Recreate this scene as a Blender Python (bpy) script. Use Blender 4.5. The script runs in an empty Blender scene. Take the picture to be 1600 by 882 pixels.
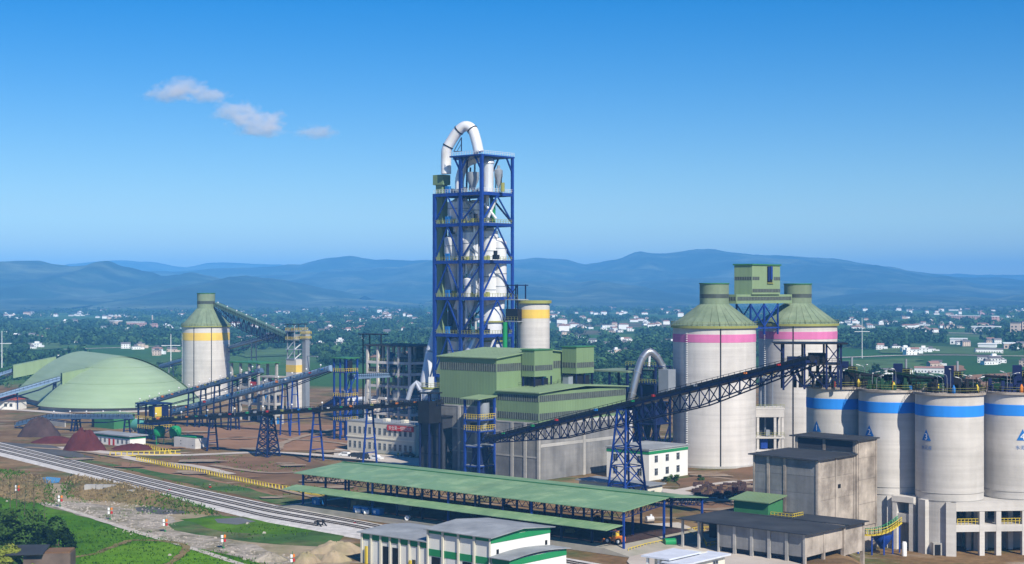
import bpy, bmesh, math, random
from mathutils import Vector as V, Matrix, noise as mnoise
from mathutils.geometry import tessellate_polygon
rad = math.radians
S = bpy.context.scene
COL = S.collection
random.seed(7)

# ------------------------------------------------------------------ camera
H, F, HZ, CX = 50.0, 2400.0, 455.0, 800.0     # camera height, focal length in photo pixels, horizon row, centre column
cam = bpy.data.cameras.new('camera'); camo = bpy.data.objects.new('camera', cam); COL.objects.link(camo)
camo.location = (0, 0, H); camo.rotation_euler = (rad(90), 0, 0)
cam.sensor_width = 36; cam.lens = 36 * F / 1600; cam.shift_y = (HZ - 441) / 1600
cam.clip_start = 1; cam.clip_end = 80000
S.camera = camo
# ------------------------------------------------------------------ world, sun, exposure
SUN_AZ, SUN_EL = rad(-63), rad(40)            # direction towards the sun, measured from +X
w = bpy.data.worlds.new('World'); S.world = w; w.use_nodes = True
nt = w.node_tree; bg = nt.nodes['Background']
sky = nt.nodes.new('ShaderNodeTexSky'); sky.sky_type = 'NISHITA'; sky.sun_disc = False
sky.sun_elevation = SUN_EL; sky.sun_rotation = rad(90) - SUN_AZ
sky.altitude = 400; sky.air_density = 1.0; sky.dust_density = 0.0; sky.ozone_density = 4.0
hs = nt.nodes.new('ShaderNodeHueSaturation'); hs.inputs['Saturation'].default_value = 1.54; hs.inputs['Value'].default_value = 1.0; hs.inputs['Hue'].default_value = 0.511
nt.links.new(sky.outputs[0], hs.inputs['Color']); nt.links.new(hs.outputs[0], bg.inputs['Color'])
bg.inputs['Strength'].default_value = 0.090
sl = bpy.data.lights.new('sun', 'SUN'); slo = bpy.data.objects.new('sun', sl); COL.objects.link(slo)
sl.energy = 5.0; sl.angle = rad(0.53); sl.color = (1.0, 0.935, 0.81)
sd = V((math.cos(SUN_EL) * math.cos(SUN_AZ), math.cos(SUN_EL) * math.sin(SUN_AZ), math.sin(SUN_EL)))
slo.rotation_euler = sd.to_track_quat('Z', 'Y').to_euler(); slo.location = (300, -200, 400)
S.view_settings.view_transform = 'Standard'; S.view_settings.look = 'None'
S.view_settings.exposure = 0.26; S.view_settings.gamma = 1.0
S.render.engine = 'CYCLES'
S.cycles.use_denoising = True; S.cycles.max_bounces = 9; S.cycles.diffuse_bounces = 2; S.cycles.glossy_bounces = 3
S.cycles.transparent_max_bounces = 12; S.cycles.volume_bounces = 8
HAZE_DENSITY, HAZE_COLOR = 1.6e-4, (0.14, 0.48, 1.0)

# ------------------------------------------------------------------ frames
U = V((0.754, -0.657, 0)).normalized(); W_ = V((-U.y, U.x, 0)); ROT = math.atan2(U.y, U.x)
def P(px, py, Y): return V(((px - CX) / F * Y, Y, H - (py - HZ) / F * Y))
def G(px, py, z=0.0):
    Y = (H - z) * F / (py - HZ); return V(((px - CX) / F * Y, Y, z))
def L2W(o, x, y, z=0.0): return V((o[0], o[1], 0)) + U * x + W_ * y + V((0, 0, z))
def sstep(t): t = max(0, min(1, t)); return t * t * (3 - 2 * t)
def gz(x, y, *_): return -4.0 * sstep((x - 62) / 9) * sstep((385 - y) / 22)

# ------------------------------------------------------------------ materials
M = {}
def mk(name, col, rough=.8, metal=0, var=.2, scale=.25, vs=0, hsr=0, stain=None, samt=.6, sscale=.05, bump=0, bscale=2, corr=0, spec=.2, orand=0, corrdir=(1, 1, 0), period=1.0):
    m = bpy.data.materials.new(name); m.use_nodes = True; n = m.node_tree; N = n.nodes; K = n.links
    b = N['Principled BSDF']; b.inputs['Roughness'].default_value = rough; b.inputs['Metallic'].default_value = metal
    b.inputs['Specular IOR Level'].default_value = spec
    geo = N.new('ShaderNodeNewGeometry')
    def nz(sc, det=5, ro=.6):
        mp = N.new('ShaderNodeMapping'); mp.inputs['Scale'].default_value = sc if isinstance(sc, tuple) else (sc,) * 3
        K.new(geo.outputs['Position'], mp.inputs['Vector'])
        t = N.new('ShaderNodeTexNoise'); t.inputs['Scale'].default_value = 1; t.inputs['Detail'].default_value = det
        t.inputs['Roughness'].default_value = ro; K.new(mp.outputs[0], t.inputs['Vector']); return t.outputs['Fac']
    def rng(x, a, b_, lo, hi):
        r = N.new('ShaderNodeMapRange'); K.new(x, r.inputs['Value'])
        for k, v in zip(('From Min', 'From Max', 'To Min', 'To Max'), (a, b_, lo, hi)): r.inputs[k].default_value = v
        return r.outputs[0]
    def mul(a, b_):
        t = N.new('ShaderNodeMath'); t.operation = 'MULTIPLY'; K.new(a, t.inputs[0]); K.new(b_, t.inputs[1]); return t.outputs[0]
    f = rng(nz(scale), .3, .7, 1 - var, 1 + var)
    if vs: f = mul(f, rng(nz((.45, .45, .035), 5), .35, .75, 1 + vs * .4, 1 - vs))
    if hsr: f = mul(f, rng(nz((.03, .03, .9), 4), .35, .75, 1 + hsr * .4, 1 - hsr))
    if orand:                                   # each sheet or panel has faded by its own amount
        oi = N.new('ShaderNodeObjectInfo'); f = mul(f, rng(oi.outputs['Random'], 0, 1, 1 - orand, 1 + orand))
    base = N.new('ShaderNodeMix'); base.data_type = 'RGBA'; base.inputs[6].default_value = (*col, 1)
    if stain:
        base.inputs[7].default_value = (*stain, 1); K.new(rng(nz(sscale, 6, .65), .46, .66, 0, samt), base.inputs[0])
    else: base.inputs[7].default_value = (*col, 1); base.inputs[0].default_value = 0
    vm = N.new('ShaderNodeVectorMath'); vm.operation = 'SCALE'; K.new(base.outputs[2], vm.inputs[0]); K.new(f, vm.inputs['Scale'])
    K.new(vm.outputs[0], b.inputs['Base Color'])
    nrm = None
    if bump:
        bp = N.new('ShaderNodeBump'); bp.inputs['Strength'].default_value = bump; bp.inputs['Distance'].default_value = .3
        K.new(nz(bscale, 6), bp.inputs['Height']); nrm = bp.outputs[0]
    if corr:
        tc = N.new('ShaderNodeTexCoord'); d = N.new('ShaderNodeVectorMath'); d.operation = 'DOT_PRODUCT'; d.inputs[1].default_value = corrdir
        K.new(tc.outputs['Object'], d.inputs[0]); s = N.new('ShaderNodeMath'); s.operation = 'MULTIPLY'; s.inputs[1].default_value = 2 * math.pi / period
        K.new(d.outputs['Value'], s.inputs[0]); q = N.new('ShaderNodeMath'); q.operation = 'SINE'; K.new(s.outputs[0], q.inputs[0])
        bp = N.new('ShaderNodeBump'); bp.inputs['Strength'].default_value = corr; bp.inputs['Distance'].default_value = .12; K.new(q.outputs[0], bp.inputs['Height'])
        if nrm: K.new(nrm, bp.inputs['Normal'])
        nrm = bp.outputs[0]
    if nrm: K.new(nrm, b.inputs['Normal'])
    M[name] = m; return m
mk('concrete', (.44, .425, .40), .85, orand=0.05, var=.14, scale=.12, vs=.12, hsr=.13, stain=(.33, .31, .28), samt=.5, bump=.12)
mk('silo_concrete', (.63, .60, .565), .85, var=.08, scale=.12, vs=.1, hsr=.14, stain=(.50, .475, .44), samt=.7, bump=.1)
mk('old_concrete', (.46, .40, .34), .9, orand=0.06, var=.25, scale=.25, vs=.25, hsr=.08, stain=(.20, .165, .135), samt=.85, sscale=.14, bump=.2)
mk('panel_concrete', (.245, .24, .235), .85, orand=0.13, var=.2, scale=.16, vs=.3, hsr=.1, stain=(.16, .165, .175), samt=.7, sscale=.1, bump=.15)
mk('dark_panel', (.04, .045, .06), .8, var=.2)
mk('white_wall', (.80, .79, .74), .8, var=.05, scale=.2, vs=.06)
mk('cream_wall', (.72, .68, .56), .8, var=.06, vs=.07)
mk('tan_wall', (.60, .56, .47), .85, var=.07, vs=.08)
mk('grey_roof', (.27, .285, .30), .75, var=.2, scale=.2, stain=(.42, .43, .44), samt=.6, sscale=.13)
mk('white_roof', (.62, .65, .72), .7, var=.1, scale=.4)
mk('black_roof', (.040, .045, .055), .85, var=.22, scale=.15, stain=(.065, .07, .078), sscale=.1)
mk('green_clad', (.185, .275, .14), .55, var=.06, scale=.1, vs=.06, corr=.1, period=1.1)
mk('pale_green', (.235, .33, .18), .6, var=.07, scale=.08, vs=.1, corr=.08, period=1.5)
mk('cone_green', (.19, .25, .16), .6, orand=0.07, var=.1, scale=.12, vs=.2, stain=(.27, .33, .22), samt=.6, sscale=.15)
mk('dark_green', (.018, .065, .032), .5, var=.2); mk('duct_grey', (.40, .44, .52), .5, metal=.1, var=.08); mk('dull_silver', (.46, .47, .49), .32, metal=.8, var=.1)
mk('dome_green', (.28, .385, .24), .55, var=.05, scale=.05, hsr=.1, stain=(.33, .43, .30), samt=.5, sscale=.04, corr=.18, corrdir=(0, 0, 1), period=2.2)
mk('canopy_green', (.175, .30, .155), .5, orand=0.07, var=.08, scale=.08, stain=(.29, .42, .22), samt=.85, sscale=.2, corr=.15, corrdir=(1, 0, 0), period=1.2)
mk('deep_green', (.05, .19, .075), .5, var=.1)
mk('trim_green', (.02, .24, .085), .55, var=.06)
mk('tank_green', (.02, .26, .09), .35, var=.1)
mk('teal_tank', (.10, .33, .27), .4, var=.1)
mk('glass_band', (.075, .09, .08), .35, var=.3, scale=.5)
mk('mullion', (.16, .19, .16), .6, var=.1)
mk('blue_steel', (.012, .045, .25), .5, orand=0.18, var=.2, scale=.4)
mk('navy_steel', (.010, .018, .075), .5, orand=0.2, var=.2, scale=.5)
mk('dark_steel', (.016, .017, .022), .55, var=.25, scale=.5)
mk('belt_blue', (.085, .14, .23), .5, orand=0.1, var=.15, scale=.4)
mk('light_belt', (.20, .30, .44), .45, var=.15, scale=.3)
mk('green_belt', (.12, .21, .18), .5, var=.1)
mk('bright_silver', (.86, .86, .86), .3, orand=0.05, metal=.2, var=.04); mk('silver', (.80, .80, .81), .3, orand=0.08, metal=.4, var=.07, scale=.3)
mk('white_metal', (.72, .74, .77), .4, metal=.1, var=.05)
mk('grey_metal', (.30, .33, .37), .5, orand=0.15, metal=.2, var=.12)
mk('yellow', (.66, .50, .05), .55, var=.1)
mk('yellow_green', (.30, .31, .09), .6, var=.12)
mk('yellow_band', (.80, .55, .11), .75, var=.06, vs=.12, hsr=.05)
mk('pink_band', (.66, .19, .40), .75, var=.06, vs=.12, hsr=.05)
mk('blue_band', (.03, .26, .80), .75, var=.05, vs=.12, hsr=.05)
mk('red', (.50, .03, .03), .6, var=.1)
mk('orange', (.72, .22, .03), .5, var=.1)
mk('white_paint', (.82, .82, .82), .5, var=.02)
mk('blue_paint', (.02, .17, .50), .5, var=.05)
mk('faded_blue', (.10, .22, .48), .7, var=.1)
mk('rubber', (.02, .02, .02), .8, var=.1)
mk('car_dark', (.03, .035, .045), .25, var=.02); mk('car_white', (.75, .75, .75), .25, var=.02)
mk('window_dark', (.025, .03, .035), .15, var=.1, spec=.6)
mk('hole', (.012, .013, .015), .9, var=.1)
mk('rail_steel', (.06, .048, .04), .45, metal=.5, var=.15)
mk('sleeper', (.23, .20, .175), .9, var=.3, scale=.5)
mk('ballast', (.60, .57, .54), 1.0, spec=.04, var=.22, scale=.6, stain=(.47, .43, .39), samt=.6, sscale=.08, bump=.5, bscale=3)
mk('platform', (.37, .34, .29), .9, var=.12, scale=.3, stain=(.22, .24, .15), samt=.5, sscale=.1)
mk('road', (.55, .49, .43), 1.0, spec=.04, var=.1, scale=.15, stain=(.43, .36, .30), sscale=.04)
mk('asphalt', (.10, .095, .09), .9, var=.2)
mk('path', (.50, .45, .39), 1.0, spec=.04, var=.3, scale=.5)
mk('grass', (.058, .155, .004), 1.0, spec=.04, var=.3, scale=.12, stain=(.12, .21, .02), samt=.7, sscale=.025, bump=.6, bscale=1.5)
mk('bright_grass', (.105, .235, .008), 1.0, spec=.04, var=.22, scale=.2, stain=(.15, .25, .02), samt=.6, sscale=.05, bump=.6, bscale=1.5)
mk('rough_grass', (.06, .125, .03), 1.0, spec=.04, var=.35, scale=.15, stain=(.19, .15, .08), samt=.7, sscale=.06, bump=.6)
mk('dry_grass', (.25, .18, .085), 1.0, spec=.04, var=.35, scale=.3, stain=(.085, .10, .035), samt=.85, sscale=.05, bump=.8)
mk('dry_blade', (.27, .20, .095), 1.0, spec=.04, var=.35, scale=.6); mk('green_blade', (.065, .15, .005), 1.0, spec=.04, var=.3, scale=.6)
mk('rubble', (.38, .33, .27), 1.0, spec=.04, var=.4, scale=.5, stain=(.15, .135, .065), samt=.9, sscale=.11, bump=1, bscale=1)
mk('sand', (.36, .285, .19), 1.0, spec=.04, var=.2, scale=.3, stain=(.20, .20, .09), samt=.6, sscale=.12, bump=.7, bscale=1)
mk('stone', (.36, .32, .28), .9, var=.25, scale=1)
mk('coal', (.075, .048, .045), 1.0, spec=.04, var=.3, scale=.3, bump=.8); mk('ore', (.10, .026, .024), 1.0, spec=.04, var=.25, scale=.3, bump=.8)  # the first also colours the painted shade under the platform roof
mk('brown_soil', (.215, .125, .072), 1.0, spec=.04, var=.25, scale=.1, stain=(.13, .10, .05), samt=.8, sscale=.03, bump=.5)
mk('red_soil', (.30, .17, .10), 1.0, spec=.04, var=.2, scale=.1, stain=(.20, .12, .07), samt=.7, sscale=.05, bump=.5)
mk('track_dirt', (.33, .25, .18), 1.0, spec=.04, var=.25, scale=.3, stain=(.22, .15, .10), samt=.6, sscale=.1); mk('wet_mud', (.16, .15, .13), .5, var=.2, scale=.2); mk('mud_wall', (.15, .11, .09), .9, var=.25, scale=.4, vs=.2)
mk('crop', (.085, .15, .05), 1.0, spec=.04, var=.4, scale=.035, stain=(.10, .15, .05), samt=.8, sscale=.02)
mk('water', (.07, .12, .18), .12, var=.1, spec=.6)
mk('leaf_dark', (.012, .027, .006), 1.0, spec=.04, var=.3, scale=.8); mk('leaf_mid', (.05, .105, .02), 1.0, spec=.04, var=.3, scale=.8)
mk('leaf_yellow', (.20, .23, .035), 1.0, spec=.04, var=.25, scale=.8); mk('bark', (.12, .09, .065), .9, var=.2)
mk('wood_far', (.026, .068, .030), 1.0, spec=.04, var=.45, scale=.02); mk('wood_far_light', (.055, .12, .042), 1.0, spec=.04, var=.35, scale=.02)
mk('house_white', (.80, .80, .80), .8, orand=0.12, var=.06, scale=.05); mk('house_tan', (.58, .46, .38), .8, orand=0.15, var=.1, scale=.05)
mk('house_pink', (.55, .34, .31), .8, var=.1, scale=.05); mk('house_roof', (.16, .15, .16), .8, orand=0.2, var=.2, scale=.05)
mk('red_roof', (.36, .08, .06), .8, var=.15); mk('brick_roof', (.33, .19, .16), .8, var=.2, scale=.05)
mk('mountain', (.018, .04, .026), .95, var=.6, scale=.007, stain=(.14, .17, .10), samt=.8, sscale=.003)
mk('person_dark', (.04, .05, .08), .8, var=.05); mk('skin', (.45, .28, .2), .6, var=.03)
mk('vest', (.75, .6, .03), .7, var=.05)

# ------------------------------------------------------------------ mesh helpers
class MB:
    def __init__(s): s.v = []; s.f = []; s.m = []; s.cur = 0
    def add(s, vs, fs):
        o = len(s.v); s.v += [tuple(p) for p in vs]
        for f in fs: s.f.append([i + o for i in f]); s.m.append(s.cur)
    def box(s, x0, y0, z0, x1, y1, z1):
        if x0 > x1: x0, x1 = x1, x0
        if y0 > y1: y0, y1 = y1, y0
        if z0 > z1: z0, z1 = z1, z0
        s.add([(x0, y0, z0), (x1, y0, z0), (x1, y1, z0), (x0, y1, z0), (x0, y0, z1), (x1, y0, z1), (x1, y1, z1), (x0, y1, z1)],
              [(0, 3, 2, 1), (4, 5, 6, 7), (0, 1, 5, 4), (1, 2, 6, 5), (2, 3, 7, 6), (3, 0, 4, 7)]); return s
    def beam(s, p, q, w, h=None):
        p, q = V(p), V(q); h = h or w; d = (q - p).normalized()
        a = V((0, 0, 1)) if abs(d.z) < .95 else V((1, 0, 0))
        x = d.cross(a).normalized(); y = x.cross(d).normalized(); x *= w / 2; y *= h / 2
        s.add([p - x - y, p + x - y, p + x + y, p - x + y, q - x - y, q + x - y, q + x + y, q - x + y],
              [(0, 3, 2, 1), (4, 5, 6, 7), (0, 1, 5, 4), (1, 2, 6, 5), (2, 3, 7, 6), (3, 0, 4, 7)]); return s
    def tube(s, pts, r, n=10, caps=True):
        pts = [V(p) for p in pts]; rs = r if isinstance(r, (list, tuple)) else [r] * len(pts)
        d = (pts[1] - pts[0]).normalized(); a = V((0, 0, 1)) if abs(d.z) < .9 else V((1, 0, 0)); x = d.cross(a).normalized()
        vs = []; fs = []
        for i, p in enumerate(pts):
            d = ((pts[i] - pts[i - 1]).normalized() if i else V((0, 0, 0))) + ((pts[i + 1] - pts[i]).normalized() if i < len(pts) - 1 else V((0, 0, 0)))
            d.normalize(); x = (x - d * x.dot(d)).normalized(); y = d.cross(x)
            for k in range(n):
                t = 2 * math.pi * k / n; vs.append(p + (x * math.cos(t) + y * math.sin(t)) * rs[i])
        for i in range(len(pts) - 1):
            for k in range(n): fs.append((i * n + k, i * n + (k + 1) % n, (i + 1) * n + (k + 1) % n, (i + 1) * n + k))
        if caps: fs.append(tuple(range(n))[::-1]); fs.append(tuple(range((len(pts) - 1) * n, len(pts) * n)))
        s.add(vs, fs); return s
    def lathe(s, prof, x=0, y=0, n=32, close=True):
        vs = []; fs = []; m = len(prof)
        for k in range(n):
            t = 2 * math.pi * k / n; c, q = math.cos(t), math.sin(t)
            for (r, z) in prof: vs.append((x + r * c, y + r * q, z))
        for k in range(n):
            k2 = (k + 1) % n
            for i in range(m - 1): fs.append((k * m + i, k2 * m + i, k2 * m + i + 1, k * m + i + 1))
        if close:
            if prof[0][0] > 1e-4: fs.append(tuple(k * m for k in range(n))[::-1])
            if prof[-1][0] > 1e-4: fs.append(tuple(k * m + m - 1 for k in range(n)))
        s.add(vs, fs); return s
    def cyl(s, x, y, z0, z1, r, r1=None, n=24): return s.lathe([(r, z0), (r if r1 is None else r1, z1)], x, y, n)
    def prism(s, poly, z0, z1):
        n = len(poly); a = [(p[0], p[1], z0) for p in poly]; b = [(p[0], p[1], z1) for p in poly]
        s.add(a + b, [tuple(range(n))[::-1], tuple(range(n, 2 * n))] + [(i, (i + 1) % n, n + (i + 1) % n, n + i) for i in range(n)]); return s
    def slab(s, pts, th):                       # a sloping plate given by its top corners
        n = len(pts); a = [tuple(p) for p in pts]; b = [(p[0], p[1], p[2] - th) for p in pts]
        s.add(a + b, [tuple(range(n)), tuple(range(n, 2 * n))[::-1]] + [(i, n + i, n + (i + 1) % n, (i + 1) % n) for i in range(n)]); return s
    def xprism(s, prof, y0, y1):                # a profile in x,z swept along y
        n = len(prof); a = [(p[0], y0, p[1]) for p in prof]; b = [(p[0], y1, p[1]) for p in prof]
        s.add(a + b, [tuple(range(n)), tuple(range(n, 2 * n))[::-1]] + [(i, n + i, n + (i + 1) % n, (i + 1) % n) for i in range(n)]); return s
    def rail(s, pts, h=1.1, step=1.6, r=.06):
        pts = [V(p) for p in pts]
        for a, b in zip(pts, pts[1:]):
            for zz in (h, h * .55): s.beam(a + V((0, 0, zz)), b + V((0, 0, zz)), r)
            k = max(1, round((b - a).length / step))
            for i in range(k + 1): q = a.lerp(b, i / k); s.beam(q, q + V((0, 0, h)), r)
        return s
    def mesh(s, name, mat, smooth=False):
        me = bpy.data.meshes.new(name); me.from_pydata(s.v, [], s.f)
        for m in (mat if isinstance(mat, (list, tuple)) else [mat]): me.materials.append(M[m])
        if any(s.m): me.polygons.foreach_set('material_index', s.m)
        bm = bmesh.new(); bm.from_mesh(me); bmesh.ops.recalc_face_normals(bm, faces=bm.faces); bm.to_mesh(me); bm.free()
        if smooth:
            me.polygons.foreach_set('use_smooth', [True] * len(me.polygons)); me.set_sharp_from_angle(angle=rad(38))
        me.update(); return me
    def build(s, name, mat, parent=None, smooth=False, kind=None, loc=None):
        return inst(name, s.mesh(name, mat, smooth), parent, loc, kind=kind)
def inst(name, me, parent=None, loc=None, rz=0, kind=None):
    o = bpy.data.objects.new(name, me); COL.objects.link(o)
    if parent: o.parent = parent
    if loc is not None: o.location = loc
    if rz: o.rotation_euler = (0, 0, rz)
    if kind: o['kind'] = kind
    return o
def tag(o, label, cat, group=None):
    o['label'] = label; o['category'] = cat
    if group: o['group'] = group
    return o
def thing(name, label, cat, loc=(0, 0, 0), rz=0, group=None):
    o = bpy.data.objects.new(name, None); COL.objects.link(o); o.location = loc; o.rotation_euler = (0, 0, rz); o.empty_display_size = 1
    return tag(o, label, cat, group)
def dup(root, loc, rz=None, label=None, group=None, scale=None):
    r = root.copy(); COL.objects.link(r); r.location = loc
    if rz is not None: r.rotation_euler = (0, 0, rz)
    if label: r['label'] = label
    if group: r['group'] = group
    if scale: r.scale = (scale,) * 3
    for ch in root.children:
        c = ch.copy(); COL.objects.link(c); c.parent = r
        for g in ch.children:
            d = g.copy(); COL.objects.link(d); d.parent = c
    return r
def B(x0, y0, z0, x1, y1, z1): return MB().box(x0, y0, z0, x1, y1, z1)
def beam_part(name, p, q, w, mat, parent, h=None): return MB().beam(p, q, w, h).build(name, mat, parent)
def bez(pts, n=6):                              # rounded polyline through a chain of points (Catmull-Rom)
    pts = [V(p) for p in pts]; q = [pts[0] * 2 - pts[1]] + pts + [pts[-1] * 2 - pts[-2]]; out = []
    for i in range(1, len(q) - 2):
        a, b, c, d = q[i - 1:i + 3]
        for k in range(n):
            t = k / n; out.append(.5 * ((2 * b) + (c - a) * t + (2 * a - 5 * b + 4 * c - d) * t * t + (3 * b - a - 3 * c + d) * t ** 3))
    out.append(pts[-1]); return out
def text_mesh(txt, size):
    cu = bpy.data.curves.new('lettering', 'FONT'); cu.body = txt; cu.size = size; cu.align_x = 'CENTER'; cu.extrude = .0
    o = bpy.data.objects.new('lettering', cu); COL.objects.link(o)
    dg = bpy.context.evaluated_depsgraph_get(); me = bpy.data.meshes.new_from_object(o.evaluated_get(dg)); bpy.data.objects.remove(o); return me
# ------------------------------------------------------------------ ground
def ground_material():
    m = bpy.data.materials.new('ground'); m.use_nodes = True; n = m.node_tree; N = n.nodes; K = n.links; b = N['Principled BSDF']
    b.inputs['Roughness'].default_value = .95; b.inputs['Specular IOR Level'].default_value = .03
    geo = N.new('ShaderNodeNewGeometry'); pos = geo.outputs['Position']
    def noise(sc, det=6, rough=.6, loc=(0, 0, 0)):
        mp = N.new('ShaderNodeMapping'); mp.inputs['Scale'].default_value = sc if isinstance(sc, tuple) else (sc,) * 3; mp.inputs['Location'].default_value = loc
        K.new(pos, mp.inputs[0]); t = N.new('ShaderNodeTexNoise'); t.inputs['Scale'].default_value = 1; t.inputs['Detail'].default_value = det; t.inputs['Roughness'].default_value = rough
        K.new(mp.outputs[0], t.inputs['Vector']); return t.outputs['Fac']
    def rng(x, a, c, lo=0, hi=1):
        r = N.new('ShaderNodeMapRange'); K.new(x, r.inputs[0])
        for i, v in enumerate((a, c, lo, hi)): r.inputs[i + 1].default_value = v
        return r.outputs[0]
    def mix(f, a, c):
        t = N.new('ShaderNodeMix'); t.data_type = 'RGBA'
        if isinstance(f, float): t.inputs[0].default_value = f
        else: K.new(f, t.inputs[0])
        for s, i in ((a, 6), (c, 7)):
            if isinstance(s, tuple): t.inputs[i].default_value = (*s, 1)
            else: K.new(s, t.inputs[i])
        return t.outputs[2]
    dirt = mix(rng(noise(.035), .42, .6), (.165, .098, .045), (.26, .17, .085))
    dirt = mix(rng(noise(.06, loc=(9, 3, 0)), .5, .66), dirt, (.10, .115, .04))
    dirt = mix(rng(noise((.05, .22, .1), loc=(4, 7, 0)), .56, .68), dirt, (.38, .31, .24))
    dirt = mix(rng(noise((.02, .09, .1), loc=(1, 17, 0)), .55, .7), dirt, (.09, .062, .042))
    # the cultivated plain: patches of crops, bare soil and stubble
    mp = N.new('ShaderNodeMapping'); mp.inputs['Scale'].default_value = (.009, .0048, 1); mp.inputs['Rotation'].default_value = (0, 0, .5); K.new(pos, mp.inputs[0])
    wv = N.new('ShaderNodeVectorMath'); wv.operation = 'ADD'; K.new(mp.outputs[0], wv.inputs[0])
    wn = N.new('ShaderNodeTexNoise'); wn.inputs['Scale'].default_value = .01; K.new(pos, wn.inputs['Vector']); K.new(wn.outputs['Color'], wv.inputs[1])
    vo = N.new('ShaderNodeTexVoronoi'); vo.voronoi_dimensions = '2D'; K.new(wv.outputs[0], vo.inputs['Vector']); vo.inputs['Scale'].default_value = 1
    sp = N.new('ShaderNodeSeparateColor'); K.new(vo.outputs['Color'], sp.inputs[0])
    cr = N.new('ShaderNodeValToRGB'); cr.color_ramp.interpolation = 'CONSTANT'; K.new(sp.outputs[0], cr.inputs[0])
    cs = [(0, (.04, .115, .025)), (.22, (.06, .145, .03)), (.4, (.035, .085, .025)), (.58, (.085, .16, .045)), (.72, (.16, .125, .08)), (.82, (.045, .125, .03)), (.93, (.12, .17, .07))]
    e = cr.color_ramp.elements
    while len(e) < len(cs): e.new(.5)
    for k, (p_, c) in enumerate(cs): e[k].position = p_; e[k].color = (*c, 1)
    fields = mix(rng(noise(.012), .35, .65, 0, .6), cr.outputs[0], (.035, .085, .028))
    sx = N.new('ShaderNodeSeparateXYZ'); K.new(pos, sx.inputs[0])
    edge = N.new('ShaderNodeMath'); edge.operation = 'MULTIPLY_ADD'; K.new(noise(.006), edge.inputs[0]); edge.inputs[1].default_value = 260; K.new(sx.outputs['Y'], edge.inputs[2])
    col = mix(rng(edge.outputs[0], 900, 950), dirt, fields)
    sc = N.new('ShaderNodeVectorMath'); sc.operation = 'SCALE'; K.new(col, sc.inputs[0]); K.new(rng(noise(.5), .3, .7, .75, 1.25), sc.inputs['Scale'])
    K.new(sc.outputs[0], b.inputs['Base Color'])
    bp = N.new('ShaderNodeBump'); bp.inputs['Strength'].default_value = .6; bp.inputs['Distance'].default_value = .4; K.new(noise(.7, 8), bp.inputs['Height']); K.new(bp.outputs[0], b.inputs['Normal'])
    M['ground'] = m
ground_material()
xs = [-11500, -9000, -5000, -2500, -1200, -600, -300, -150, -60, 0, 40, 55] + list(range(60, 76, 2)) + [90, 110, 130, 160, 220, 300, 600, 1200, 2500, 5000, 9000, 11500]
ys = [-1000, -200, 100, 200, 300, 350, 362] + list(range(364, 388, 3)) + [400, 450, 600, 900, 1500, 2500, 4000, 6000, 9000, 13600]
g = MB(); nx = len(xs)
g.add([(x, y, gz(x, y)) for y in ys for x in xs], [(j * nx + i, j * nx + i + 1, (j + 1) * nx + i + 1, (j + 1) * nx + i) for j in range(len(ys) - 1) for i in range(nx - 1)])
g.build('ground', 'ground', kind='structure')

SHEET = [0.015]
def sheet(name, pts, mat, z=None, jit=.8, step=6.0, world=False):
    """an irregular flat patch lying on the ground, a few centimetres above the one below"""
    if z is None: SHEET[0] += .008; z = SHEET[0]
    w_ = [V(p) for p in pts] if world else [G(*p) for p in pts]; out = []
    rr = random.Random(len(pts) * 31 + int(abs(w_[0].x) * 10))
    for a, b in zip(w_, w_[1:] + w_[:1]):
        k = max(1, int((b - a).length / step)); nrm = V((-(b - a).y, (b - a).x, 0)).normalized() if (b - a).length > 0 else V()
        for i in range(k): out.append(a.lerp(b, i / k) + nrm * (rr.uniform(-jit, jit) if i else 0))
    for p in out: p.z = z + gz(p.x, p.y)
    m = MB(); m.add(out, [tuple(t) for t in tessellate_polygon([out])]); return m.build(name, mat, kind='structure')
def ribbon(name, pts, wid, mat, z=None, world=False, jit=0, th=0):
    if z is None: SHEET[0] += .008; z = SHEET[0]
    w_ = [V(p) for p in pts] if world else [G(*p) for p in pts]; w_ = bez(w_, 8); vs = []; rr = random.Random(5)
    for i, p in enumerate(w_):
        d = w_[min(i + 1, len(w_) - 1)] - w_[max(i - 1, 0)]; nrm = V((-d.y, d.x, 0)).normalized() * wid / 2
        a, b = p + nrm * (1 + rr.uniform(-jit, jit)), p - nrm * (1 + rr.uniform(-jit, jit)); vs += [(a.x, a.y, z + gz(a.x, a.y)), (b.x, b.y, z + gz(b.x, b.y))]
    n = len(w_); m = MB(); m.add(vs, [(2 * i, 2 * i + 1, 2 * i + 3, 2 * i + 2) for i in range(n - 1)]); return m.build(name, mat, kind='structure')
T1 = [(-60, 682), (0, 694), (150, 730), (268, 758), (420, 790), (632, 829), (850, 868), (1100, 912), (1500, 985)]
Bt = [(-60, 697), (0, 711), (150, 748), (293, 785), (420, 816), (563, 841), (700, 876), (900, 922), (1200, 1010)]
def yat(line, x):
    for (a, b), (c, d) in zip(line, line[1:]):
        if a <= x <= c: return b + (d - b) * (x - a) / (c - a)
    return line[-1][1]
def yat_(x, b=0): return yat(Bt if b else T1, x)
sheet('brown_field', [(270, 712), (470, 716), (560, 740), (560, 770), (420, 762), (300, 735), (262, 722)], 'brown_soil')
sheet('brown_field', [(280, 668), (420, 664), (545, 664), (545, 702), (420, 705), (300, 700)], 'red_soil')
sheet('bare_strip', [(190, 722), (290, 738), (420, 770), (470, 788), (420, 786), (300, 752), (190, 728)], 'red_soil')
sheet('grass_verge', [(100, 712), (200, 730), (330, 752), (470, 782), (520, 800), (430, 788), (300, 757), (170, 728), (100, 718)], 'rough_grass')
sheet('bare_strip', [(0, 745), (120, 760), (300, 800), (520, 846), (565, 900), (330, 900), (100, 800), (0, 790)], 'sand')
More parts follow.
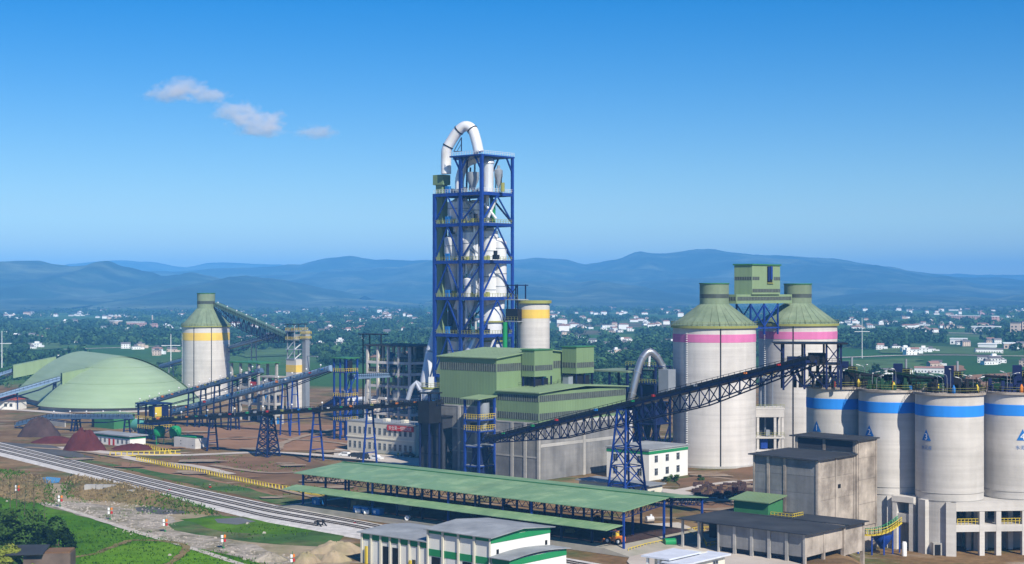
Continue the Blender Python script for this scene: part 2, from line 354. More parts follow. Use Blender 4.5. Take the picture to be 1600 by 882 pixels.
sheet('grass_field', [(-30, 772), (60, 785), (150, 812), (250, 840), (330, 862), (420, 885), (520, 920), (-30, 1000)], 'grass')
sheet('grass_field', [(125, 872), (170, 858), (240, 845), (285, 848), (275, 868), (250, 885), (200, 900), (120, 900)], 'bright_grass')
sheet('grass_field', [(300, 850), (350, 872), (420, 890), (500, 930), (250, 930), (275, 880)], 'bright_grass')
sheet('grass_field', [(262, 820), (330, 806), (420, 810), (540, 836), (520, 856), (440, 852), (350, 842), (280, 836)], 'rough_grass')
sheet('grass_field', [(280, 812), (350, 808), (440, 815), (500, 830), (440, 836), (350, 832)], 'grass')
sheet('gravel_yard', [(60, 787), (110, 784), (200, 796), (270, 808), (275, 816), (240, 828), (180, 822), (120, 806)], 'rubble')
sheet('gravel_yard', [(180, 822), (250, 826), (400, 852), (470, 880), (420, 884), (330, 862), (240, 838)], 'rubble')
sheet('puddle', [(210, 794), (290, 786), (310, 792), (290, 803), (250, 805), (215, 800)], 'asphalt')
sheet('puddle', [(335, 812), (375, 810), (400, 816), (370, 821), (340, 818)], 'wet_mud')
sheet('puddle', [(52, 750), (75, 746), (95, 748), (92, 755), (66, 758)], 'water')
ribbon('footpath', [(-40, 762), (0, 769), (60, 783), (110, 799), (170, 818), (220, 834), (300, 858), (380, 884), (470, 915)], 1.6, 'path', jit=.2)
ribbon('field_ditch', [(112, 872), (150, 866), (190, 850), (215, 845), (280, 850), (290, 862), (262, 884)], 1.5, 'dry_grass', jit=.4)
ribbon('plant_road', [(-40, 708), (80, 700), (180, 709), (280, 712), (420, 708), (560, 716), (700, 722)], 5, 'road', jit=.06)
ribbon('plant_road', [(180, 712), (230, 722), (300, 729), (360, 742)], 4, 'road', jit=.1)
ribbon('plant_road', [(-60, 636), (80, 645), (150, 655), (240, 655)], 6, 'road', jit=.1)
sheet('parking_lot', [(525, 702), (640, 716), (670, 718), (660, 730), (520, 716)], 'road')
sheet('asphalt_yard', [(-20, 690), (80, 697), (150, 716), (110, 716), (-20, 697)], 'asphalt')
sheet('brown_field', [(1060, 750), (1180, 728), (1230, 732), (1230, 800), (1110, 805), (1060, 790)], 'brown_soil')
ribbon('plant_road', [(985, 765), (1040, 768), (1090, 776), (1160, 784), (1230, 790)], 6, 'road', jit=.05)
ribbon('plant_road', [(1060, 768), (1120, 757), (1200, 750), (1260, 748)], 3, 'road', jit=.08)
sheet('plant_road', [(1040, 855), (1110, 843), (1330, 905), (1300, 1000), (960, 1000), (985, 870)], 'road')
sheet('concrete_yard', [(985, 822), (1060, 818), (1110, 840), (1040, 852), (985, 840)], 'road')

for pts, wd in (([(300, 690), (400, 685), (520, 692), (560, 700)], 2.2), ([(330, 728), (420, 740), (520, 735), (600, 728)], 2.5), ([(430, 705), (450, 690), (520, 672)], 3), ([(240, 722), (330, 742), (430, 764), (520, 786)], 1.6), ([(1090, 745), (1150, 752), (1210, 770)], 2.0), ([(40, 700), (120, 706), (190, 716)], 2.4)): ribbon('dirt_track', pts, wd, 'track_dirt', jit=.3)
rut = random.Random(17)
for k in range(34):                              # lighter and darker scuffed patches of the yard
    px, py = rut.choice([(rut.uniform(270, 560), rut.uniform(665, 780)), (rut.uniform(1060, 1230), rut.uniform(745, 800)), (rut.uniform(300, 560), rut.uniform(670, 770)), (rut.uniform(60, 260), rut.uniform(700, 740))]); q = G(px, py)
    if yat_(px) - 4 < py < yat_(px, 1) + 4: continue
    r = rut.uniform(1.2, 5); sheet('scuffed_patch', [(q.x + r * rut.uniform(.7, 2.2) * math.cos(a), q.y + r * rut.uniform(.5, 1) * math.sin(a), 0) for a in [i * math.pi / 4 for i in range(8)]], rut.choice(['track_dirt', 'red_soil', 'track_dirt']), world=True, jit=.5, step=1.5)
# ------------------------------------------------------------------ railway
RX = [-60, 0, 80, 150, 220, 293, 360, 420, 500, 563, 632, 700, 800, 900, 1050, 1200]
bal = MB(); top = [G(x, yat(T1, x) - 2) for x in RX]; bot = [G(x, yat(Bt, x) + 2) for x in RX]; vs = []
for a, b in zip(top, bot): vs += [(a.x, a.y, .03), tuple(a.lerp(b, .06) + V((0, 0, .32))), tuple(a.lerp(b, .94) + V((0, 0, .32))), (b.x, b.y, .03)]
bal.add(vs, [(4 * i + k, 4 * i + k + 1, 4 * i + k + 5, 4 * i + k + 4) for i in range(len(RX) - 1) for k in range(3)])
bal.build('ballast_bed', 'ballast', kind='structure')
for k, (t, x_end, lab) in enumerate([(.16, 1200, 'railway track nearest the green platform roof'), (.45, 1200, 'second railway track out from the green platform roof'),
                                     (.78, 505, 'short outermost siding track ending at a buffer stop')]):
    line = bez([G(x, yat(T1, x)).lerp(G(x, yat(Bt, x)), t) for x in RX if x <= x_end], 10)
    tr = thing('railway_track', lab, 'railway track', (line[0].x, line[0].y, 0), 0, 'railway tracks beside the plant')
    o = V((line[0].x, line[0].y, 0)); rails = [MB(), MB()]; sl_ = MB(); acc = 0
    for a, b in zip(line, line[1:]):
        d = (b - a).normalized(); nr = V((-d.y, d.x, 0))
        for s, r in ((-1, rails[0]), (1, rails[1])): r.beam(a + nr * s * .72 - o + V((0, 0, .43)), b + nr * s * .72 - o + V((0, 0, .43)), .13, .18)
        L = (b - a).length; q = acc
        while q < L:
            p = a + d * q - o; sl_.beam(p - nr * 1.0 + V((0, 0, .24)), p + nr * 1.0 + V((0, 0, .24)), .3, .2); q += .7
        acc = q - L
    for r in rails: r.build('rail', 'rail_steel', tr)
    sl_.build('sleepers', 'sleeper', tr, kind='stuff')
    if k == 2:
        d = (line[-1] - line[-2]).normalized(); nr = V((-d.y, d.x, 0)); bs = thing('buffer_stop', 'small dark buffer stop at the end of the siding', 'buffer stop', tuple(line[-1]))
        m = MB()
        for s in (-.7, .7): m.beam(nr * s + V((0, 0, .4)), nr * s + V((0, 0, 1.5)), .25); m.beam(nr * s + V((0, 0, 1.3)), nr * s + d * 1.4 + V((0, 0, .3)), .2)
        m.build('frame', 'dark_steel', bs); beam_part('buffer_beam', -nr * 1.3 - d * .2 + V((0, 0, 1.2)), nr * 1.3 - d * .2 + V((0, 0, 1.2)), .35, 'rail_steel', bs)
# switch stands: little red point machines between the tracks
for px, py, lab in ((328, 763, 'small red and white switch stand by the upper tracks'), (265, 768, 'small red switch stand on the ballast near the rough grass'), (112, 745, 'low dark point machine on the left tracks'), (555, 820, 'small pinkish switch stand near the platform end')):
    p = G(px, py); t = thing('switch_stand', lab, 'switch stand', tuple(p), .6, 'switch stands along the tracks')
    B(-.5, -.4, .3, .5, .4, .7).build('base', 'dark_steel' if px == 112 else 'red', t); B(-.1, -.1, .7, .1, .1, 1.5).build('lever', 'dark_steel', t); MB().cyl(0, 0, 1.5, 1.56, .35).build('disc', 'white_paint', t); t.scale = (.6, .6, .6)

# ------------------------------------------------------------------ mountains, foothills
def ridge(name, Y, pts, depth, seed, rough=1.0, n=220, rows=26, spur=.34):
    m = MB(); x0, x1 = pts[0][0], pts[-1][0]; vs = []
    def hz_(x):
        for (a, b), (c, d) in zip(pts, pts[1:]):
            if a <= x <= c:
                t = (x - a) / (c - a); t = t * t * (3 - 2 * t) * .4 + t * .6; return b + (d - b) * t + 1.2 * mnoise.noise(V((x * .045, seed, 0))) + .8 * mnoise.noise(V((x * .13, seed, 4)))
        return pts[-1][1]
    for j in range(rows + 6):
        for i in range(n + 1):
            px = x0 + (x1 - x0) * i / n; X = (px - CX) / F * Y; zt = H + (HZ - hz_(px)) / F * Y
            sc = depth / 3.2
            if j <= rows:
                t = j / rows; y = Y - depth * (1 - t); prof = t ** 1.25
            else:
                t = 1 - (j - rows) / 6; y = Y + depth * .8 * (1 - t); prof = t
            sp = mnoise.noise(V((X / sc, y / sc * .45, seed))) + .5 * mnoise.noise(V((X / sc * 2.3, y / sc * 1.2, seed + 5))) + .3 * mnoise.noise(V((X / sc * 5, y / sc * 3, seed + 9))) + .18 * mnoise.noise(V((X / sc * 11, y / sc * 8, seed + 2)))
            edge = prof * (1 - prof) * 4
            z = zt * prof * (1 + 0 * edge) + zt * spur * sp * (edge * .8 + .12 * (prof > .5)) * rough
            vs.append((X, y, max(z, -2) if 0 < j else -3))
    m.add(vs, [(j * (n + 1) + i, j * (n + 1) + i + 1, (j + 1) * (n + 1) + i + 1, (j + 1) * (n + 1) + i) for j in range(rows + 5) for i in range(n)])
    return m.build(name, 'mountain', smooth=True, kind='structure')
ridge('mountain_range', 11000, [(-500, 420), (-200, 412), (100, 415), (180, 408), (240, 411), (290, 418), (330, 410), (420, 413), (560, 416), (800, 418), (1100, 420), (1600, 430), (2100, 425)], 2600, 3.1)
ridge('mountain_range', 8000, [(-700, 425), (-300, 416), (0, 424), (300, 425), (330, 420), (400, 417), (470, 412), (505, 403), (545, 399), (585, 405), (640, 407), (690, 406), (760, 411), (830, 402), (880, 405), (915, 413), (960, 406), (1000, 394), (1030, 398), (1105, 391), (1150, 397), (1220, 400), (1300, 403), (1380, 415), (1440, 425), (1500, 433), (1560, 433), (1600, 438), (1800, 428), (2200, 440)], 2600, 1.7, n=300)
ridge('mountain_range', 5400, [(-500, 430), (-150, 418), (-40, 413), (25, 410), (65, 413), (110, 418), (140, 416), (166, 409), (200, 418), (235, 426), (255, 432), (300, 426), (350, 436), (420, 446), (480, 458)], 1500, 8.2)
ridge('mountain_range', 7000, [(-500, 440), (0, 436), (150, 428), (300, 440), (420, 430), (560, 424), (640, 432), (760, 428), (860, 436), (940, 425), (1010, 420), (1080, 428), (1160, 418), (1240, 425), (1330, 430), (1420, 440), (1500, 446), (1600, 447), (2000, 445)], 1400, 11.3)
ridge('foothills', 6200, [(560, 447), (640, 440), (760, 446), (860, 436), (960, 444), (1050, 437), (1150, 433), (1260, 442), (1340, 447), (1440, 455)], 1200, 13.1)
ridge('foothills', 5000, [(250, 462), (300, 448), (350, 438), (375, 431), (420, 434), (470, 442), (520, 453), (570, 462)], 1500, 4.4, n=90)
ridge('foothills', 5600, [(690, 462), (760, 452), (820, 440), (880, 446), (930, 438), (980, 446), (1050, 458), (1120, 464)], 1600, 6.4, n=90)
ridge('foothills', 4600, [(-400, 452), (-100, 440), (0, 448), (80, 458), (170, 462), (240, 466)], 1500, 2.2, n=90)
ridge('foothills', 5200, [(1240, 474), (1300, 462), (1380, 457), (1440, 461), (1500, 464), (1560, 468), (1600, 460), (1680, 452), (1900, 458), (2200, 470)], 1300, 7.7, n=110)
ridge('foothills', 4300, [(150, 478), (215, 472), (255, 463), (300, 466), (360, 474), (420, 480)], 800, 9.9, n=60)
ridge('foothills', 4500, [(430, 476), (480, 470), (530, 466), (600, 470), (680, 477)], 800, 5.9, n=60)

# ------------------------------------------------------------------ haze
hz = B(-12000, -1100, -6.5, 12000, 14000, 310).mesh('haze', 'concrete'); hm = bpy.data.materials.new('haze'); hm.use_nodes = True
hn = hm.node_tree; hn.nodes.clear(); ho = hn.nodes.new('ShaderNodeOutputMaterial'); pv = hn.nodes.new('ShaderNodeVolumePrincipled')
pv.inputs['Color'].default_value = (*HAZE_COLOR, 1); pv.inputs['Density'].default_value = HAZE_DENSITY; pv.inputs['Anisotropy'].default_value = -0.3
hn.links.new(pv.outputs[0], ho.inputs['Volume']); hz.materials.clear(); hz.materials.append(hm); inst('haze', hz, kind='stuff')

# ------------------------------------------------------------------ clouds, drifting far above the haze
def cloud_mat():
    m = bpy.data.materials.new('cloud'); m.use_nodes = True; n = m.node_tree; n.nodes.clear(); N = n.nodes; K = n.links
    out = N.new('ShaderNodeOutputMaterial'); v = N.new('ShaderNodeVolumePrincipled'); K.new(v.outputs[0], out.inputs['Volume'])
    tc = N.new('ShaderNodeTexCoord'); ln = N.new('ShaderNodeVectorMath'); ln.operation = 'LENGTH'; K.new(tc.outputs['Object'], ln.inputs[0])
    mp = N.new('ShaderNodeMapping'); mp.inputs['Scale'].default_value = (.012, .012, .02)
    geo = N.new('ShaderNodeNewGeometry'); K.new(geo.outputs['Position'], mp.inputs[0])
    t = N.new('ShaderNodeTexNoise'); t.inputs['Scale'].default_value = 1; t.inputs['Detail'].default_value = 6; t.inputs['Roughness'].default_value = .6; K.new(mp.outputs[0], t.inputs['Vector'])
    a = N.new('ShaderNodeMath'); a.operation = 'SUBTRACT'; K.new(t.outputs['Fac'], a.inputs[0])
    r = N.new('ShaderNodeMath'); r.operation = 'MULTIPLY'; K.new(ln.outputs['Value'], r.inputs[0]); r.inputs[1].default_value = .72; K.new(r.outputs[0], a.inputs[1])
    mr = N.new('ShaderNodeMapRange'); K.new(a.outputs[0], mr.inputs[0]); mr.inputs[1].default_value = 0; mr.inputs[2].default_value = .35; mr.inputs[3].default_value = 0; mr.inputs[4].default_value = .009
    K.new(mr.outputs[0], v.inputs['Density']); v.inputs['Color'].default_value = (1, .96, .96, 1); v.inputs['Anisotropy'].default_value = .0
    M['cloud'] = m
cloud_mat()
puff = None
for lab, lobes in (('small white cloud, leftmost and topmost of the three', [(262, 147, 46, 16), (287, 138, 44, 22), (325, 149, 40, 15)]),
                   ('wispy torn cloud between the other two', [(368, 176, 46, 22), (400, 192, 50, 22), (430, 186, 22, 18), (412, 204, 44, 15)]),
                   ('faint small cloud, rightmost of the three', [(495, 207, 40, 14)])):
    c0 = P(lobes[0][0], lobes[0][1], 12000); ct = thing('cloud', lab, 'cloud', tuple(c0), 0, 'clouds in the blue sky')
    for (px, py, rx, rz) in lobes:
        if puff is None: puff = MB().lathe([(0, -1), (.5, -.866), (.866, -.5), (1, 0), (.866, .5), (.5, .866), (0, 1)], n=14).mesh('puff', 'cloud')
        o = inst('puff', puff, ct, tuple(P(px, py, 12000) - c0)); o.scale = (rx * 5 * 1.25, rx * 3.5, rz * 5 * 1.25)
# ------------------------------------------------------------------ preheater tower
def solve(o, d, px):
    k = (px - CX) / F; return (k * o[1] - o[0]) / (d[0] - k * d[1])
TO = P(752.5, 455, 505)
tw = thing('preheater_tower', 'tall blue steel tower full of silver cyclones with a looped duct on top', 'tower', (TO.x, TO.y, 0), ROT)
XL, XM, YB = -21.4, -9.4, 15.4
DK = [22, 35.7, 48, 60.2, 72.6, 82.8]
for x in (0, XM, XL):
    for y in (0, YB):
        top_ = 94.6 if (x > XL) else 82.8
        beam_part('column', (x, y, 0), (x, y, top_), 1.0 if (y == 0) else .8, 'blue_steel', tw)
for z in DK:
    B(XL + .1, .1, z - .05, -.1, YB - .1, z + .12).build('floor_deck', 'grey_metal', tw)
    for a, b in (((XL, 0), (XM, 0)), ((XM, 0), (0, 0)), ((0, 0), (0, YB)), ((XL, YB), (0, YB)), ((XL, 0), (XL, YB))):
        beam_part('girder', (*a, z - .55), (*b, z - .55), .5, 'blue_steel', tw, 1.05)
    r = MB(); r.rail([(XL, -.35, z), (0.35, -.35, z), (.35, YB + .3, z)], 1.2, 1.3, .1); r.build('railing', 'yellow_green' if z < 80 else 'white_metal', tw, kind='stuff')
for z0, z1 in zip([8] + DK[:-1], DK):
    za, zb = z0 + .2, z1 - 1.1
    for p, q in ((((XL, 0)), ((XL + XM) / 2, 0)), ((XM, 0), ((XL + XM) / 2, 0)), ((0, 0), (0, YB / 2)), ((0, YB), (0, YB / 2)), ((XL, YB), ((XL + XM) / 2, YB)), ((XM, YB), ((XL + XM) / 2, YB))):
        beam_part('brace', (*p, za), (*q, zb), .42, 'blue_steel', tw)
    beam_part('brace', (XM, 0, za), (0, 0, zb), .42, 'blue_steel', tw); beam_part('brace', (0, YB, za), (XM, YB, zb), .5, 'navy_steel', tw)
# top storey
TD = 94.6
B(-13.8, -.8, TD, .5, YB + .6, TD + .5).build('top_deck', 'blue_steel', tw)
B(-18.6, 6, TD, -13.82, YB + .6, TD + .5).build('top_deck', 'blue_steel', tw)
r = MB(); r.rail([(-13.6, -.7, TD + .5), (.4, -.7, TD + .5), (.4, YB + .5, TD + .5)], 1.2, 1.2, .09); r.build('railing', 'white_metal', tw, kind='stuff')
for (x, y, dx, dy) in ((XM, 0, -3, 0), (XM, 0, 3, 0), (0, 0, -3, 0), (0, YB, 0, -3), (XM, YB, -3, 0), (XM, YB, 3, 0)): beam_part('brace', (x, y, TD - 5), (x + dx, y + dy, TD), .45, 'blue_steel', tw)
def loc(px, py, Y): p = P(px, py, Y) - V((TO.x, TO.y, 0)); return V((p.dot(U), p.dot(W_), p.z))
def inn(px, d):
    o = V((TO.x, TO.y, 0)) + W_ * d; t_ = solve(o, -U, px); p = o - U * t_ - V((TO.x, TO.y, 0)); return V((p.dot(U), p.dot(W_), 0))
# the gooseneck: up from the left shaft, over the top and down into the top deck
gp = bez([loc(697, 272, 519), loc(697, 250, 519), loc(698, 234, 518.5), loc(706, 219, 518), loc(717, 204, 517), loc(728, 197.5, 516), loc(738, 203, 515), loc(744, 220, 514), loc(748, 238, 513.5)], 6)
gd = MB().tube(gp, 1.75, 18).build('gooseneck_duct', 'bright_silver', tw, True)
for i in (14, 24, 36):
    d = (gp[i + 1] - gp[i - 1]).normalized() * .2; MB().tube([gp[i] - d, gp[i] + d], 1.9, 18).build('flange', 'dark_steel', gd)
m = MB(); a = loc(716, 236, 518); m.beam(loc(709, 237, 517), loc(721, 215, 517), .25); m.beam(loc(709, 237, 517), loc(721, 237, 517), .25); m.beam(loc(721, 215, 517), loc(721, 237, 517), .25); m.beam(loc(714, 237, 517), loc(721, 225, 517), .18)
m.build('duct_stay', 'navy_steel', tw)
MB().tube(bez([loc(718, 299, 517), loc(718.5, 280, 517), loc(723, 264, 517), loc(731, 254, 517), loc(740, 250, 517), loc(748, 246, 517)], 5), 1.5, 16).build('riser_duct', 'bright_silver', tw, True)
p = loc(763, 300, 512); MB().lathe([(1.75, 82.9), (1.75, 92.3), (2.1, 92.5), (1.9, 93.6), (1.2, 94.3), (.6, 94.59)], p.x, p.y, 20).build('top_cyclone', 'silver', tw, True)
p = loc(779, 300, 512); f = MB().lathe([(.35, 82.9), (.35, 84.5), (1.4, 88.2), (1.4, 90.2), (.5, 90.9), (.5, 91.8)], p.x, p.y, 16).build('dust_filter', 'grey_metal', tw, True)
MB().lathe([(.7, 83), (.7, 86)], p.x + 1.8, p.y, 10).build('pipe', 'yellow_green', tw, True)
m = MB()
for dx in (-1.3, 1.3): m.beam((p.x + dx, p.y, 83), (p.x + dx, p.y, 89), .2); m.beam((p.x, p.y + dx, 83), (p.x, p.y + dx, 89), .2)
m.build('frame', 'dark_steel', f)
for k, (px, py0, py1) in enumerate(((729, 298, 250), (734, 298, 262), (741, 298, 255))):
    a, b = loc(px, py0, 515 + k), loc(px + 1, py1, 515 + k); MB().tube([a, b], .3, 8).build('pipe', 'navy_steel' if k < 2 else 'grey_metal', tw)
m = MB(); a = loc(739, 292, 511); MB().lathe([(.3, 83), (2, 87), (2, 89.5)], a.x, a.y, 14).build('hopper', 'grey_metal', tw, True)
MB().slab([loc(732, 247, 509), loc(744, 236, 507), loc(748, 238, 507), loc(737, 249, 509)], .2).build('stair', 'grey_metal', tw)
# green bucket elevator shaft
a = inn(690, 4); B(a.x - 1.5, a.y - 1.3, 4, a.x + 1.5, a.y + 1.3, 86).build('elevator_shaft', 'pale_green', tw)
B(a.x - 2.3, a.y - 1.9, 86, a.x + 2.3, a.y + 1.9, 89.4).build('elevator_head', 'green_clad', tw)
# cyclones of the lower storeys
def cyclone(px, d, r, z0, z1, zc, name='cyclone', mat='silver', rt=.5):
    p = inn(px, d); MB().lathe([(rt, zc), (rt * 1.05, zc + 1), (r, z0), (r, z1), (r * .6, z1 + .6), (r * .45, z1 + 1.2)], p.x, p.y, 26).build(name, mat, tw, True)
    for k in range(max(1, int((z1 - z0) / 4))): zz = z0 + (z1 - z0) * (k + .5) / max(1, int((z1 - z0) / 4)); MB().lathe([(r - .2, zz - .2), (r + .1, zz - .18), (r + .1, zz + .06), (r - .2, zz + .08)], p.x, p.y, 26).build('cyclone_ring', 'grey_metal', tw, True)
cyclone(719, 6, 4.3, 75.6, 80.0, 65.5, mat='bright_silver')
cyclone(766, 10, 2.7, 48.3, 70.0, 43, 'riser_vessel', 'bright_silver', 1.9)
cyclone(780.5, 12.2, 2.4, 49.5, 66.5, 44, 'riser_vessel', 'bright_silver', 1.6)
cyclone(733, 4, 2.4, 62.5, 69.5, 56, mat='bright_silver')
cyclone(706, 6, 2.7, 50.5, 56.5, 38.5, mat='grey_metal')
cyclone(738, 7, 3.2, 52, 58, 40.5, mat='bright_silver')
cyclone(722, 9, 3.1, 39.5, 45.5, 25.5, mat='grey_metal')
cyclone(708, 4, 3.0, 62.5, 68, 50, mat='bright_silver'); cyclone(742, 8.5, 2.6, 75, 79.5, 63, mat='silver'); cyclone(713, 5, 3.0, 27, 33, 20, mat='bright_silver'); cyclone(740, 5.5, 2.8, 26.5, 32.5, 19, mat='silver'); cyclone(735, 3.6, 2.3, 49.5, 54, 42, mat='bright_silver')
for pts, r_ in ((((712, 3, 70), (716, 3, 74), (724, 4, 76.5), (732, 5, 74.5), (736, 5, 69)), .9), (((724, 4, 56), (728, 4, 60), (736, 5, 62), (742, 6, 59.5), (744, 6, 54)), .85), (((712, 4, 44), (718, 4, 47.5), (728, 4, 48.5), (736, 5, 45.5), (738, 5, 40)), .85), (((726, 3, 32), (732, 3, 35), (740, 4, 34.5), (746, 5, 31), (748, 5, 26)), .8)):
    MB().tube(bez([inn(a, b) + V((0, 0, c)) for a, b, c in pts], 5), r_, 12).build('riser_duct', 'bright_silver', tw, True)
p = inn(768, 10.5); MB().lathe([(3.0, 20), (3.0, 30), (3.5, 36), (3.5, 42), (2.6, 45.5), (1.8, 47)], p.x, p.y, 26).build('calciner', 'white_metal', tw, True)
for z in (39.5, 33.0, 29.0): MB().lathe([(3.65, z), (4.1, z), (4.1, z + .5), (3.65, z + .5)], p.x, p.y, 26, False).build('walkway_ring', 'yellow_green', tw)
for px, Y, za, zb, r_, mt in ((704, 5, 25, 72, .8, 'navy_steel'), (712, 8, 8, 74, 1.0, 'grey_metal'), (716.5, 2, 36, 81, .45, 'white_metal'), (729, 3, 22, 60, .5, 'silver'), (726, 11, 60, 76, 1.2, 'silver'), (741, 4, 60, 72, .45, 'silver'), (745, 5, 60, 72, .45, 'white_metal'), (749, 7, 48, 72, .5, 'grey_metal'), (741.5, 2, 49, 59, .5, 'white_metal'), (757, 13, 48, 83, .8, 'grey_metal'), (762, 9, 73, 82, .6, 'silver'), (771, 10, 73, 80, .7, 'tank_green'), (774, 12, 20, 60, 2.6, 'grey_metal'), (702, 11, 5, 26, 2.6, 'pale_green')):
    p = inn(px, Y); MB().tube([(p.x, p.y, za), (p.x, p.y, zb)], r_, 12).build('pipe', mt, tw, True)
for a, b, r_, mt in ((((726, 310, 514)), (747, 345, 514), .45, 'grey_metal'), ((744, 360, 513), (727, 405, 513), .6, 'silver'), ((722, 372, 513), (744, 402, 513), .5, 'white_metal'), ((744, 412, 513), (728, 440, 513), .5, 'silver'), ((757, 318, 513), (775, 342, 513), .5, 'silver'), ((775, 312, 513), (763, 340, 513), .45, 'white_metal'), ((724, 412, 514), (742, 452, 514), .55, 'grey_metal'), ((746, 470, 513), (726, 515, 513), .5, 'grey_metal'), ((744, 528, 512), (733, 552, 512), 1.6, 'silver'), ((772, 530, 511), (765, 552, 511), .5, 'white_metal')):
    MB().tube([loc(*a), loc(*b)], r_, 10).build('chute', mt, tw, True)
rr = random.Random(8)
for k in range(60):                              # the thicket of feed pipes and chutes between the vessels
    z = rr.choice(DK[:-1]); d = rr.uniform(1.5, 11); a = inn(rr.uniform(712, 752), d); b = inn(rr.uniform(716, 760), d + rr.uniform(-1, 1)); z0 = z + rr.uniform(.3, 3); z1 = z0 + rr.uniform(3, 8)
    if k % 3 == 0: b = V((a.x, a.y, 0))
    MB().tube([(a.x, a.y, z0), (a.x * .5 + b.x * .5, a.y, z0 + (z1 - z0) * .45), (b.x, b.y, z1)], rr.uniform(.14, .38), 8).build('feed_pipe', rr.choice(['silver', 'grey_metal', 'dark_steel', 'white_metal', 'navy_steel', 'tank_green']), tw, True)
for px, d, z in ((728, 2.5, 36), (735, 3.5, 48.2), (726, 3, 60.4), (744, 3.5, 72.8), (760, 3, 36), (775, 4, 60.4), (790, 6, 36)):
    a = inn(px, d); m = MB(); m.box(a.x - .9, a.y - .8, z, a.x + .9, a.y + .8, z + 1.5); m.box(a.x - .6, a.y - .6, z + 1.5, a.x + .2, a.y + .5, z + 2.9); m.build('drive_unit', rr.choice(['dark_steel', 'grey_metal', 'navy_steel']), tw)
rr = random.Random(3)
for z in DK[1:]:
    m = MB()
    for k in range(9):
        x, y = rr.uniform(XL + 2, -1), rr.uniform(.6, 6); s = rr.uniform(.4, 1.1); m.box(x, y, z + .13, x + s, y + s, z + .13 + s * rr.uniform(.8, 2))
    m.build('machinery', ('yellow_green', 'grey_metal', 'dark_steel')[int(z) % 3], tw, kind='stuff')
    p = inn(697, 1); B(p.x - .1, .6, z + .13, p.x + 1.6, 1.8, z + 2.4).build('control_cabinet', 'blue_paint', tw)
# big slanting waste gas duct on the left
wd = thing('gas_duct', 'fat pale slanting gas duct at the left foot of the blue tower', 'duct', tuple(G(664, 690)))
o = V(wd.location); MB().tube([P(700, 492, 533) - o, P(688, 518, 531) - o, P(679, 550, 529) - o, P(669, 594, 527) - o, P(665, 618, 527) - o, P(665, 650, 527) - o], [2.6, 2.9, 3.0, 2.7, 2.2, 2.2], 20).build('duct', 'white_metal', wd, True)
MB().tube([P(679.3, 549, 529) - o, P(678.7, 551.5, 529) - o], 3.12, 20).build('flange', 'grey_metal', wd, True)
# pier, white tank and pipes at the foot of the tower
t = thing('storage_tank', 'white cylindrical tank with railed top left of the green mill', 'tank', (P(674, 455, 447).x, 447, 0))
MB().lathe([(2.7, 0), (2.7, 21.6)], n=24).build('shell', 'white_metal', t, True); MB().lathe([(3.0, 21.6), (3.0, 22)], n=24).build('roof', 'yellow_green', t)
m = MB(); m.rail([(2.9 * math.cos(a), 2.9 * math.sin(a), 22) for a in [k * math.pi / 6 for k in range(13)]], 1.2, 3, .09); m.build('railing', 'yellow_green', t, kind='stuff')
B(-.8, -.8, 22, .8, .8, 25).build('vent_box', 'white_metal', t)
tt = thing('bent_pipe', 'white forked pipe bending down beside the concrete frame', 'pipe', tuple(G(650, 690)))
o = V(tt.location); MB().tube([P(637, 625, 510) - o, P(643, 606, 510) - o, P(650, 598, 510) - o, P(656, 610, 510) - o], .8, 12).build('pipe', 'duct_grey', tt, True); MB().tube([P(650, 598, 510) - o, P(664, 606, 512) - o, P(668, 640, 512) - o], .8, 12).build('pipe', 'duct_grey', tt, True)
# small yellow-banded silo behind the mill
c = P(834, 470, 474); sc_ = thing('feed_silo', 'small white silo with one yellow band behind the mill roof', 'silo', (c.x, c.y, 0))
MB().cyl(0, 0, 0, 46.19, 4.9, n=40).build('shell', 'silo_concrete', sc_, True); MB().lathe([(4.93, 41.6), (4.93, 44.3)], n=40, close=False).build('painted_band', 'yellow_band', sc_, True)
MB().lathe([(5.5, 46.2), (5.5, 47.1)], n=40).build('roof', 'yellow_green', sc_)
fr = thing('access_frame', 'dark steel access frame clinging to the small yellow banded silo', 'steel frame', (c.x - 5.2, c.y - 2, 0), ROT)
for x in (-2.4, 1.6):
    for y in (-1.6, 2.2): beam_part('column', (x, y, 0), (x, y, 52), .3, 'navy_steel', fr)
for z in (40.5, 47.2, 51.6): B(-3, -2.2, z, 2.2, 2.8, z + .3).build('platform', 'grey_metal' if z < 50 else 'navy_steel', fr)
m = MB(); m.rail([(-3, -2.2, 40.8), (2.2, -2.2, 40.8)], 1.3, 1.2); m.rail([(-3, -2.2, 47.5), (2.2, -2.2, 47.5)], 1.3, 1.2); m.build('railing', 'yellow_green', fr, kind='stuff')
beam_part('brace', (-2.4, -1.6, 47.5), (1.6, -1.6, 51.6), .2, 'navy_steel', fr); beam_part('brace', (1.6, -1.6, 47.5), (-2.4, -1.6, 51.6), .2, 'navy_steel', fr)
B(-2.9, -1.9, 41, 1.9, 2.4, 44.5).build('machinery', 'dark_steel', fr)
MB().tube([(-2.6, -2.6, 10), (-2.6, -2.6, 40.4)], .75, 12).build('pipe', 'tank_green', fr, True)

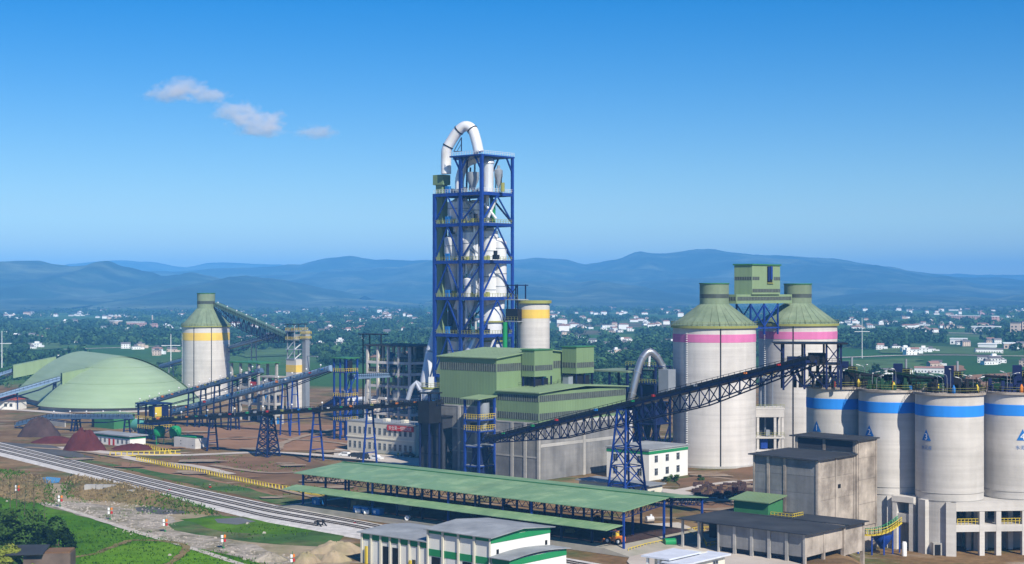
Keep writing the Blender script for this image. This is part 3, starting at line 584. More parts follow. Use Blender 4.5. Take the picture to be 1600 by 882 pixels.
# ------------------------------------------------------------------ cement mill building
MO = G(842, 752); ml = thing('mill_building', 'big mill hall with green cladding above grey concrete panel walls', 'building', (MO.x, MO.y, 0), ROT)
LL, Lm, WW = -36.1, -14.9, 38.0
def band(x0, x1, y, z0, z1, parent, axis='x', n=None):
    """a recessed ribbon of glazing with mullions"""
    f = MB(); n = n or max(2, int(abs(x1 - x0) / .8))
    if axis == 'x': o = B(x0, y - .03, z0, x1, y + .3, z1).build('window_band', 'glass_band', parent)
    else: o = B(y - .3, x0, z0, y + .03, x1, z1).build('window_band', 'glass_band', parent)
    for k in range(n + 1):
        q = x0 + (x1 - x0) * k / n
        if axis == 'x': f.box(q - .09, y - .1, z0, q + .09, y, z1)
        else: f.box(y, q - .09, z0, y + .1, q + .09, z1)
    f.build('mullions', 'mullion', o, kind='stuff')
# tall block
wl = MB(); wl.box(LL, 0, 18.6, Lm, WW, 32.0); wl.add([(LL, 0, 32), (LL, WW, 32), (LL, WW / 2, 33.6), (Lm, 0, 32), (Lm, WW, 32), (Lm, WW / 2, 33.6)], [(0, 1, 2), (3, 5, 4), (0, 2, 5, 3), (2, 1, 4, 5)])
wl.build('upper_wall', 'green_clad', ml)
MB().slab([(LL - .7, -.7, 32.0), (Lm + .7, -.7, 32.0), (Lm + .7, WW / 2, 33.9), (LL - .7, WW / 2, 33.9)], .25).build('roof', 'pale_green', ml)
MB().slab([(LL - .7, WW / 2 + .01, 33.9), (Lm + .7, WW / 2 + .01, 33.9), (Lm + .7, WW + .7, 32.0), (LL - .7, WW + .7, 32.0)], .25).build('roof', 'pale_green', ml)
band(LL + .2, Lm - .2, 0, 28.2, 30.3, ml); band(.2, 13, Lm, 28.2, 30.3, ml, 'y'); band(24, 30, Lm, 28.2, 30.3, ml, 'y')
band(LL + .2, Lm - .2, 0, 18.9, 20.6, ml)
# lower block
B(Lm + .01, .0, 15.2, 0, WW, 23.2).build('lower_wall', 'green_clad', ml)
MB().slab([(Lm + .02, -.7, 23.3), (.7, -.7, 23.3), (.7, WW / 2, 24.4), (Lm + .02, WW / 2, 24.4)], .25).build('roof', 'pale_green', ml)
MB().slab([(Lm + .02, WW / 2 + .01, 24.4), (.7, WW / 2 + .01, 24.4), (.7, WW + .7, 23.3), (Lm + .02, WW + .7, 23.3)], .25).build('roof', 'pale_green', ml)
band(Lm + .3, -.2, 0, 20.7, 22.4, ml); band(.2, WW - .2, 0, 20.7, 22.4, ml, 'y', 46)
band(Lm + .3, -.2, 0, 15.9, 17.7, ml); band(.2, WW - .2, 0, 15.9, 17.7, ml, 'y', 46)
# concrete frame and infill panels
B(LL + .3, .3, 0, Lm, WW - .3, 18.6).build('inner_wall', 'dark_panel', ml); B(Lm + .01, .3, 0, -.3, WW - .3, 15.2).build('inner_wall', 'dark_panel', ml)
cx = [LL, LL + 7.6, LL + 14, Lm - .6, -9.2, -4.6, 0]
for x in cx: B(x - .45 if x > LL else x, -.35, 0, x + .45 if x < 0 else x + .3, .3, 18.59 if x < Lm else 15.19).build('pillar', 'concrete', ml)
cy = [0, 18.9, WW]
for y in cy[1:]: B(-.3, y - .5, 0, .35, y + .5, 15.19).build('pillar', 'concrete', ml)
for a, b in zip(cx, cx[1:]):
    ht = 18.6 if b <= Lm + .1 else 15.2; zs = [0, 6.2, 12.4, ht]
    for z0, z1 in zip(zs, zs[1:]): B(a + .47, -.12, z0 + .06, b - .47, .28, z1 - .35).build('concrete_panel', 'panel_concrete', ml)
    for z in zs[1:]: B(a + .46, -.22, z - .34, b - .46, .25, z + .05).build('ledge_beam', 'concrete', ml)
for a, b in zip(cy, cy[1:]):
    for z0, z1 in ((0, 9.6), (9.6, 15.2)): B(-.28, a + .52, z0 + .06, .12, b - .52, z1 - .9).build('concrete_panel', 'panel_concrete', ml)
    for z in (9.6, 15.19): B(-.25, a + .51, z - .88, .22, b - .51, z).build('ledge_beam', 'concrete', ml)
# the two penthouses on blue legs, standing on the lower roof
for x0, x1, y0, y1, z0, z1, lab in ((-15 + .4, -10, 10, 17.8, 26.6, 33.8, 'green clad penthouse on the mill roof, the left one beside the tall block'), (-14.2, -9, 27, 35, 26.8, 34.2, 'green clad penthouse on the mill roof, the right one')):
    o = L2W(MO, x1, y0, 0); ph = thing('penthouse', lab, 'roof house', (o.x, o.y, 24.0), ROT, 'penthouses on the mill roof'); a, b = x0 - x1, y1 - y0
    B(a, 0, z0 - 24, 0, b, z1 - 24).build('wall', 'green_clad', ph); B(a - .25, -.25, z1 - 24, .25, b + .25, z1 - 23.75).build('roof', 'deep_green', ph)
    band(a + .2, -.2, 0, z0 - 24 + 1.6, z0 - 24 + 3.1, ph); band(.2, b - .2, 0, z0 - 24 + 1.6, z0 - 24 + 3.1, ph, 'y')
    for x in (a + .3, -.3):
        for y in (.3, b / 2, b - .3): beam_part('leg', (x, y, -.6), (x, y, z0 - 24), .35, 'navy_steel', ph)
    B(a + .8, 1.2, -.5, -.8, b - 1, z0 - 24.6).build('machinery', 'dark_steel', ph); MB().cyl(-1.5, b - 2, -.4, z0 - 24.2, .7).build('pipe', 'teal_tank', ph, True)
    m = MB(); m.rail([(a - 2, -1, -.2), (.8, -1, -.2), (.8, b + 1, -.2)], 1.1, 1.4); m.build('railing', 'dark_steel', ph, kind='stuff')
o = L2W(MO, -8, 22, 0); vb = thing('vent_box', 'small grey vent cabinet between the two penthouses', 'vent', (o.x, o.y, 24.2), ROT); B(-1, -1, -.2, 1, 1, 2.2).build('body', 'grey_metal', vb); B(-1.15, -1.15, 2.2, 1.15, 1.15, 2.4).build('lid', 'dark_steel', vb)
# hoist tower in front of the left face
o = L2W(MO, -15, -7); ht = thing('hoist_tower', 'open blue steel hoist tower with yellow railings against the mill wall', 'tower', (o.x, o.y, 0), ROT)
for x in (0, -5):
    for y in (0, 6.2): beam_part('column', (x, y, 0), (x, y, 21.2), .55, 'blue_steel', ht)
MB().slab([(-6, -1, 21.3), (.8, -1, 21.3), (.8, 6.6, 21.9), (-6, 6.6, 21.9)], .25).build('roof', 'pale_green', ht)
for z in (3.5, 8.7, 12.8, 15.8):
    B(-5, 0, z - .2, 0, 6.2, z).build('platform', 'grey_metal', ht)
    for a, b in (((-5, 0), (0, 0)), ((0, 0), (0, 6.2))): beam_part('girder', (*a, z - .35), (*b, z - .35), .3, 'blue_steel', ht)
    if z > 12: m = MB(); m.rail([(-5, -.3, z), (.3, -.3, z), (.3, 6.2, z)], 1.3, .9, .1); m.build('railing', 'yellow', ht, kind='stuff')
for z0, z1 in ((0, 8.5), (8.7, 15.6)): beam_part('brace', (-5, 0, z0), (0, 0, z1), .25, 'navy_steel', ht); beam_part('brace', (0, 0, z0), (0, 6.2, z1), .25, 'navy_steel', ht)
MB().lathe([(.6, 13), (1.5, 17), (1.5, 20)], -1.6, 3.8, 12).build('hopper', 'grey_metal', ht, True); B(-4, 1, 12.9, -2.4, 4, 14.6).build('machinery', 'dark_steel', ht)
MB().cyl(-2.2, 3, 0, 8.4, 2.2).build('receiving_bin', 'navy_steel', ht, True)
# dark annex and bin to the left
o = V((-19.25, 421, 0)); an = thing('dark_annex', 'narrow dark grey annex left of the mill', 'building', tuple(o), ROT)
B(-8, .2, 0, -.2, 6, 15.2).build('wall', 'dark_panel', an); B(-8.3, -.2, 15.2, .2, 6.3, 15.6).build('roof', 'dark_steel', an)
for x in (-8, -4, -.1): B(x - .2, -.05, 0, x + .2, .18, 15.19).build('pillar', 'dark_steel', an)
for z in (5, 10): B(-7.8, 0, z, -.4, .19, z + .3).build('ledge_beam', 'dark_steel', an)
bt = thing('bin_tower', 'dark steel transfer tower between annex and mill where the long conveyor ends', 'tower', tuple(L2W(o, -1.4, -3)), ROT)
for x in (-2, 1.4):
    for y in (-2, 2): beam_part('column', (x, y, 0), (x, y, 22), .4, 'navy_steel', bt)
B(-2.4, -2.4, 14, 1.8, 2.4, 20).build('housing', 'dark_steel', bt); B(-2.6, -2.6, 22, 2, 2.6, 22.3).build('roof', 'dark_steel', bt)
gdm = thing('glazed_bin', 'round topped pale green bin behind the dark annex', 'bin', tuple(G(676, 716))); MB().lathe([(3, 0), (3, 17.8), (2.6, 19.6), (1.4, 20.8), (0, 21.1)], n=20).build('shell', 'teal_tank', gdm, True)
for k in range(10):
    a = k * math.pi / 5; beam_part('rib', (3.05 * math.cos(a), 3.05 * math.sin(a), 0), (3.05 * math.cos(a), 3.05 * math.sin(a), 17.8), .2, 'white_metal', gdm)
# ------------------------------------------------------------------ pink-banded clinker silos and the head house over them
def big_silo(c, R, zw, ztop, zc, rd, zd, lab, band_mat, b0, b1, seam, cone, grp, rimmat='yellow_green'):
    s = thing('storage_silo', lab, 'silo', (c[0], c[1], gz(*c)), 0, grp)
    MB().cyl(0, 0, 0, zw, R, n=72).build('shell', 'silo_concrete', s, True)
    MB().lathe([(R + .015, b0), (R + .06, b0 + .05), (R + .06, b1 - .05), (R + .015, b1)], n=72, close=False).build('painted_band', band_mat, s, True)
    MB().lathe([(R + .6, zw + .01), (R + .6, ztop)], n=64).build('rim', rimmat, s, True)
    n = 28
    for k in range(n):                          # the cone roof: one sheet panel after another, seams standing proud
        a0, a1 = 2 * math.pi * k / n, 2 * math.pi * (k + 1) / n - .012; m = MB(); q = []
        for r, z in ((R + .5, ztop + .02), (rd + .05, zc)):
            for a in ((a0, a1) if r > R else (a1, a0)): q.append((r * math.cos(a), r * math.sin(a), z))
        m.slab(q, .15); m.beam(q[0], q[3], .05, .05); m.build('roof_panel', cone, s)
    MB().lathe([(rd, zc - .6), (rd, zd)], n=40).build('drum', cone, s, True); MB().lathe([(rd + .2, zd), (rd + .2, zd + .3)], n=40).build('drum_cap', 'deep_green', s, True)
    MB().lathe([(rd + .02, zc + (zd - zc) * .3), (rd + .02, zc + (zd - zc) * .5)], n=40, close=False).build('window_band', 'glass_band', s)
    for a in seam:
        m = MB(); m.beam((R * math.cos(a), R * math.sin(a), 0), (R * math.cos(a), R * math.sin(a), zw), .3, .3); m.build('downpipe', 'dark_steel', s)
    m = MB(); m.rail([((R + .5) * math.cos(a), (R + .5) * math.sin(a), ztop) for a in [k * math.pi / 24 for k in range(49)]], 1.1, 2, .06); m.build('railing', rimmat, s, kind='stuff')
    m = MB(); a = seam[0] - .85
    for k in range(60): z = 1 + k * (zw - 2) / 60; m.box(R * math.cos(a) * 1.01 - .25, R * math.sin(a) * 1.01 - .25, z, R * math.cos(a) * 1.01 + .25, R * math.sin(a) * 1.01 + .25, z + .12)
    m.build('ladder', 'white_paint', s, kind='stuff')
    MB().lathe([(R + .35, 0), (R + .35, .6)], n=64).build('plinth', 'concrete', s)
    return s
PL, PR = P(1116, 455, 444), P(1246.6, 455, 473)
big_silo(PL, 11.9, 39.4, 40.1, 46.2, 4.2, 52, 'huge pale concrete silo with magenta band, the whole left one of the pair', 'pink_band', 35.4, 37.7, [-1.55], 'cone_green', 'magenta banded silos')
ps = big_silo(PR, 11.9, 39.4, 40.1, 46.2, 4.2, 52, 'huge pale concrete silo with magenta band, the right one with holes, partly hidden', 'pink_band', 35.4, 37.7, [-1.87], 'cone_green', 'magenta banded silos')
for z in (9, 15.2, 21.4, 27.6): MB().tube([(11.6 * math.cos(-1.2), 11.6 * math.sin(-1.2), z), (12.05 * math.cos(-1.2), 12.05 * math.sin(-1.2), z)], .3, 10).build('vent_hole', 'hole', ps)
mid = (PL + PR) / 2; hd = thing('head_house', 'green head house on blue legs bridging the two magenta silos', 'head house', (mid.x, mid.y, 40), ROT)
B(-3.1, -7.8, 9, 3.1, 7.8, 17.6).build('wall', 'pale_green', hd); B(-3.4, -8.1, 17.6, 3.4, 8.1, 18).build('roof', 'deep_green', hd)
B(-2.6, -15.5, 6.3, 2.6, 15.5, 8.98).build('gallery', 'pale_green', hd)
band(-2.4, 2.4, -15.5, 7.2, 8.3, hd); band(-15, 15, 2.6, 7.2, 8.3, hd, 'y', 36)
band(-2.9, 2.9, -7.8, 13.2, 14.2, hd); band(-7.6, -4, 3.1, 13.2, 14.2, hd, 'y'); band(4.2, 7.6, 3.1, 13.2, 14.2, hd, 'y'); band(-7.6, 7.6, 3.1, 9.6, 10.6, hd, 'y')
op = B(2.2, .4, 12.4, 3.13, 3.4, 17.3).build('opening', 'hole', hd); beam_part('hoist_beam', (3.2, 1.2, 13), (3.2, 1.2, 17.2), .35, 'blue_steel', hd); B(3.14, .3, 12.2, 3.5, 3.5, 12.5).build('sill', 'yellow_green', hd); B(3.14, 2.2, 13.4, 3.3, 3.3, 17.3).build('curtain', 'blue_steel', hd)
for x in (-2.4, 2.4):
    for y in (-7.6, 0, 7.6): beam_part('leg', (x, y, -3), (x, y, 6.28), .45, 'blue_steel', hd)
    for a, b in ((-7.6, 0), (7.6, 0), (0, -7.6), (0, 7.6)): beam_part('brace', (x, a, -.5), (x, b, 6), .3, 'blue_steel', hd)
beam_part('tie_beam', (2.4, -9, -1), (2.4, 9, -1), .4, 'blue_steel', hd); beam_part('tie_beam', (-2.4, -9, -1), (-2.4, 9, -1), .4, 'blue_steel', hd)
# the concrete stair and frame structure between the two
o = P(1184, 455, 446); st = thing('stair_structure', 'pale open concrete frame standing between the two magenta silos', 'concrete frame', (o.x, o.y, 0), 0)
for x in (0, 5.0, 7.2):
    for y in (0, 6): B(x - .35, y - .35, 0, x + .35, y + .35, 15.8).build('pillar', 'silo_concrete', st)
for z in (3.4, 7.2, 15.6): B(-.6, -.6, z, 7.8, 6.5, z + .5).build('floor_slab', 'silo_concrete', st)
B(-.6, -.5, 13.4, 7.6, 6, 15.6).build('wall_panel', 'silo_concrete', st); m = MB(); m.rail([(-.4, -.5, 16.1), (7.6, -.5, 16.1)], 1, 1.2); m.rail([(-.4, -.5, 7.7), (7.6, -.5, 7.7)], 1.2, 1.2); m.build('railing', 'yellow_green', st, kind='stuff')
B(0.4, 4, 0, 6.6, 6, 13.3).build('inner_wall', 'dark_panel', st); B(2.5, .6, 7.8, 3.6, 2, 9.6).build('machinery', 'grey_metal', st); B(1, .8, 4.2, 3, 2, 7).build('machinery', 'blue_steel', st)
pf = thing('platform_house', 'railed platform high between the magenta silos', 'platform', (P(1192, 455, 452).x, 452, 0), ROT)
for x, y in ((-2, -2), (2, -2), (-2, 2), (2, 2)): beam_part('leg', (x, y, 0), (x, y, 24.5), .35, 'grey_metal', pf)
B(-2.6, -2.8, 24.5, 2.6, 2.8, 24.9).build('platform', 'grey_metal', pf); B(-1.5, -1.5, 24.9, 1.5, 1.5, 27.4).build('machinery', 'grey_metal', pf); m = MB(); m.rail([(-2.5, -2.7, 24.9), (2.5, -2.7, 24.9), (2.5, 2.7, 24.9)], 1.1, 1, .09); m.build('railing', 'yellow', pf, kind='stuff')

# ------------------------------------------------------------------ four blue-banded cement silos
S3 = V((91.1, 320, 0)); S2 = V((81.6, 330.3, 0)); S1 = V((72.3, 340.7, 0)); S4 = V((106.2, 323, 0))
RS, ZS = 6.9, 28.6
def wrapped(name, parts, mat, ang, z, parent):
    """flat lettering bent round the silo shell"""
    vs, fs = parts; m = MB(); m.add([((RS + .05) * math.cos(ang + x / RS), (RS + .05) * math.sin(ang + x / RS), z + y) for x, y in vs], fs); return m.build(name, mat, parent)
def text_parts(t, size):
    me = text_mesh(t, size); return [(v.co.x, v.co.y) for v in me.vertices], [tuple(p.vertices) for p in me.polygons]
def tri_parts(h, wd, n=8):
    vs = [(0, h)]; fs = []
    for k in range(1, n + 1):
        y = h * (1 - k / n); w2 = wd / 2 * k / n
        for i in range(n + 1): vs.append((-w2 + 2 * w2 * i / n, y))
    for i in range(n): fs.append((0, 1 + i, 2 + i))
    for k in range(1, n):
        for i in range(n): a = 1 + (k - 1) * (n + 1) + i; fs.append((a, a + n + 1, a + n + 2, a + 1))
    return vs, fs
zs4 = []
for k, (c, lab) in enumerate(((S1, 'blue banded silo marked 1, the farthest left, partly behind the tall concrete building'), (S2, 'blue banded silo marked 2, shaded on its right side'), (S3, 'blue banded silo marked 3, second from the right edge'), (S4, 'blue banded silo marked 4, cut off by the right edge'))):
    g0 = gz(c.x, c.y); s = thing('cement_silo', lab, 'silo', (c.x, c.y, g0), 0, 'blue banded cement silos'); dz = -g0
    m = MB()
    zb = 5.2 + dz if k == 3 else (6.8 + dz if k == 2 else 0)
    m.lathe([(RS, zb), (RS, ZS + dz)], n=80); m.build('shell', 'silo_concrete', s, True)
    MB().lathe([(RS + .01, 24.2 + dz), (RS + .05, 24.25 + dz), (RS + .05, 26.45 + dz), (RS + .01, 26.5 + dz)], n=80, close=False).build('painted_band', 'blue_band', s, True)
    MB().lathe([(RS + .45, ZS + dz), (RS + .45, ZS + .45 + dz)], n=72).build('roof_slab', 'old_concrete', s, True)
    m = MB(); m.rail([((RS + .35) * math.cos(a), (RS + .35) * math.sin(a), ZS + .45 + dz) for a in [i * math.pi / 20 for i in range(41)]], 1.1, 1.1, .055); m.build('railing', 'yellow_green', s, kind='stuff')
    m = MB()
    for z in (7 + dz, 8.5 + dz): m.lathe([(RS + .005, z), (RS + .09, z + .03), (RS + .09, z + .1), (RS + .005, z + .13)], n=72, close=False)
    m.build('joint_ring', 'concrete', s, True)
    ang = math.atan2(-c.y, -c.x) + (-.72 if k < 3 else .16) + (.0 if k < 3 else 0)
    sg = wrapped('number_sign', tri_parts(2.35, 2.4), 'blue_paint', ang, 19.2 + dz, s)
    m = MB(); vs, fs = text_parts(str(k + 1), 1.85); m.add([((RS + .09) * math.cos(ang + x / RS), (RS + .09) * math.sin(ang + x / RS), 19.2 + dz + .22 + y) for x, y in vs], fs); m.build('number', 'white_paint', sg)
    vs, fs = text_parts('水泥库', .95); wrapped('lettering', (vs, fs), 'faded_blue', ang, 17.4 + dz, s)
    # machines, conveyors and filters on the silo top
    mt = thing('roof_filter', ['dark filter box half hidden right behind the conveyor head house', 'slim dark filter tower between head house and middle filter', 'tall dark filter tower with brown side box, middle of the silo row', 'dark filter tower with thin stack nearest the right edge'][k], 'dust filter', (c.x + (1.5 if k < 2 else 0), c.y - 1.5, ZS + .45), -.3, 'dust filters on the silo tops')
    B(-1.4, -1, 1.2, .5, 1, 5.4).build('filter_box', 'navy_steel', mt); B(.55, -.9, 1.6, 2.0, .9, 4.4).build('side_box', 'dark_steel', mt); MB().lathe([(.3, 0), (.9, 1.2)], -.5, 0, 10).build('hopper', 'dark_steel', mt)
    for x in (-1.3, .4, 1.9):
        for y in (-.8, .8): beam_part('leg', (x, y, 0), (x, y, 1.7), .18, 'dark_steel', mt)
    MB().cyl(1.2, 0, 4.4, 6.4, .25, n=10).build('stack', 'grey_metal', mt, True); m = MB(); m.rail([(.6, -1.1, 3.2), (2.3, -1.1, 3.2), (2.3, 1.1, 3.2)], 1, .7, .07); m.build('railing', 'yellow_green', mt, kind='stuff')
    MB().tube([(-2.6, -1, .9), (-2.6, 1.2, .9)], .8, 14).build('fan', 'dark_green', mt, True); B(1.6, -1.4, 0, 2.6, -.6, .9).build('motor', 'blue_paint', mt)
    rr = random.Random(k)
    for j in range(8):
        a = -1.57 + rr.uniform(-1.5, 1.5); r_ = rr.uniform(2.5, 5.8); q = V((c.x + r_ * math.cos(a), c.y + r_ * math.sin(a), ZS + .45))
        lo = thing('lamp_post', 'small bent white lamp post among the machines on the silo tops', 'lamp', tuple(q), rr.uniform(0, 6), 'bent lamp posts on the silo tops')
        h = rr.uniform(2.6, 4.6); MB().tube(bez([(0, 0, 0), (0, 0, h * .8), (.3, 0, h), (1.0, 0, h + .25)], 3), .05, 6).build('post', 'grey_metal', lo); MB().beam((.8, 0, h + .2), (1.7, 0, h + .4), .3, .12).build('head', 'white_paint', lo)
    m = MB()
    for j in range(64):
        a = rr.uniform(-3, .3); r_ = rr.uniform(3.5, 6.5); x, y = r_ * math.cos(a), r_ * math.sin(a); sz = rr.uniform(.25, .7); m.box(x, y, ZS + .46 + dz, x + sz, y + sz, ZS + .46 + dz + sz * rr.uniform(.8, 4))
    m.build('fittings', ('dark_steel', 'dark_green', 'dark_steel', 'navy_steel')[k], s, kind='stuff')
    for j in range(2):
        a = -1.9 + j * 1.1 + rr.uniform(-.2, .2); x, y = c.x + 6.0 * math.cos(a), c.y + 6.0 * math.sin(a)
        dr = thing('valve_drum', 'small upright coloured drum at the railed edge of the silo tops', 'drum', (x, y, ZS + .45), 0, 'drums on the silo tops')
        MB().lathe([(.3, 0), (.38, .15), (.38, 1.1), (.2, 1.45), (.12, 1.7)], n=12).build('body', ('red', 'yellow', 'yellow', 'teal_tank', 'blue_paint', 'yellow', 'orange', 'red')[k * 2 + j], dr, True)
# air slides running over the silo tops
for a, b, lab in ((S1 + V((0, -2, 0)), S2 + V((2, -1, 0)), 'dark green sloping air slide just right of the head house'), (S2 + V((-1, -1, 0)), S3 + V((1, 1, 0)), 'lower green air slide running down to the middle dust filter')):
    t = thing('air_slide', lab, 'conveyor', (a.x, a.y, ZS + .45), 0); d = b - a
    beam_part('trough', (0, 0, 3.8), (d.x, d.y, 1.6), .8, 'dark_green', t, .5); m = MB(); m.rail([(0, -.8, 3.4), (d.x, d.y - .8, 1.3)], 1, 1, .07); m.build('railing', 'dark_steel', t, kind='stuff')
    for k in range(5): q = d * (k / 4); beam_part('leg', (q.x, q.y, 0), (q.x, q.y, 3.7 - 2.2 * k / 4), .15, 'dark_steel', t)
for k, (c, lab) in enumerate(((S1, 'dark green pipe bridge on the silo marked 1'), (S2, 'dark green pipe bridge on the silo marked 2'), (S3, 'dark green pipe bridge on the silo marked 3'), (S4, 'dark green pipe bridge at the right edge'))):
    t = thing('pipe_bridge', lab, 'pipe bridge', (c.x, c.y + 1, ZS + .45), -.2 - .1 * k, 'pipe bridges on the silo tops')
    for z, mt in ((2.2, 'dark_green'), (2.9, 'dark_steel')): MB().tube([(-6.2, -1, z), (6.2, -1, z - .5)], .28, 8).build('pipe', mt, t)
    m = MB(); m.rail([(-6.2, -1.5, 1.6), (6.2, -1.5, 1.1)], 1.2, .9, .08); m.build('railing', 'dark_steel', t, kind='stuff')
    for x in (-5.8, -3, 0, 3, 5.8): beam_part('leg', (x, -1, 0), (x, -1, 3.1), .16, 'dark_steel', t)
    for x in (-4, 1.5): B(x, -2.4, 0, x + 1.2, -1.4, 1.5).build('blower', 'dark_green' if x < 0 else 'dark_steel', t)
# base pilasters, frame under silo 4
def pil(c, ang, wid, ztop, parent): 
    m = MB(); d = V((math.cos(ang), math.sin(ang), 0)); t = V((-d.y, d.x, 0))
    pts = [d * (RS - .6) - t * wid, d * (RS + .95) - t * wid, d * (RS + .95) + t * wid, d * (RS - .6) + t * wid]; return m.prism([(p.x, p.y) for p in pts], 0, ztop).build('pilaster', 'silo_concrete', parent)
for ob in [o for o in COL.objects if o.name.startswith('cement_silo')]:
    c = ob.location; dz = -c.z
    if c.x < 103:
        pil(c, -1.80, 1.0, 6.9 + dz, ob); pil(c, -2.62, 1.0, 7.1 + dz, ob)
        if abs(c.x - S3.x) < 1:
            m = MB(); aa = [-1.8 - 3.6 * i / 40 for i in range(41)]; m.prism([((RS - .03) * math.cos(a), (RS - .03) * math.sin(a)) for a in aa] + [((RS - .5) * math.cos(a), (RS - .5) * math.sin(a)) for a in aa[::-1]], 0, 6.85 + dz); m.build('base_wall', 'silo_concrete', ob)
            d = B(-5.05, -6.4, 0, -3.3, -4.5, 2.5).build('doorway', 'concrete', ob); B(-4.8, -6.46, .02, -3.6, -6.38, 2.2).build('door', 'hole', d)
g0 = gz(100, 313); fo = V((89.5, 312.7, g0)); fb = thing('silo_base_frame', 'pale concrete open frame with two decks under the silo marked 4', 'concrete frame', tuple(fo), .09)
for x in (5.9, 9.4, 14.9, 20.5):
    for y in (0, 7, 14): B(x, y, 0, x + 1.05, y + 1.0, 9.1).build('pillar', 'silo_concrete', fb)
B(0, -.12, 9.1, 23, 16, 10.9).build('table_slab', 'silo_concrete', fb); B(0.1, .05, 4.9, 22.9, 15.5, 6.3).build('deck_slab', 'silo_concrete', fb)
m = MB(); m.rail([(1.4, .4, 6.3), (5.9, .4, 6.3)], 1.2, .8, .09); m.rail([(10.4, .4, 6.3), (22.5, .4, 6.3)], 1.2, .8, .09); m.build('railing', 'yellow', fb, kind='stuff')
B(10.4, 9, 0, 23, 9.5, 4.89).build('inner_wall', 'concrete', fb); B(13.5, 8.9, 0, 14.3, 9.0, 2.1).build('door', 'hole', fb); B(7.1, 6, 0, 9.2, 6.5, 4.9).build('inner_wall', 'concrete', fb); B(7.1, 6, 6.31, 9.2, 6.5, 9.1).build('inner_wall', 'concrete', fb)
B(0.3, 14.1, 0, 6.8, 14.5, 4.88).build('inner_wall', 'dark_panel', fb); B(.2, 12, 6.31, 23, 12.5, 9.09).build('inner_wall', 'dark_panel', fb)
o = V((S3.x - 9.2, S3.y + 1.5, gz(*S3.xy))); fb2 = thing('silo_base_frame', 'pale concrete frame with dark opening between silos 2 and 3', 'concrete frame', tuple(o), -.75)
for x in (-1.2, 2.6): B(x - .5, -1.5, 0, x + .5, 4, 10).build('pillar', 'silo_concrete', fb2)
B(-1.8, -1.6, 10, 3.2, 4.2, 11.2).build('table_slab', 'silo_concrete', fb2); B(-1.6, -1.2, 5.8, 3, 4, 7.6).build('deck_slab', 'concrete', fb2); B(-1.6, 3.4, 0, 3, 3.9, 9.98).build('inner_wall', 'dark_panel', fb2)
# green and yellow curved walkway
o = G(1378, 868, -4); wk = thing('walkway', 'curving steel walkway with green and yellow railings on blue legs', 'walkway', tuple(o), 0)
pw = [V((-4.5, 1.5, 4.0)), V((-2, .2, 4.1)), V((.5, .3, 4.6)), V((2.6, 1.6, 5.4)), V((4.4, 3.2, 6.2))]; pw = bez(pw, 3)
m = MB()
for a, b in zip(pw, pw[1:]): m.beam(a, b, 1.3, .25)
m.build('deck', 'yellow', wk); m = MB(); m.rail([p + V((.3, -.6, .1)) for p in pw], 1.1, .6, .09); m.build('railing', 'yellow', wk, kind='stuff'); m = MB(); m.rail([p + V((-.2, .6, .1)) for p in pw], 1.2, .5, .1); m.build('railing', 'tank_green', wk, kind='stuff')
for k in range(0, len(pw), 3): beam_part('leg', (pw[k].x, pw[k].y, 0), tuple(pw[k]), .28, 'blue_steel', wk)
MB().lathe([(.4, 1.0), (2.0, 3.2), (2.0, 3.9)], 0.6, 2.2, 12).build('hopper', 'blue_steel', wk, True)
wt = thing('standpipe', 'short white cylinder standing in the dark opening by silo 3', 'pipe', tuple(G(1413, 869, -4)), 0); MB().lathe([(.5, 0), (.5, 2.6), (.35, 2.9)], n=14).build('body', 'white_paint', wt, True)

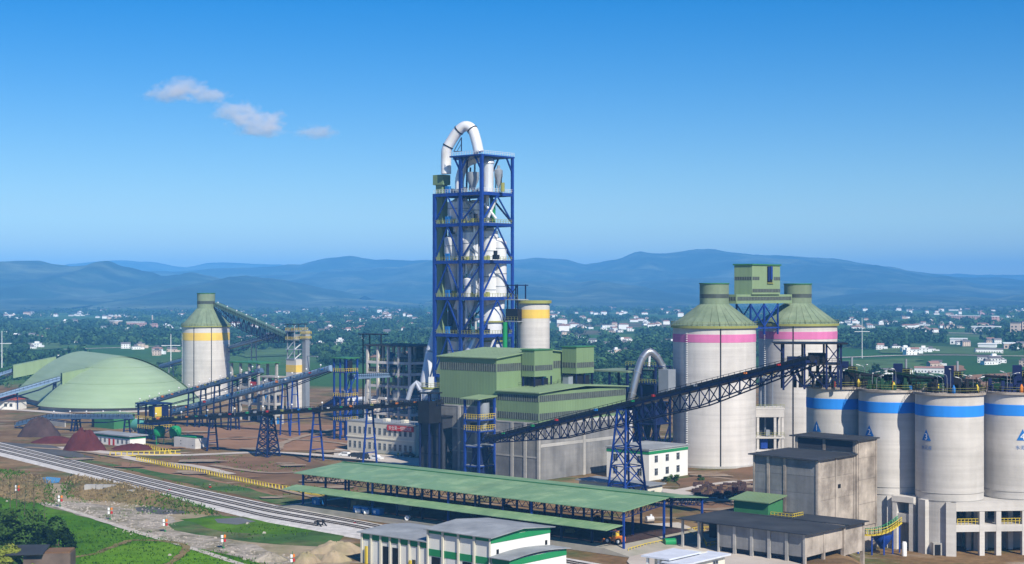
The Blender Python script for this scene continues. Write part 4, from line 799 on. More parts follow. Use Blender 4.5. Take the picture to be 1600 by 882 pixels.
# ------------------------------------------------------------------ conveyors
def conveyor(name, lab, p0, p1, wd=3.0, trestles=(), depth=0, deckmat='dark_steel', truss='navy_steel', cover=None, cover_r=.9, railm='dark_steel', group=None, single=False, panels=24, lamps=0, d0=.0, d1=1.0, sag=0, boxes=0):
    p0, p1 = V(p0), V(p1); L = (p1 - p0).xy.length; rz = math.atan2(p1.y - p0.y, p1.x - p0.x); g = (p1.z - p0.z) / L
    t = thing(name, lab, 'conveyor', (p0.x, p0.y, 0), rz, group); Z = lambda x: p0.z + g * x
    MB().beam((0, 0, Z(0) - .3), (L, 0, Z(L) - .3), wd, .6).build('deck', deckmat, t)
    if cover:
        MB().tube([(0, .25, Z(0) + .25), (L, .25, Z(L) + .25)], cover_r, 12).build('belt_cover', cover, t, True)
    for s in (-1, 1):
        m = MB(); m.rail([(0, s * wd / 2, Z(0)), (L, s * wd / 2, Z(L))], 1.15, 1.8, .09); m.build('railing', railm, t, kind='stuff')
    if depth:
        n = panels; xs_ = [L * (d0 + (d1 - d0) * k / n) for k in range(n + 1)]
        dp = lambda k: depth * min(1, .12 + 3.2 * min(k / n, 1 - k / n)) if not single else depth * min(1, .15 + 2 * k / n)
        for s in (-1, 1):
            y = s * (wd / 2 - .15); low = [V((x, y, Z(x) - .6 - dp(k))) for k, x in enumerate(xs_)]
            for a, b in zip(low, low[1:]): beam_part('bottom_chord', a, b, .26, truss, t)
            if single is not None and panels <= 40 and depth > 2.5:
                for k in range(n + 1): beam_part('post', low[k], (xs_[k], y, Z(xs_[k]) - .5), .18, truss, t)
                for k in range(n): 
                    up = k % 2 == 0; beam_part('brace', low[k + 1] if up else low[k], (xs_[k] if up else xs_[k + 1], y, Z(xs_[k] if up else xs_[k + 1]) - .5), .18, truss, t)
    for tr in trestles:
        f, spread, mt = tr[:3]; lat = len(tr) > 3 and tr[3]; x = L * f; zt = Z(x) - .6; zb = gz(*(p0 + (p1 - p0) * f).xy) - .05
        if lat:
            r = MB()
            e = spread; ft = .45; corners = [(-1, -1), (1, -1), (1, 1), (-1, 1)]; tt = B(x - e * ft, -e * ft, zt - .35, x + e * ft, e * ft, zt).build('trestle', mt, t)
            pt = lambda c, z: V((x + c[0] * e * (1 - (1 - ft) * z / zt), c[1] * e * (1 - (1 - ft) * z / zt), z))
            for c in corners: beam_part('leg', pt(c, zb), pt(c, zt - .36), .38, mt, tt)
            nb = lat
            for k in range(nb):
                z0, z1 = zb + (zt - zb) * k / nb, zb + (zt - zb) * (k + 1) / nb
                for a, b in zip(corners, corners[1:] + corners[:1]):
                    beam_part('brace', pt(a, z0), pt(b, min(z1, zt - .4)), .2, mt, tt); beam_part('brace', pt(b, z0), pt(a, min(z1, zt - .4)), .2, mt, tt); beam_part('tie', pt(a, min(z1, zt - .4)), pt(b, min(z1, zt - .4)), .2, mt, tt)
        else:
            tt = B(x - .3, -wd / 2, zt - .45, x + .3, wd / 2, zt).build('trestle', mt, t)
            for s in (-1, 1): beam_part('leg', (x, s * (wd / 2 + spread), zb), (x, s * wd / 2 * .75, zt - .46), .42, mt, tt)
            for k in (1, 2, 3): z = zb + (zt - zb) * k / 4; yy = wd / 2 * .75 + (wd / 2 * .25 + spread) * (1 - k / 4); beam_part('tie', (x, -yy, z), (x, yy, z), .25, mt, tt)
    rb_ = random.Random(int(L)); 
    for k in range(boxes):
        x = L * (k + rb_.uniform(.2, .8)) / boxes; s = rb_.uniform(.2, .45); B(x - s, -wd / 2 - .2, Z(x) + .3, x + s, -wd / 2 + .5, Z(x) + .3 + s * 1.5).build('drive_box', rb_.choice(['red', 'blue_paint', 'yellow_green', 'grey_metal', 'white_paint', 'orange', 'tank_green']), t)
    for k in range(lamps):
        x = L * (k + .5) / lamps; q = MB().tube([(x, -wd / 2, Z(x)), (x, -wd / 2, Z(x) + 1.9)], .06, 6).build('lamp_post', 'grey_metal', t); me_ = LAMP
        inst('lamp', me_, q, (x, -wd / 2, Z(x) + 2.1))
    return t
LAMP = MB().lathe([(0, -.3), (.26, -.15), (.3, 0), (.26, .15), (0, .3)], n=10).mesh('lamp', 'white_paint', True)
conveyor('belt_conveyor', 'long dark inclined conveyor on a deep blue truss climbing to the blue banded silos', L2W(MO, -14.5, -4.5, 10.2), (60.8, 312, 36.0), 3.2, [(.50, 3.4, 'blue_steel', 5)], 3.7, 'navy_steel', 'navy_steel', 'dark_steel', .8, panels=36, d0=.02, d1=1.0, boxes=9)
# head frame on silo 1 where it ends
o = V((66.4, 318, ZS - .2)); hf = thing('conveyor_head_house', 'open dark blue steel head frame with flat roof where the long conveyor ends', 'steel frame', (o.x - 1.2, o.y + 12, o.z + .7), -.12)
hx = [-7, -3.2, .2]; 
for x in (-7, -2.6, 2.0, 5.0):
    for y in (-4, 3): beam_part('column', (x, y, 0 if x > -6 else -.2), (x, y, 9.6), .42, 'navy_steel', hf)
B(-9, -5, 9.6, 6.4, 4, 9.9).build('roof', 'dark_steel', hf); B(-7.3, -4.2, 5.2, 5.2, 3.2, 5.5).build('platform', 'dark_steel', hf); B(-1.5, -2.5, 5.51, 2, 1.5, 7.6).build('drive_housing', 'dark_steel', hf); B(-6, -2.5, 5.51, -2, 1, 6.8).build('machinery', 'navy_steel', hf)
for a, b in ((-7, -2.6), (-2.6, 2.0), (2.0, 5.0)):
    beam_part('brace', (a, -4, .2), (b, -4, 5), .25, 'navy_steel', hf); beam_part('brace', (b, -4, .2), (a, -4, 5), .25, 'navy_steel', hf); beam_part('brace', (a, 3, .2), (b, 3, 5), .25, 'navy_steel', hf)
beam_part('brace', (2, -4, 5.6), (5, -4, 9.5), .22, 'navy_steel', hf); beam_part('brace', (5, -4, 5.6), (2, -4, 9.5), .22, 'navy_steel', hf); beam_part('brace', (-7, -4, 7.5), (-9, -4.8, 9.6), .25, 'navy_steel', hf)
m = MB(); m.rail([(-7.2, -4.3, 5.5), (5.2, -4.3, 5.5)], 1.1, 1, .08); m.build('railing', 'dark_steel', hf, kind='stuff')
for k, x in enumerate((-5, -3.9, -1.2, .4, 3)): MB().tube(bez([(x, -1, 5), (x, -1, 3.4), (x + .6, -1, 2.2), (x + .6, -1, .2)], 3), .35, 8).build('chute', 'dark_steel', hf, True)
MB().lathe([(.3, 3.4), (1.5, 5.0)], -8.2, -1, 10).build('hopper', 'deep_green', hf)
# the long level conveyor and the two inclined ones on the left
conveyor('belt_conveyor', 'long nearly level dark conveyor on blue trestles across the brown yard', (-119.2, 501.9, 7.6), (-19.5, 419.5, 19.6), 2.8, [(.255, .8, 'navy_steel'), (.455, 2.6, 'navy_steel', 6), (.62, 1.4, 'blue_steel'), (.79, 1.5, 'blue_steel')], 1.6, 'dark_steel', 'navy_steel', 'dark_steel', .6, panels=60, lamps=10, boxes=22)
conveyor('belt_conveyor', 'inclined conveyor with pale blue round cover rising to the blue transfer tower', P(270, 645, 576.7), P(517, 577, 518), 2.6, [(.18, .6, 'navy_steel'), (.4, .6, 'navy_steel'), (.73, .8, 'blue_steel'), (.79, .8, 'blue_steel')], 2.0, 'belt_blue', 'navy_steel', 'light_belt', 1.15, panels=44, lamps=12, boxes=14)
conveyor('belt_conveyor', 'inclined blue conveyor passing in front of the green shed and yellow banded silo', P(216, 634, 590), P(408, 580, 543), 2.8, [(.45, .4, 'navy_steel'), (.55, .5, 'navy_steel'), (.66, .6, 'navy_steel'), (.8, .6, 'navy_steel')], 2.4, 'belt_blue', 'navy_steel', 'belt_blue', .9, panels=36, lamps=12, boxes=14)
conveyor('belt_conveyor', 'covered conveyor falling from the yellow banded silo roof to the thin tower', P(338, 477, 704), P(462, 531, 642), 2.8, [], 5.0, 'green_belt', 'navy_steel', 'green_belt', 1.2, panels=30, lamps=8)
conveyor('belt_conveyor', 'slim blue conveyor passing behind the yellow banded silo up to the thin tower', P(250, 573, 785), P(456, 517, 646), 2.6, [(.1, .5, 'grey_metal'), (.75, .5, 'grey_metal')], 1.4, 'light_belt', 'blue_steel', 'light_belt', .9, panels=60)
conveyor('belt_conveyor', 'level conveyor crossing low in front of the green shed', P(76, 652, 555), P(205, 652, 535), 2.6, [(.32, .4, 'navy_steel'), (.36, .4, 'navy_steel'), (.95, .4, 'navy_steel')], 1.3, 'belt_blue', 'navy_steel', 'belt_blue', .7, panels=60, lamps=5)
conveyor('belt_conveyor', 'short conveyor dipping down to the ground above the dark brown heap', P(26, 664, 560), P(76.5, 652, 555.2), 2.6, [(.5, .3, 'navy_steel')], 1.4, 'belt_blue', 'navy_steel', 'belt_blue', .7, panels=48)
conveyor('belt_conveyor', 'pale blue conveyor entering the near hood of the green shed', P(-30, 628, 640), P(94, 592, 655), 3, [(.45, .4, 'navy_steel'), (.93, 1.0, 'navy_steel', 4)], 1.6, 'light_belt', 'navy_steel', 'light_belt', .8, panels=44)
conveyor('belt_conveyor', 'pale blue conveyor entering the far hood of the green shed', P(-30, 596, 725), P(22, 579, 722), 3, [(.5, .4, 'navy_steel')], 1.6, 'light_belt', 'navy_steel', 'light_belt', .8, panels=44)
conveyor('belt_conveyor', 'slim blue conveyor linking transfer tower and concrete frame building', P(548, 590, 520), P(612, 587, 556), 2, [(.4, .3, 'grey_metal')], 0, 'light_belt', 'navy_steel', 'light_belt', .7)
conveyor('belt_conveyor', 'blue conveyor dropping to the ground behind the blue transfer tower', P(548, 612, 524), P(500, 640, 545), 2, [(.4, .3, 'blue_steel')], 1.2, 'blue_steel', 'blue_steel', 'blue_steel', .7, panels=48)

# ------------------------------------------------------------------ filter house with looped duct
o = P(1016, 455, 440); fh = thing('filter_house', 'blue steel filter house on tall dark legs with grey cabinet', 'filter house', (o.x, o.y, 0), ROT)
for x in (-6, -1, 4):
    for y in (-3, 4): beam_part('column', (x, y, 0), (x, y, 28.5), .55, 'navy_steel', fh)
for z in (12, 18, 23.5, 28.3): B(-6.3, -3.3, z, 4.4, 4.4, z + .3).build('platform', 'navy_steel', fh)
for x0, x1 in ((-6, -1), (-1, 4)):
    for z0, z1 in ((0, 11.8), (12.3, 17.9)): beam_part('brace', (x0, -3, z0), (x1, -3, z1), .3, 'navy_steel', fh); beam_part('brace', (x1, -3, z0), (x0, -3, z1), .3, 'navy_steel', fh)
for z0, z1 in ((0, 11.8), (12.3, 17.9)): beam_part('brace', (4, -3, z0), (4, 4, z1), .3, 'navy_steel', fh); beam_part('brace', (4, 4, z0), (4, -3, z1), .3, 'navy_steel', fh)
B(4.6, -2.4, 20, 8, 1.2, 27.8).build('filter_cabinet', 'grey_metal', fh); B(-5.2, -2, 12.3, 3.4, 3.4, 17.9).build('filter_box', 'navy_steel', fh); B(-5.2, -1, 18.4, 2, 3.4, 23).build('filter_box', 'navy_steel', fh)
for x in (-4.5, -1, 2): MB().lathe([(.3, 6.2), (1.4, 11.9)], x, 0, 12).build('hopper', 'navy_steel', fh)
m = MB(); m.rail([(-6.2, -3.4, 28.6), (4.4, -3.4, 28.6)], 1.1, 1, .09); m.rail([(-6.2, -3.4, 18.3), (4.4, -3.4, 18.3)], 1.1, 1, .09); m.rail([(-6.2, -3.4, 23.8), (4.4, -3.4, 23.8)], 1.1, 1, .09); m.build('railing', 'yellow_green', fh, kind='stuff')
o = P(1000, 455, 436); lp = thing('looped_duct', 'silver duct looping over beside the mill roof into the grey cabinet', 'duct', (o.x, o.y, 0)); b0 = V(lp.location)
gp = bez([P(984, 632, 436) - b0, P(988, 615, 436) - b0, P(996, 582, 436.5) - b0, P(1004, 560, 437) - b0, P(1015, 550, 437.5) - b0, P(1026, 558, 438) - b0, P(1034, 572, 438.5) - b0, P(1038, 582, 439) - b0], 6)
q = MB().tube(gp, 1.05, 16).build('duct', 'dull_silver', lp, True)
for i in (6, 12, 18, 24, 30, 36): d = (gp[i + 1] - gp[i]).normalized() * .12; MB().tube([gp[i] - d, gp[i] + d], 1.18, 16).build('flange', 'grey_metal', q)
MB().tube([P(1015, 553, 437.5) - b0, P(1014, 577, 437.5) - b0], .35, 8).build('support_pipe', 'white_metal', lp); MB().tube([gp[0], V((gp[0].x, gp[0].y, 0))], .8, 10).build('duct_leg', 'silver', lp, True)
# flat dark green canopy roof beside it
o = L2W(MO, -7.5, 41); cr = thing('roofed_shelter', 'dark flat roofed shelter on blue posts behind the mill roof', 'shelter', (o.x, o.y, 0), ROT)
B(-8, 0, 26.8, 6, 14, 27.2).build('roof', 'cone_green', cr)
for x in (-7.4, -1, 5.4):
    for y in (.6, 13.4): beam_part('column', (x, y, 0), (x, y, 26.8), .5, 'navy_steel', cr)
B(-7, 1, 18.5, 5, 13, 18.9).build('platform', 'dark_steel', cr); B(-4, 3, 18.9, 2, 9, 22).build('machinery', 'grey_metal', cr); m = MB(); m.rail([(-7, .8, 18.9), (5.2, .8, 18.9), (5.2, 13, 18.9)], 1.1, 1.2, .09); m.build('railing', 'yellow_green', cr, kind='stuff')

# ------------------------------------------------------------------ offices
WIN = {}
def window(parent, axis, x, y, z, wd, h):
    """frame proud of the wall with a pane set in it; axis 'l' = left-facing wall (-y), 'r' = right-facing wall (+x)"""
    k = (axis, wd, h)
    if k not in WIN:
        f, p, bar = MB(), MB(), .07
        def bx(m, a, b, c, d, t0, t1): m.box(a, t0, b, c, t1, d) if axis == 'l' else m.box(t0, a, b, t1, c, d)
        s = -1 if axis == 'l' else 1
        for a, b, c, d in ((-wd / 2 - bar, -bar, -wd / 2, h + bar), (wd / 2, -bar, wd / 2 + bar, h + bar), (-wd / 2, h, wd / 2, h + bar), (-wd / 2, -bar, wd / 2, 0), (-.04, 0, .04, h), (-wd / 2, h * .62, -.041, h * .62 + .08), (.041, h * .62, wd / 2, h * .62 + .08)): bx(f, a, b, c, d, s * .0, s * .09)
        bx(p, -wd / 2, 0, wd / 2, h, s * .005, s * .03); WIN[k] = (f.mesh('window', 'grey_metal'), p.mesh('pane', 'window_dark'))
    o = inst('window', WIN[k][0], parent, (x, y, z)); inst('pane', WIN[k][1], o); return o
def block(name, lab, cat, O, L, Wd, Hh, wall, roof, over=.4, rz=ROT, parapet=0, z0=0):
    t = thing(name, lab, cat, (O[0], O[1], z0), rz); B(-L, 0, 0, 0, Wd, Hh).build('wall', wall, t); B(-L - over, -over, Hh, over, Wd + over, Hh + .3).build('roof', roof, t); return t
of = block('office_building', 'cream two storey office with a red sign along its upper floor', 'office building', G(648, 714), 29.7, 10, 9.2, 'tan_wall', 'grey_roof', .1)
B(-29.9, -.25, 4.4, .2, -.01, 4.75).build('string_course', 'cream_wall', of); B(.01, .3, 0, .12, 9.7, 9.0).build('end_wall', 'cream_wall', of)
for k in range(13):
    x = -28.4 + k * 2.22; window(of, 'l', x, 0, 1.2, 1.0, 1.9); window(of, 'l', x, 0, 5.8, 1.0, 1.9)
for x in (-25, -17, -9): B(x, 3, 9.5, x + 1.6, 5, 10.4).build('roof_vent', 'cream_wall', of)
m = MB(); m.rail([(-29.6, 0, 9.5), (0, 0, 9.5)], .9, 2, .07); m.build('parapet_rail', 'grey_metal', of, kind='stuff')
sg = B(-11.6, -.34, 7.35, -.2, -.12, 8.95).build('sign_board', 'red', of); me = text_mesh('安全第一预防为主', 1.25); me.materials.append(M['white_paint'])
o = inst('lettering', me, sg, (-5.9, -.36, 7.72)); o.rotation_euler = (rad(90), 0, 0)
ow = block('white_office', 'white two storey office with green eaves band in front of the left magenta silo', 'office building', G(1014, 752), 14, 17.9, 8.1, 'white_wall', 'grey_roof', .35)
B(-14.06, -.06, 6.9, .06, 17.96, 7.7).build('eaves_band', 'trim_green', ow)
for z in (1.3, 4.7):
    for y in (3.2, 8.2, 13.2): window(ow, 'r', 0, y, z, 1.3, 1.7)
    for x in (-11, -7, -3): window(ow, 'l', x, 0, z, 1.3, 1.7)
la = block('low_annex', 'low cream annex with grey flat roof at the foot of the blue trestle', 'building', G(1008, 785), 20, 7, 3.6, 'cream_wall', 'grey_roof', .7)
B(-12, -.05, 0, -10.5, 0.02, 2.3).build('door', 'dark_panel', la); window(la, 'l', -6, 0, 1.2, 1.2, 1.2); window(la, 'r', 0, 3, 1.2, 1.2, 1.2)
# ------------------------------------------------------------------ the long green platform roof
CO = V((21.3, 293, 0)); cn = thing('platform_canopy', 'very long open sided green platform roof on blue posts with a lower awning', 'canopy', tuple(CO), ROT)
CL, CW, ZE, ZR, ZF = -93.0, 26.5, 8.2, 9.3, 7.9
nseg = 24
for k in range(nseg):                            # roof sheets, each a strip of its own with a small lap
    x0, x1 = CL - 1 + (94.8) * k / nseg, CL - 1 + 94.8 * (k + 1) / nseg + .05; dz = .015 * (k % 2)
    MB().slab([(x0, -1.2, ZE - .1 + dz), (x1, -1.2, ZE - .1 + dz), (x1, 14, ZR + dz), (x0, 14, ZR + dz)], .12).build('roof_sheet', 'canopy_green', cn)
    MB().slab([(x0, 14.02, ZR + dz), (x1, 14.02, ZR + dz), (x1, CW + 1.2, ZF + dz), (x0, CW + 1.2, ZF + dz)], .12).build('roof_sheet', 'canopy_green', cn)
    MB().slab([(x0, -4.6, 4.75 + dz), (x1 - (1.5 if k == nseg - 1 else 0), -4.6, 4.75 + dz), (x1 - (.8 if k == nseg - 1 else 0), -.35, 5.35 + dz), (x0, -.35, 5.35 + dz)], .1).build('awning_sheet', 'canopy_green', cn)
B(CL - 1, 13.7, ZR + .03, 1.8, 14.3, ZR + .16).build('ridge_cap', 'deep_green', cn)
npost = 13
for k in range(npost):
    x = CL + 1 + (-CL - 1) * k / (npost - 1)
    for y, zt in ((0, ZE - .2), (13.2, ZR - .3), (CW, ZF - .2)): beam_part('post', (x, y, 0), (x, y, zt - .2), .38, 'blue_steel' if (k % 3 == 0 or y) else 'navy_steel', cn)
    m = MB()
    for (ya, za), (yb, zb) in (((0, ZE - .3), (13.2, ZR - .25)), ((13.2, ZR - .25), (CW, ZF - .3))):
        n = 9; a = [V((x, ya + (yb - ya) * i / n, za + (zb - za) * i / n)) for i in range(n + 1)]; low = [p - V((0, 0, 1.25)) for p in a]
        m.beam(a[0], a[-1], .14); m.beam(low[0], low[-1], .14)
        for i in range(n): m.beam(low[i], a[i + 1], .09); m.beam(a[i], low[i], .09)
    m.build('roof_truss', 'navy_steel', cn, kind='stuff')
    m = MB(); m.beam((x, 0, 4.5), (x, -4.4, 4.6), .16); m.beam((x, 0, 3.4), (x, -3, 4.6), .12); m.build('bracket', 'navy_steel', cn)
for y, z in ((0, ZE - .35), (CW, ZF - .35)):
    m = MB(); n = 90; a = [V((CL + 1 + (-CL - 1) * i / n, y, z)) for i in range(n + 1)]; low = [p - V((0, 0, 1.3)) for p in a]
    m.beam(a[0], a[-1], .14); m.beam(low[0], low[-1], .14)
    for i in range(n): m.beam(low[i] if i % 2 else a[i], a[i + 1] if i % 2 else low[i + 1], .1)
    m.build('eaves_truss', 'navy_steel', cn, kind='stuff')
# raised loading platform under it
pl = MB(); pl.add([(CL - 6, -3.4, .06), (CL + 2, -3.4, 1.15), (-2, -3.4, 1.15), (5, -3.6, .06), (CL - 6, CW, .06), (CL + 2, CW, 1.15), (-2, CW, 1.15), (5, CW, .06)], [(0, 1, 5, 4), (1, 2, 6, 5), (2, 3, 7, 6), (0, 4, 7, 3), (0, 3, 2, 1), (4, 5, 6, 7)])
po = pl.build('loading_platform', 'platform', kind='structure'); po.location = CO; po.rotation_euler = (0, 0, ROT)
fl = B(CL + 2, .6, 1.1, -2.2, CW - .3, 1.165).build('platform_floor', 'coal', kind='structure'); fl.location = CO; fl.rotation_euler = (0, 0, ROT)  # dark sheet laid on the platform to paint the shade under the roof
def onp(x, y, z=1.18): return L2W(CO, x, y, z)
# goods under the roof
rr = random.Random(11)
for k, (x, y, lab) in enumerate(((-72, -1.2, 'blue crate on the platform, first of the blue row'), (-69.5, -1.3, 'blue crate on the platform, middle of the blue row'), (-66, -1.2, 'blue crate on the platform with a white round mark beside it'), (-88, 1.0, 'dark blue crate near the left end of the platform'))):
    t = thing('blue_crate', lab, 'crate', tuple(onp(x, y)), ROT + .05 * k, 'blue crates on the platform'); B(-1.1, -.8, 0, 1.1, .8, 1.3).build('body', 'blue_paint', t); B(-1.15, -.85, 1.3, 1.15, .85, 1.4).build('lid', 'blue_paint', t); B(-.6, -.84, .3, .0, -.81, .9).build('label_plate', 'white_paint', t)
for x, y, lab in ((-70.2, -2.4, 'white roll standing before the blue crates, the left one'), (-67.6, -2.4, 'white roll standing before the blue crates, the right one'), (-55.5, -2.2, 'white roll lying alone near mid platform'), (-26, -1.8, 'pale bundle in the shade right of the white and green building')):
    t = thing('wrapped_roll', lab, 'roll', tuple(onp(x, y)), rr.uniform(0, 3)); MB().tube([(0, 0, .5), (0, 1.1, .5)], .5, 14).build('roll', 'white_paint', t, True); MB().tube([(0, -.02, .5), (0, 1.12, .5)], .15, 8).build('core', 'dark_steel', t)
for k in range(26):
    x, y = rr.uniform(CL + 8, -8), rr.uniform(3, 22); s = rr.uniform(.7, 1.8); q = onp(x, y)
    if k < 13:
        t = thing('machine_part', 'dark machine part stored in the deep shade under the platform roof', 'machine part', tuple(q), rr.uniform(0, 3), 'machine parts stored under the roof')
        MB().lathe([(s * .5, 0), (s * .9, .2), (s * .9, s * .8), (s * .4, s)], n=10).build('housing', rr.choice(['dark_steel', 'grey_metal', 'red', 'navy_steel']), t); B(-s, -.2, 0, s, .2, .25).build('foot', 'dark_steel', t)
    else:
        t = thing('packing_case', 'dark packing case stored in the deep shade under the platform roof', 'packing case', tuple(q), rr.uniform(0, 3), 'packing cases stored under the roof'); B(-s, -s * .6, .15, s, s * .6, s).build('body', rr.choice(['old_concrete', 'dark_steel', 'dry_blade']), t); B(-s, -.1, 0, s, .1, .14).build('skid', 'bark', t)
for k, (x, y, R_) in enumerate(((-80, 9, 5), (-68, 14, 6), (-55, 10, 6), (-43, 15, 6), (-30, 11, 6), (-18, 15, 5.5))):  # low dark mounds added to deepen the shade under the roof
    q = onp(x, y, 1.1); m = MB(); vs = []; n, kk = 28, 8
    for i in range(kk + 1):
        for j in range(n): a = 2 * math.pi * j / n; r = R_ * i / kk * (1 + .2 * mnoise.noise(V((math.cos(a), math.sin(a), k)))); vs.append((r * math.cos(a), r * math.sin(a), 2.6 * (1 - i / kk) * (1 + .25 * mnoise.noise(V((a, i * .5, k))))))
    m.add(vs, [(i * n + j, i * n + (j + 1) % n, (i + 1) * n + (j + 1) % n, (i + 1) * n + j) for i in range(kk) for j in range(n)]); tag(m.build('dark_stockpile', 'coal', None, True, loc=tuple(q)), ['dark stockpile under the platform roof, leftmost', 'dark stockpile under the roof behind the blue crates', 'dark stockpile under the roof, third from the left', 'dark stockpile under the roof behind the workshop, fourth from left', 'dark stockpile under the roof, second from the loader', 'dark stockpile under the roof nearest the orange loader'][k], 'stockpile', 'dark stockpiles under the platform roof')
# wheel loader
def wheel(parent, x, y, r, wd):
    wv = MB().tube([(x, y - wd / 2, r), (x, y + wd / 2, r)], r, 18).build('wheel', 'rubber', parent, True); MB().tube([(x, y - wd / 2 - .03, r), (x, y + wd / 2 + .03, r)], r * .5, 12).build('rim', 'white_paint', wv)
lq = L2W(CO, -3.6, 2.0, 1.16); ld = thing('wheel_loader', 'orange wheel loader with big tyres parked at the platform end', 'loader', tuple(lq), ROT + .15); ld.scale = (.78, .78, .78)
for x in (-1.5, 1.5):
    for y in (-.95, .95): wheel(ld, x, y, .8, .55)
MB().xprism([(-.2, .7), (2.6, .7), (2.6, 1.8), (1.4, 2.0), (-.2, 1.9)], -.75, .75).build('rear_body', 'orange', ld); MB().xprism([(-2.1, .7), (-.3, .7), (-.3, 1.6), (-1.6, 1.5)], -.6, .6).build('front_body', 'orange', ld)
MB().xprism([(-.5, 1.7), (.9, 1.9), (.8, 3.2), (-.3, 3.2)], -.65, .65).build('cabin', 'yellow', ld); B(-.35, -.7, 2.1, .6, -.66, 3.0).build('window', 'window_dark', ld); B(-.5, -.75, 3.2, 1.0, .75, 3.3).build('cabin_roof', 'orange', ld)
MB().xprism([(-4.0, .1), (-2.9, .15), (-2.7, .9), (-3.0, 1.1), (-3.1, .5)], -1.2, 1.2).build('bucket', 'orange', ld)
for y in (-.5, .5): MB().beam((-1.4, y, 1.4), (-2.9, y, .7), .22, .3).build('lift_arm', 'orange', ld)
t = thing('cable_drum', 'green cable coil lying on the ground under the right end of the roof', 'coil', tuple(L2W(CO, 2.2, 12, .05)), .3); t.scale = (.75, .75, .75); MB().tube([(-1.4, 0, 1.1), (1.4, 0, 1.1)], 1.0, 16).build('coil', 'tank_green', t, True)
for x in (-1.5, 1.5): MB().tube([(x - .06, 0, 1.1), (x + .06, 0, 1.1)], 1.12, 16).build('flange', 'deep_green', t)
for k, (px, py, lab) in enumerate(((1020, 848, 'heap of dark steel plates on the ground under the roof end'),)):
    t = thing('steel_stack', lab, 'steel stack', tuple(G(px, py)), .5)
    for j in range(6): B(-3 + j * .2, -1, j * .16, 3 - j * .1, 1, j * .16 + .14).build('plate', 'dark_steel', t)
t = thing('stored_blower', 'white and silver machine standing on the pale yard behind the canopy', 'machine', tuple(G(1015, 817)), .4); t.scale = (.6, .6, .6); MB().tube([(-1.4, 0, 1.3), (1.4, 0, 1.3)], 1.1, 16).build('casing', 'silver', t, True); B(-1.6, -.8, 0, 1.6, .8, .3).build('skid', 'dark_steel', t); MB().tube([(.6, 0, 2), (.6, 0, 3)], .4, 10).build('outlet', 'white_metal', t)
# yellow guard rails beside it
def guard(lab, pts, h=1.1, step=1.2, r=.1, mat='yellow', grp='yellow guard rails'):
    pts = [V(p) for p in pts]; t = thing('guard_rail', lab, 'railing', tuple(pts[0]), 0, grp); o = pts[0]
    for a, b in zip(pts, pts[1:]):
        for zz in (h, h * .5): beam_part('rail', a - o + V((0, 0, zz)), b - o + V((0, 0, zz)), r, mat, t)
        n = max(1, round((b - a).length / step))
        for k in range(n): q = a.lerp(b, k / n) - o; beam_part('post', q, q + V((0, 0, h)), r, mat, t)
    q = pts[-1] - o; beam_part('post', q, q + V((0, 0, h)), r, mat, t)
guard('yellow guard rail bent round the open left bay of the black roofed shed', [G(1072, 838), G(1098, 846), G(1104, 857), G(1122, 854)])
guard('low yellow guard rail along the loader parking place', [G(982, 866), G(1010, 858), G(1040, 852)])
guard('long yellow guard rail on the pale yard under the canopy end', [G(1060, 838), G(1090, 832), G(1112, 832)])

# ------------------------------------------------------------------ black roofed panel shed at right
WO = G(1258, 882); sh = thing('panel_shed', 'long black roofed shed with grey concrete panel walls on short piers', 'shed', (WO.x, WO.y, 0), ROT)
SL, SW, SH = -18.9, 21.5, 5.6
MB().slab([(-28, -1.0, SH + .25), (.9, -1.0, SH + .05), (.9, 14, SH - .1), (-28, 14, SH + .1)], .18).build('roof', 'black_roof', sh)
MB().slab([(-28, 14.02, SH + .1), (1.3, 14.02, SH + .12), (1.3, SW + .5, SH + .02), (-28, SW + .5, SH)], .18).build('roof', 'black_roof', sh)
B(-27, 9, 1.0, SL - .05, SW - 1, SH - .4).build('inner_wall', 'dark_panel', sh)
n = 5
for k in range(n + 1):
    x = SL + (-SL) * k / n; B(x - .3 if k else x, -.28, gz(*L2W(WO, x, 0).xy) - .1, x + (.3 if k < n else .12), .12, SH - .2).build('pier', 'concrete', sh)
    if k < n: B(x + .33, -.08, 1.25, x + -SL / n - .33, .1, SH - .2).build('wall_panel', 'panel_concrete', sh)  # left panels in greyer, darker concrete, with the side's shade put into the colour
ye = [0, 6.8, 14, SW]
for k, y in enumerate(ye): B(-.35, y - .25, -4.2, .14 + (.25 if k > 1 else 0), y + .3, SH - .25).build('pier', 'old_concrete', sh)
for k, (a, b) in enumerate(zip(ye, ye[1:])): B(-.2, a + .32, 1.2 if k < 2 else -.2, .02 + (.22 if k == 2 else 0), b - .28, SH - .25).build('wall_panel', 'old_concrete', sh)
B(SL, 1, 0, -.5, 1.3, 1.2).build('base_wall', 'dark_panel', sh); B(SL - .1, .2, 0, SL + .2, SW - 1, SH - .3).build('cross_wall', 'concrete', sh)
for x in (-23.5, -27.3): beam_part('pier', (x, 0.3, 0), (x, .3, SH), .4, 'concrete', sh); beam_part('pier', (x, 7, 0), (x, 7, SH), .4, 'concrete', sh)

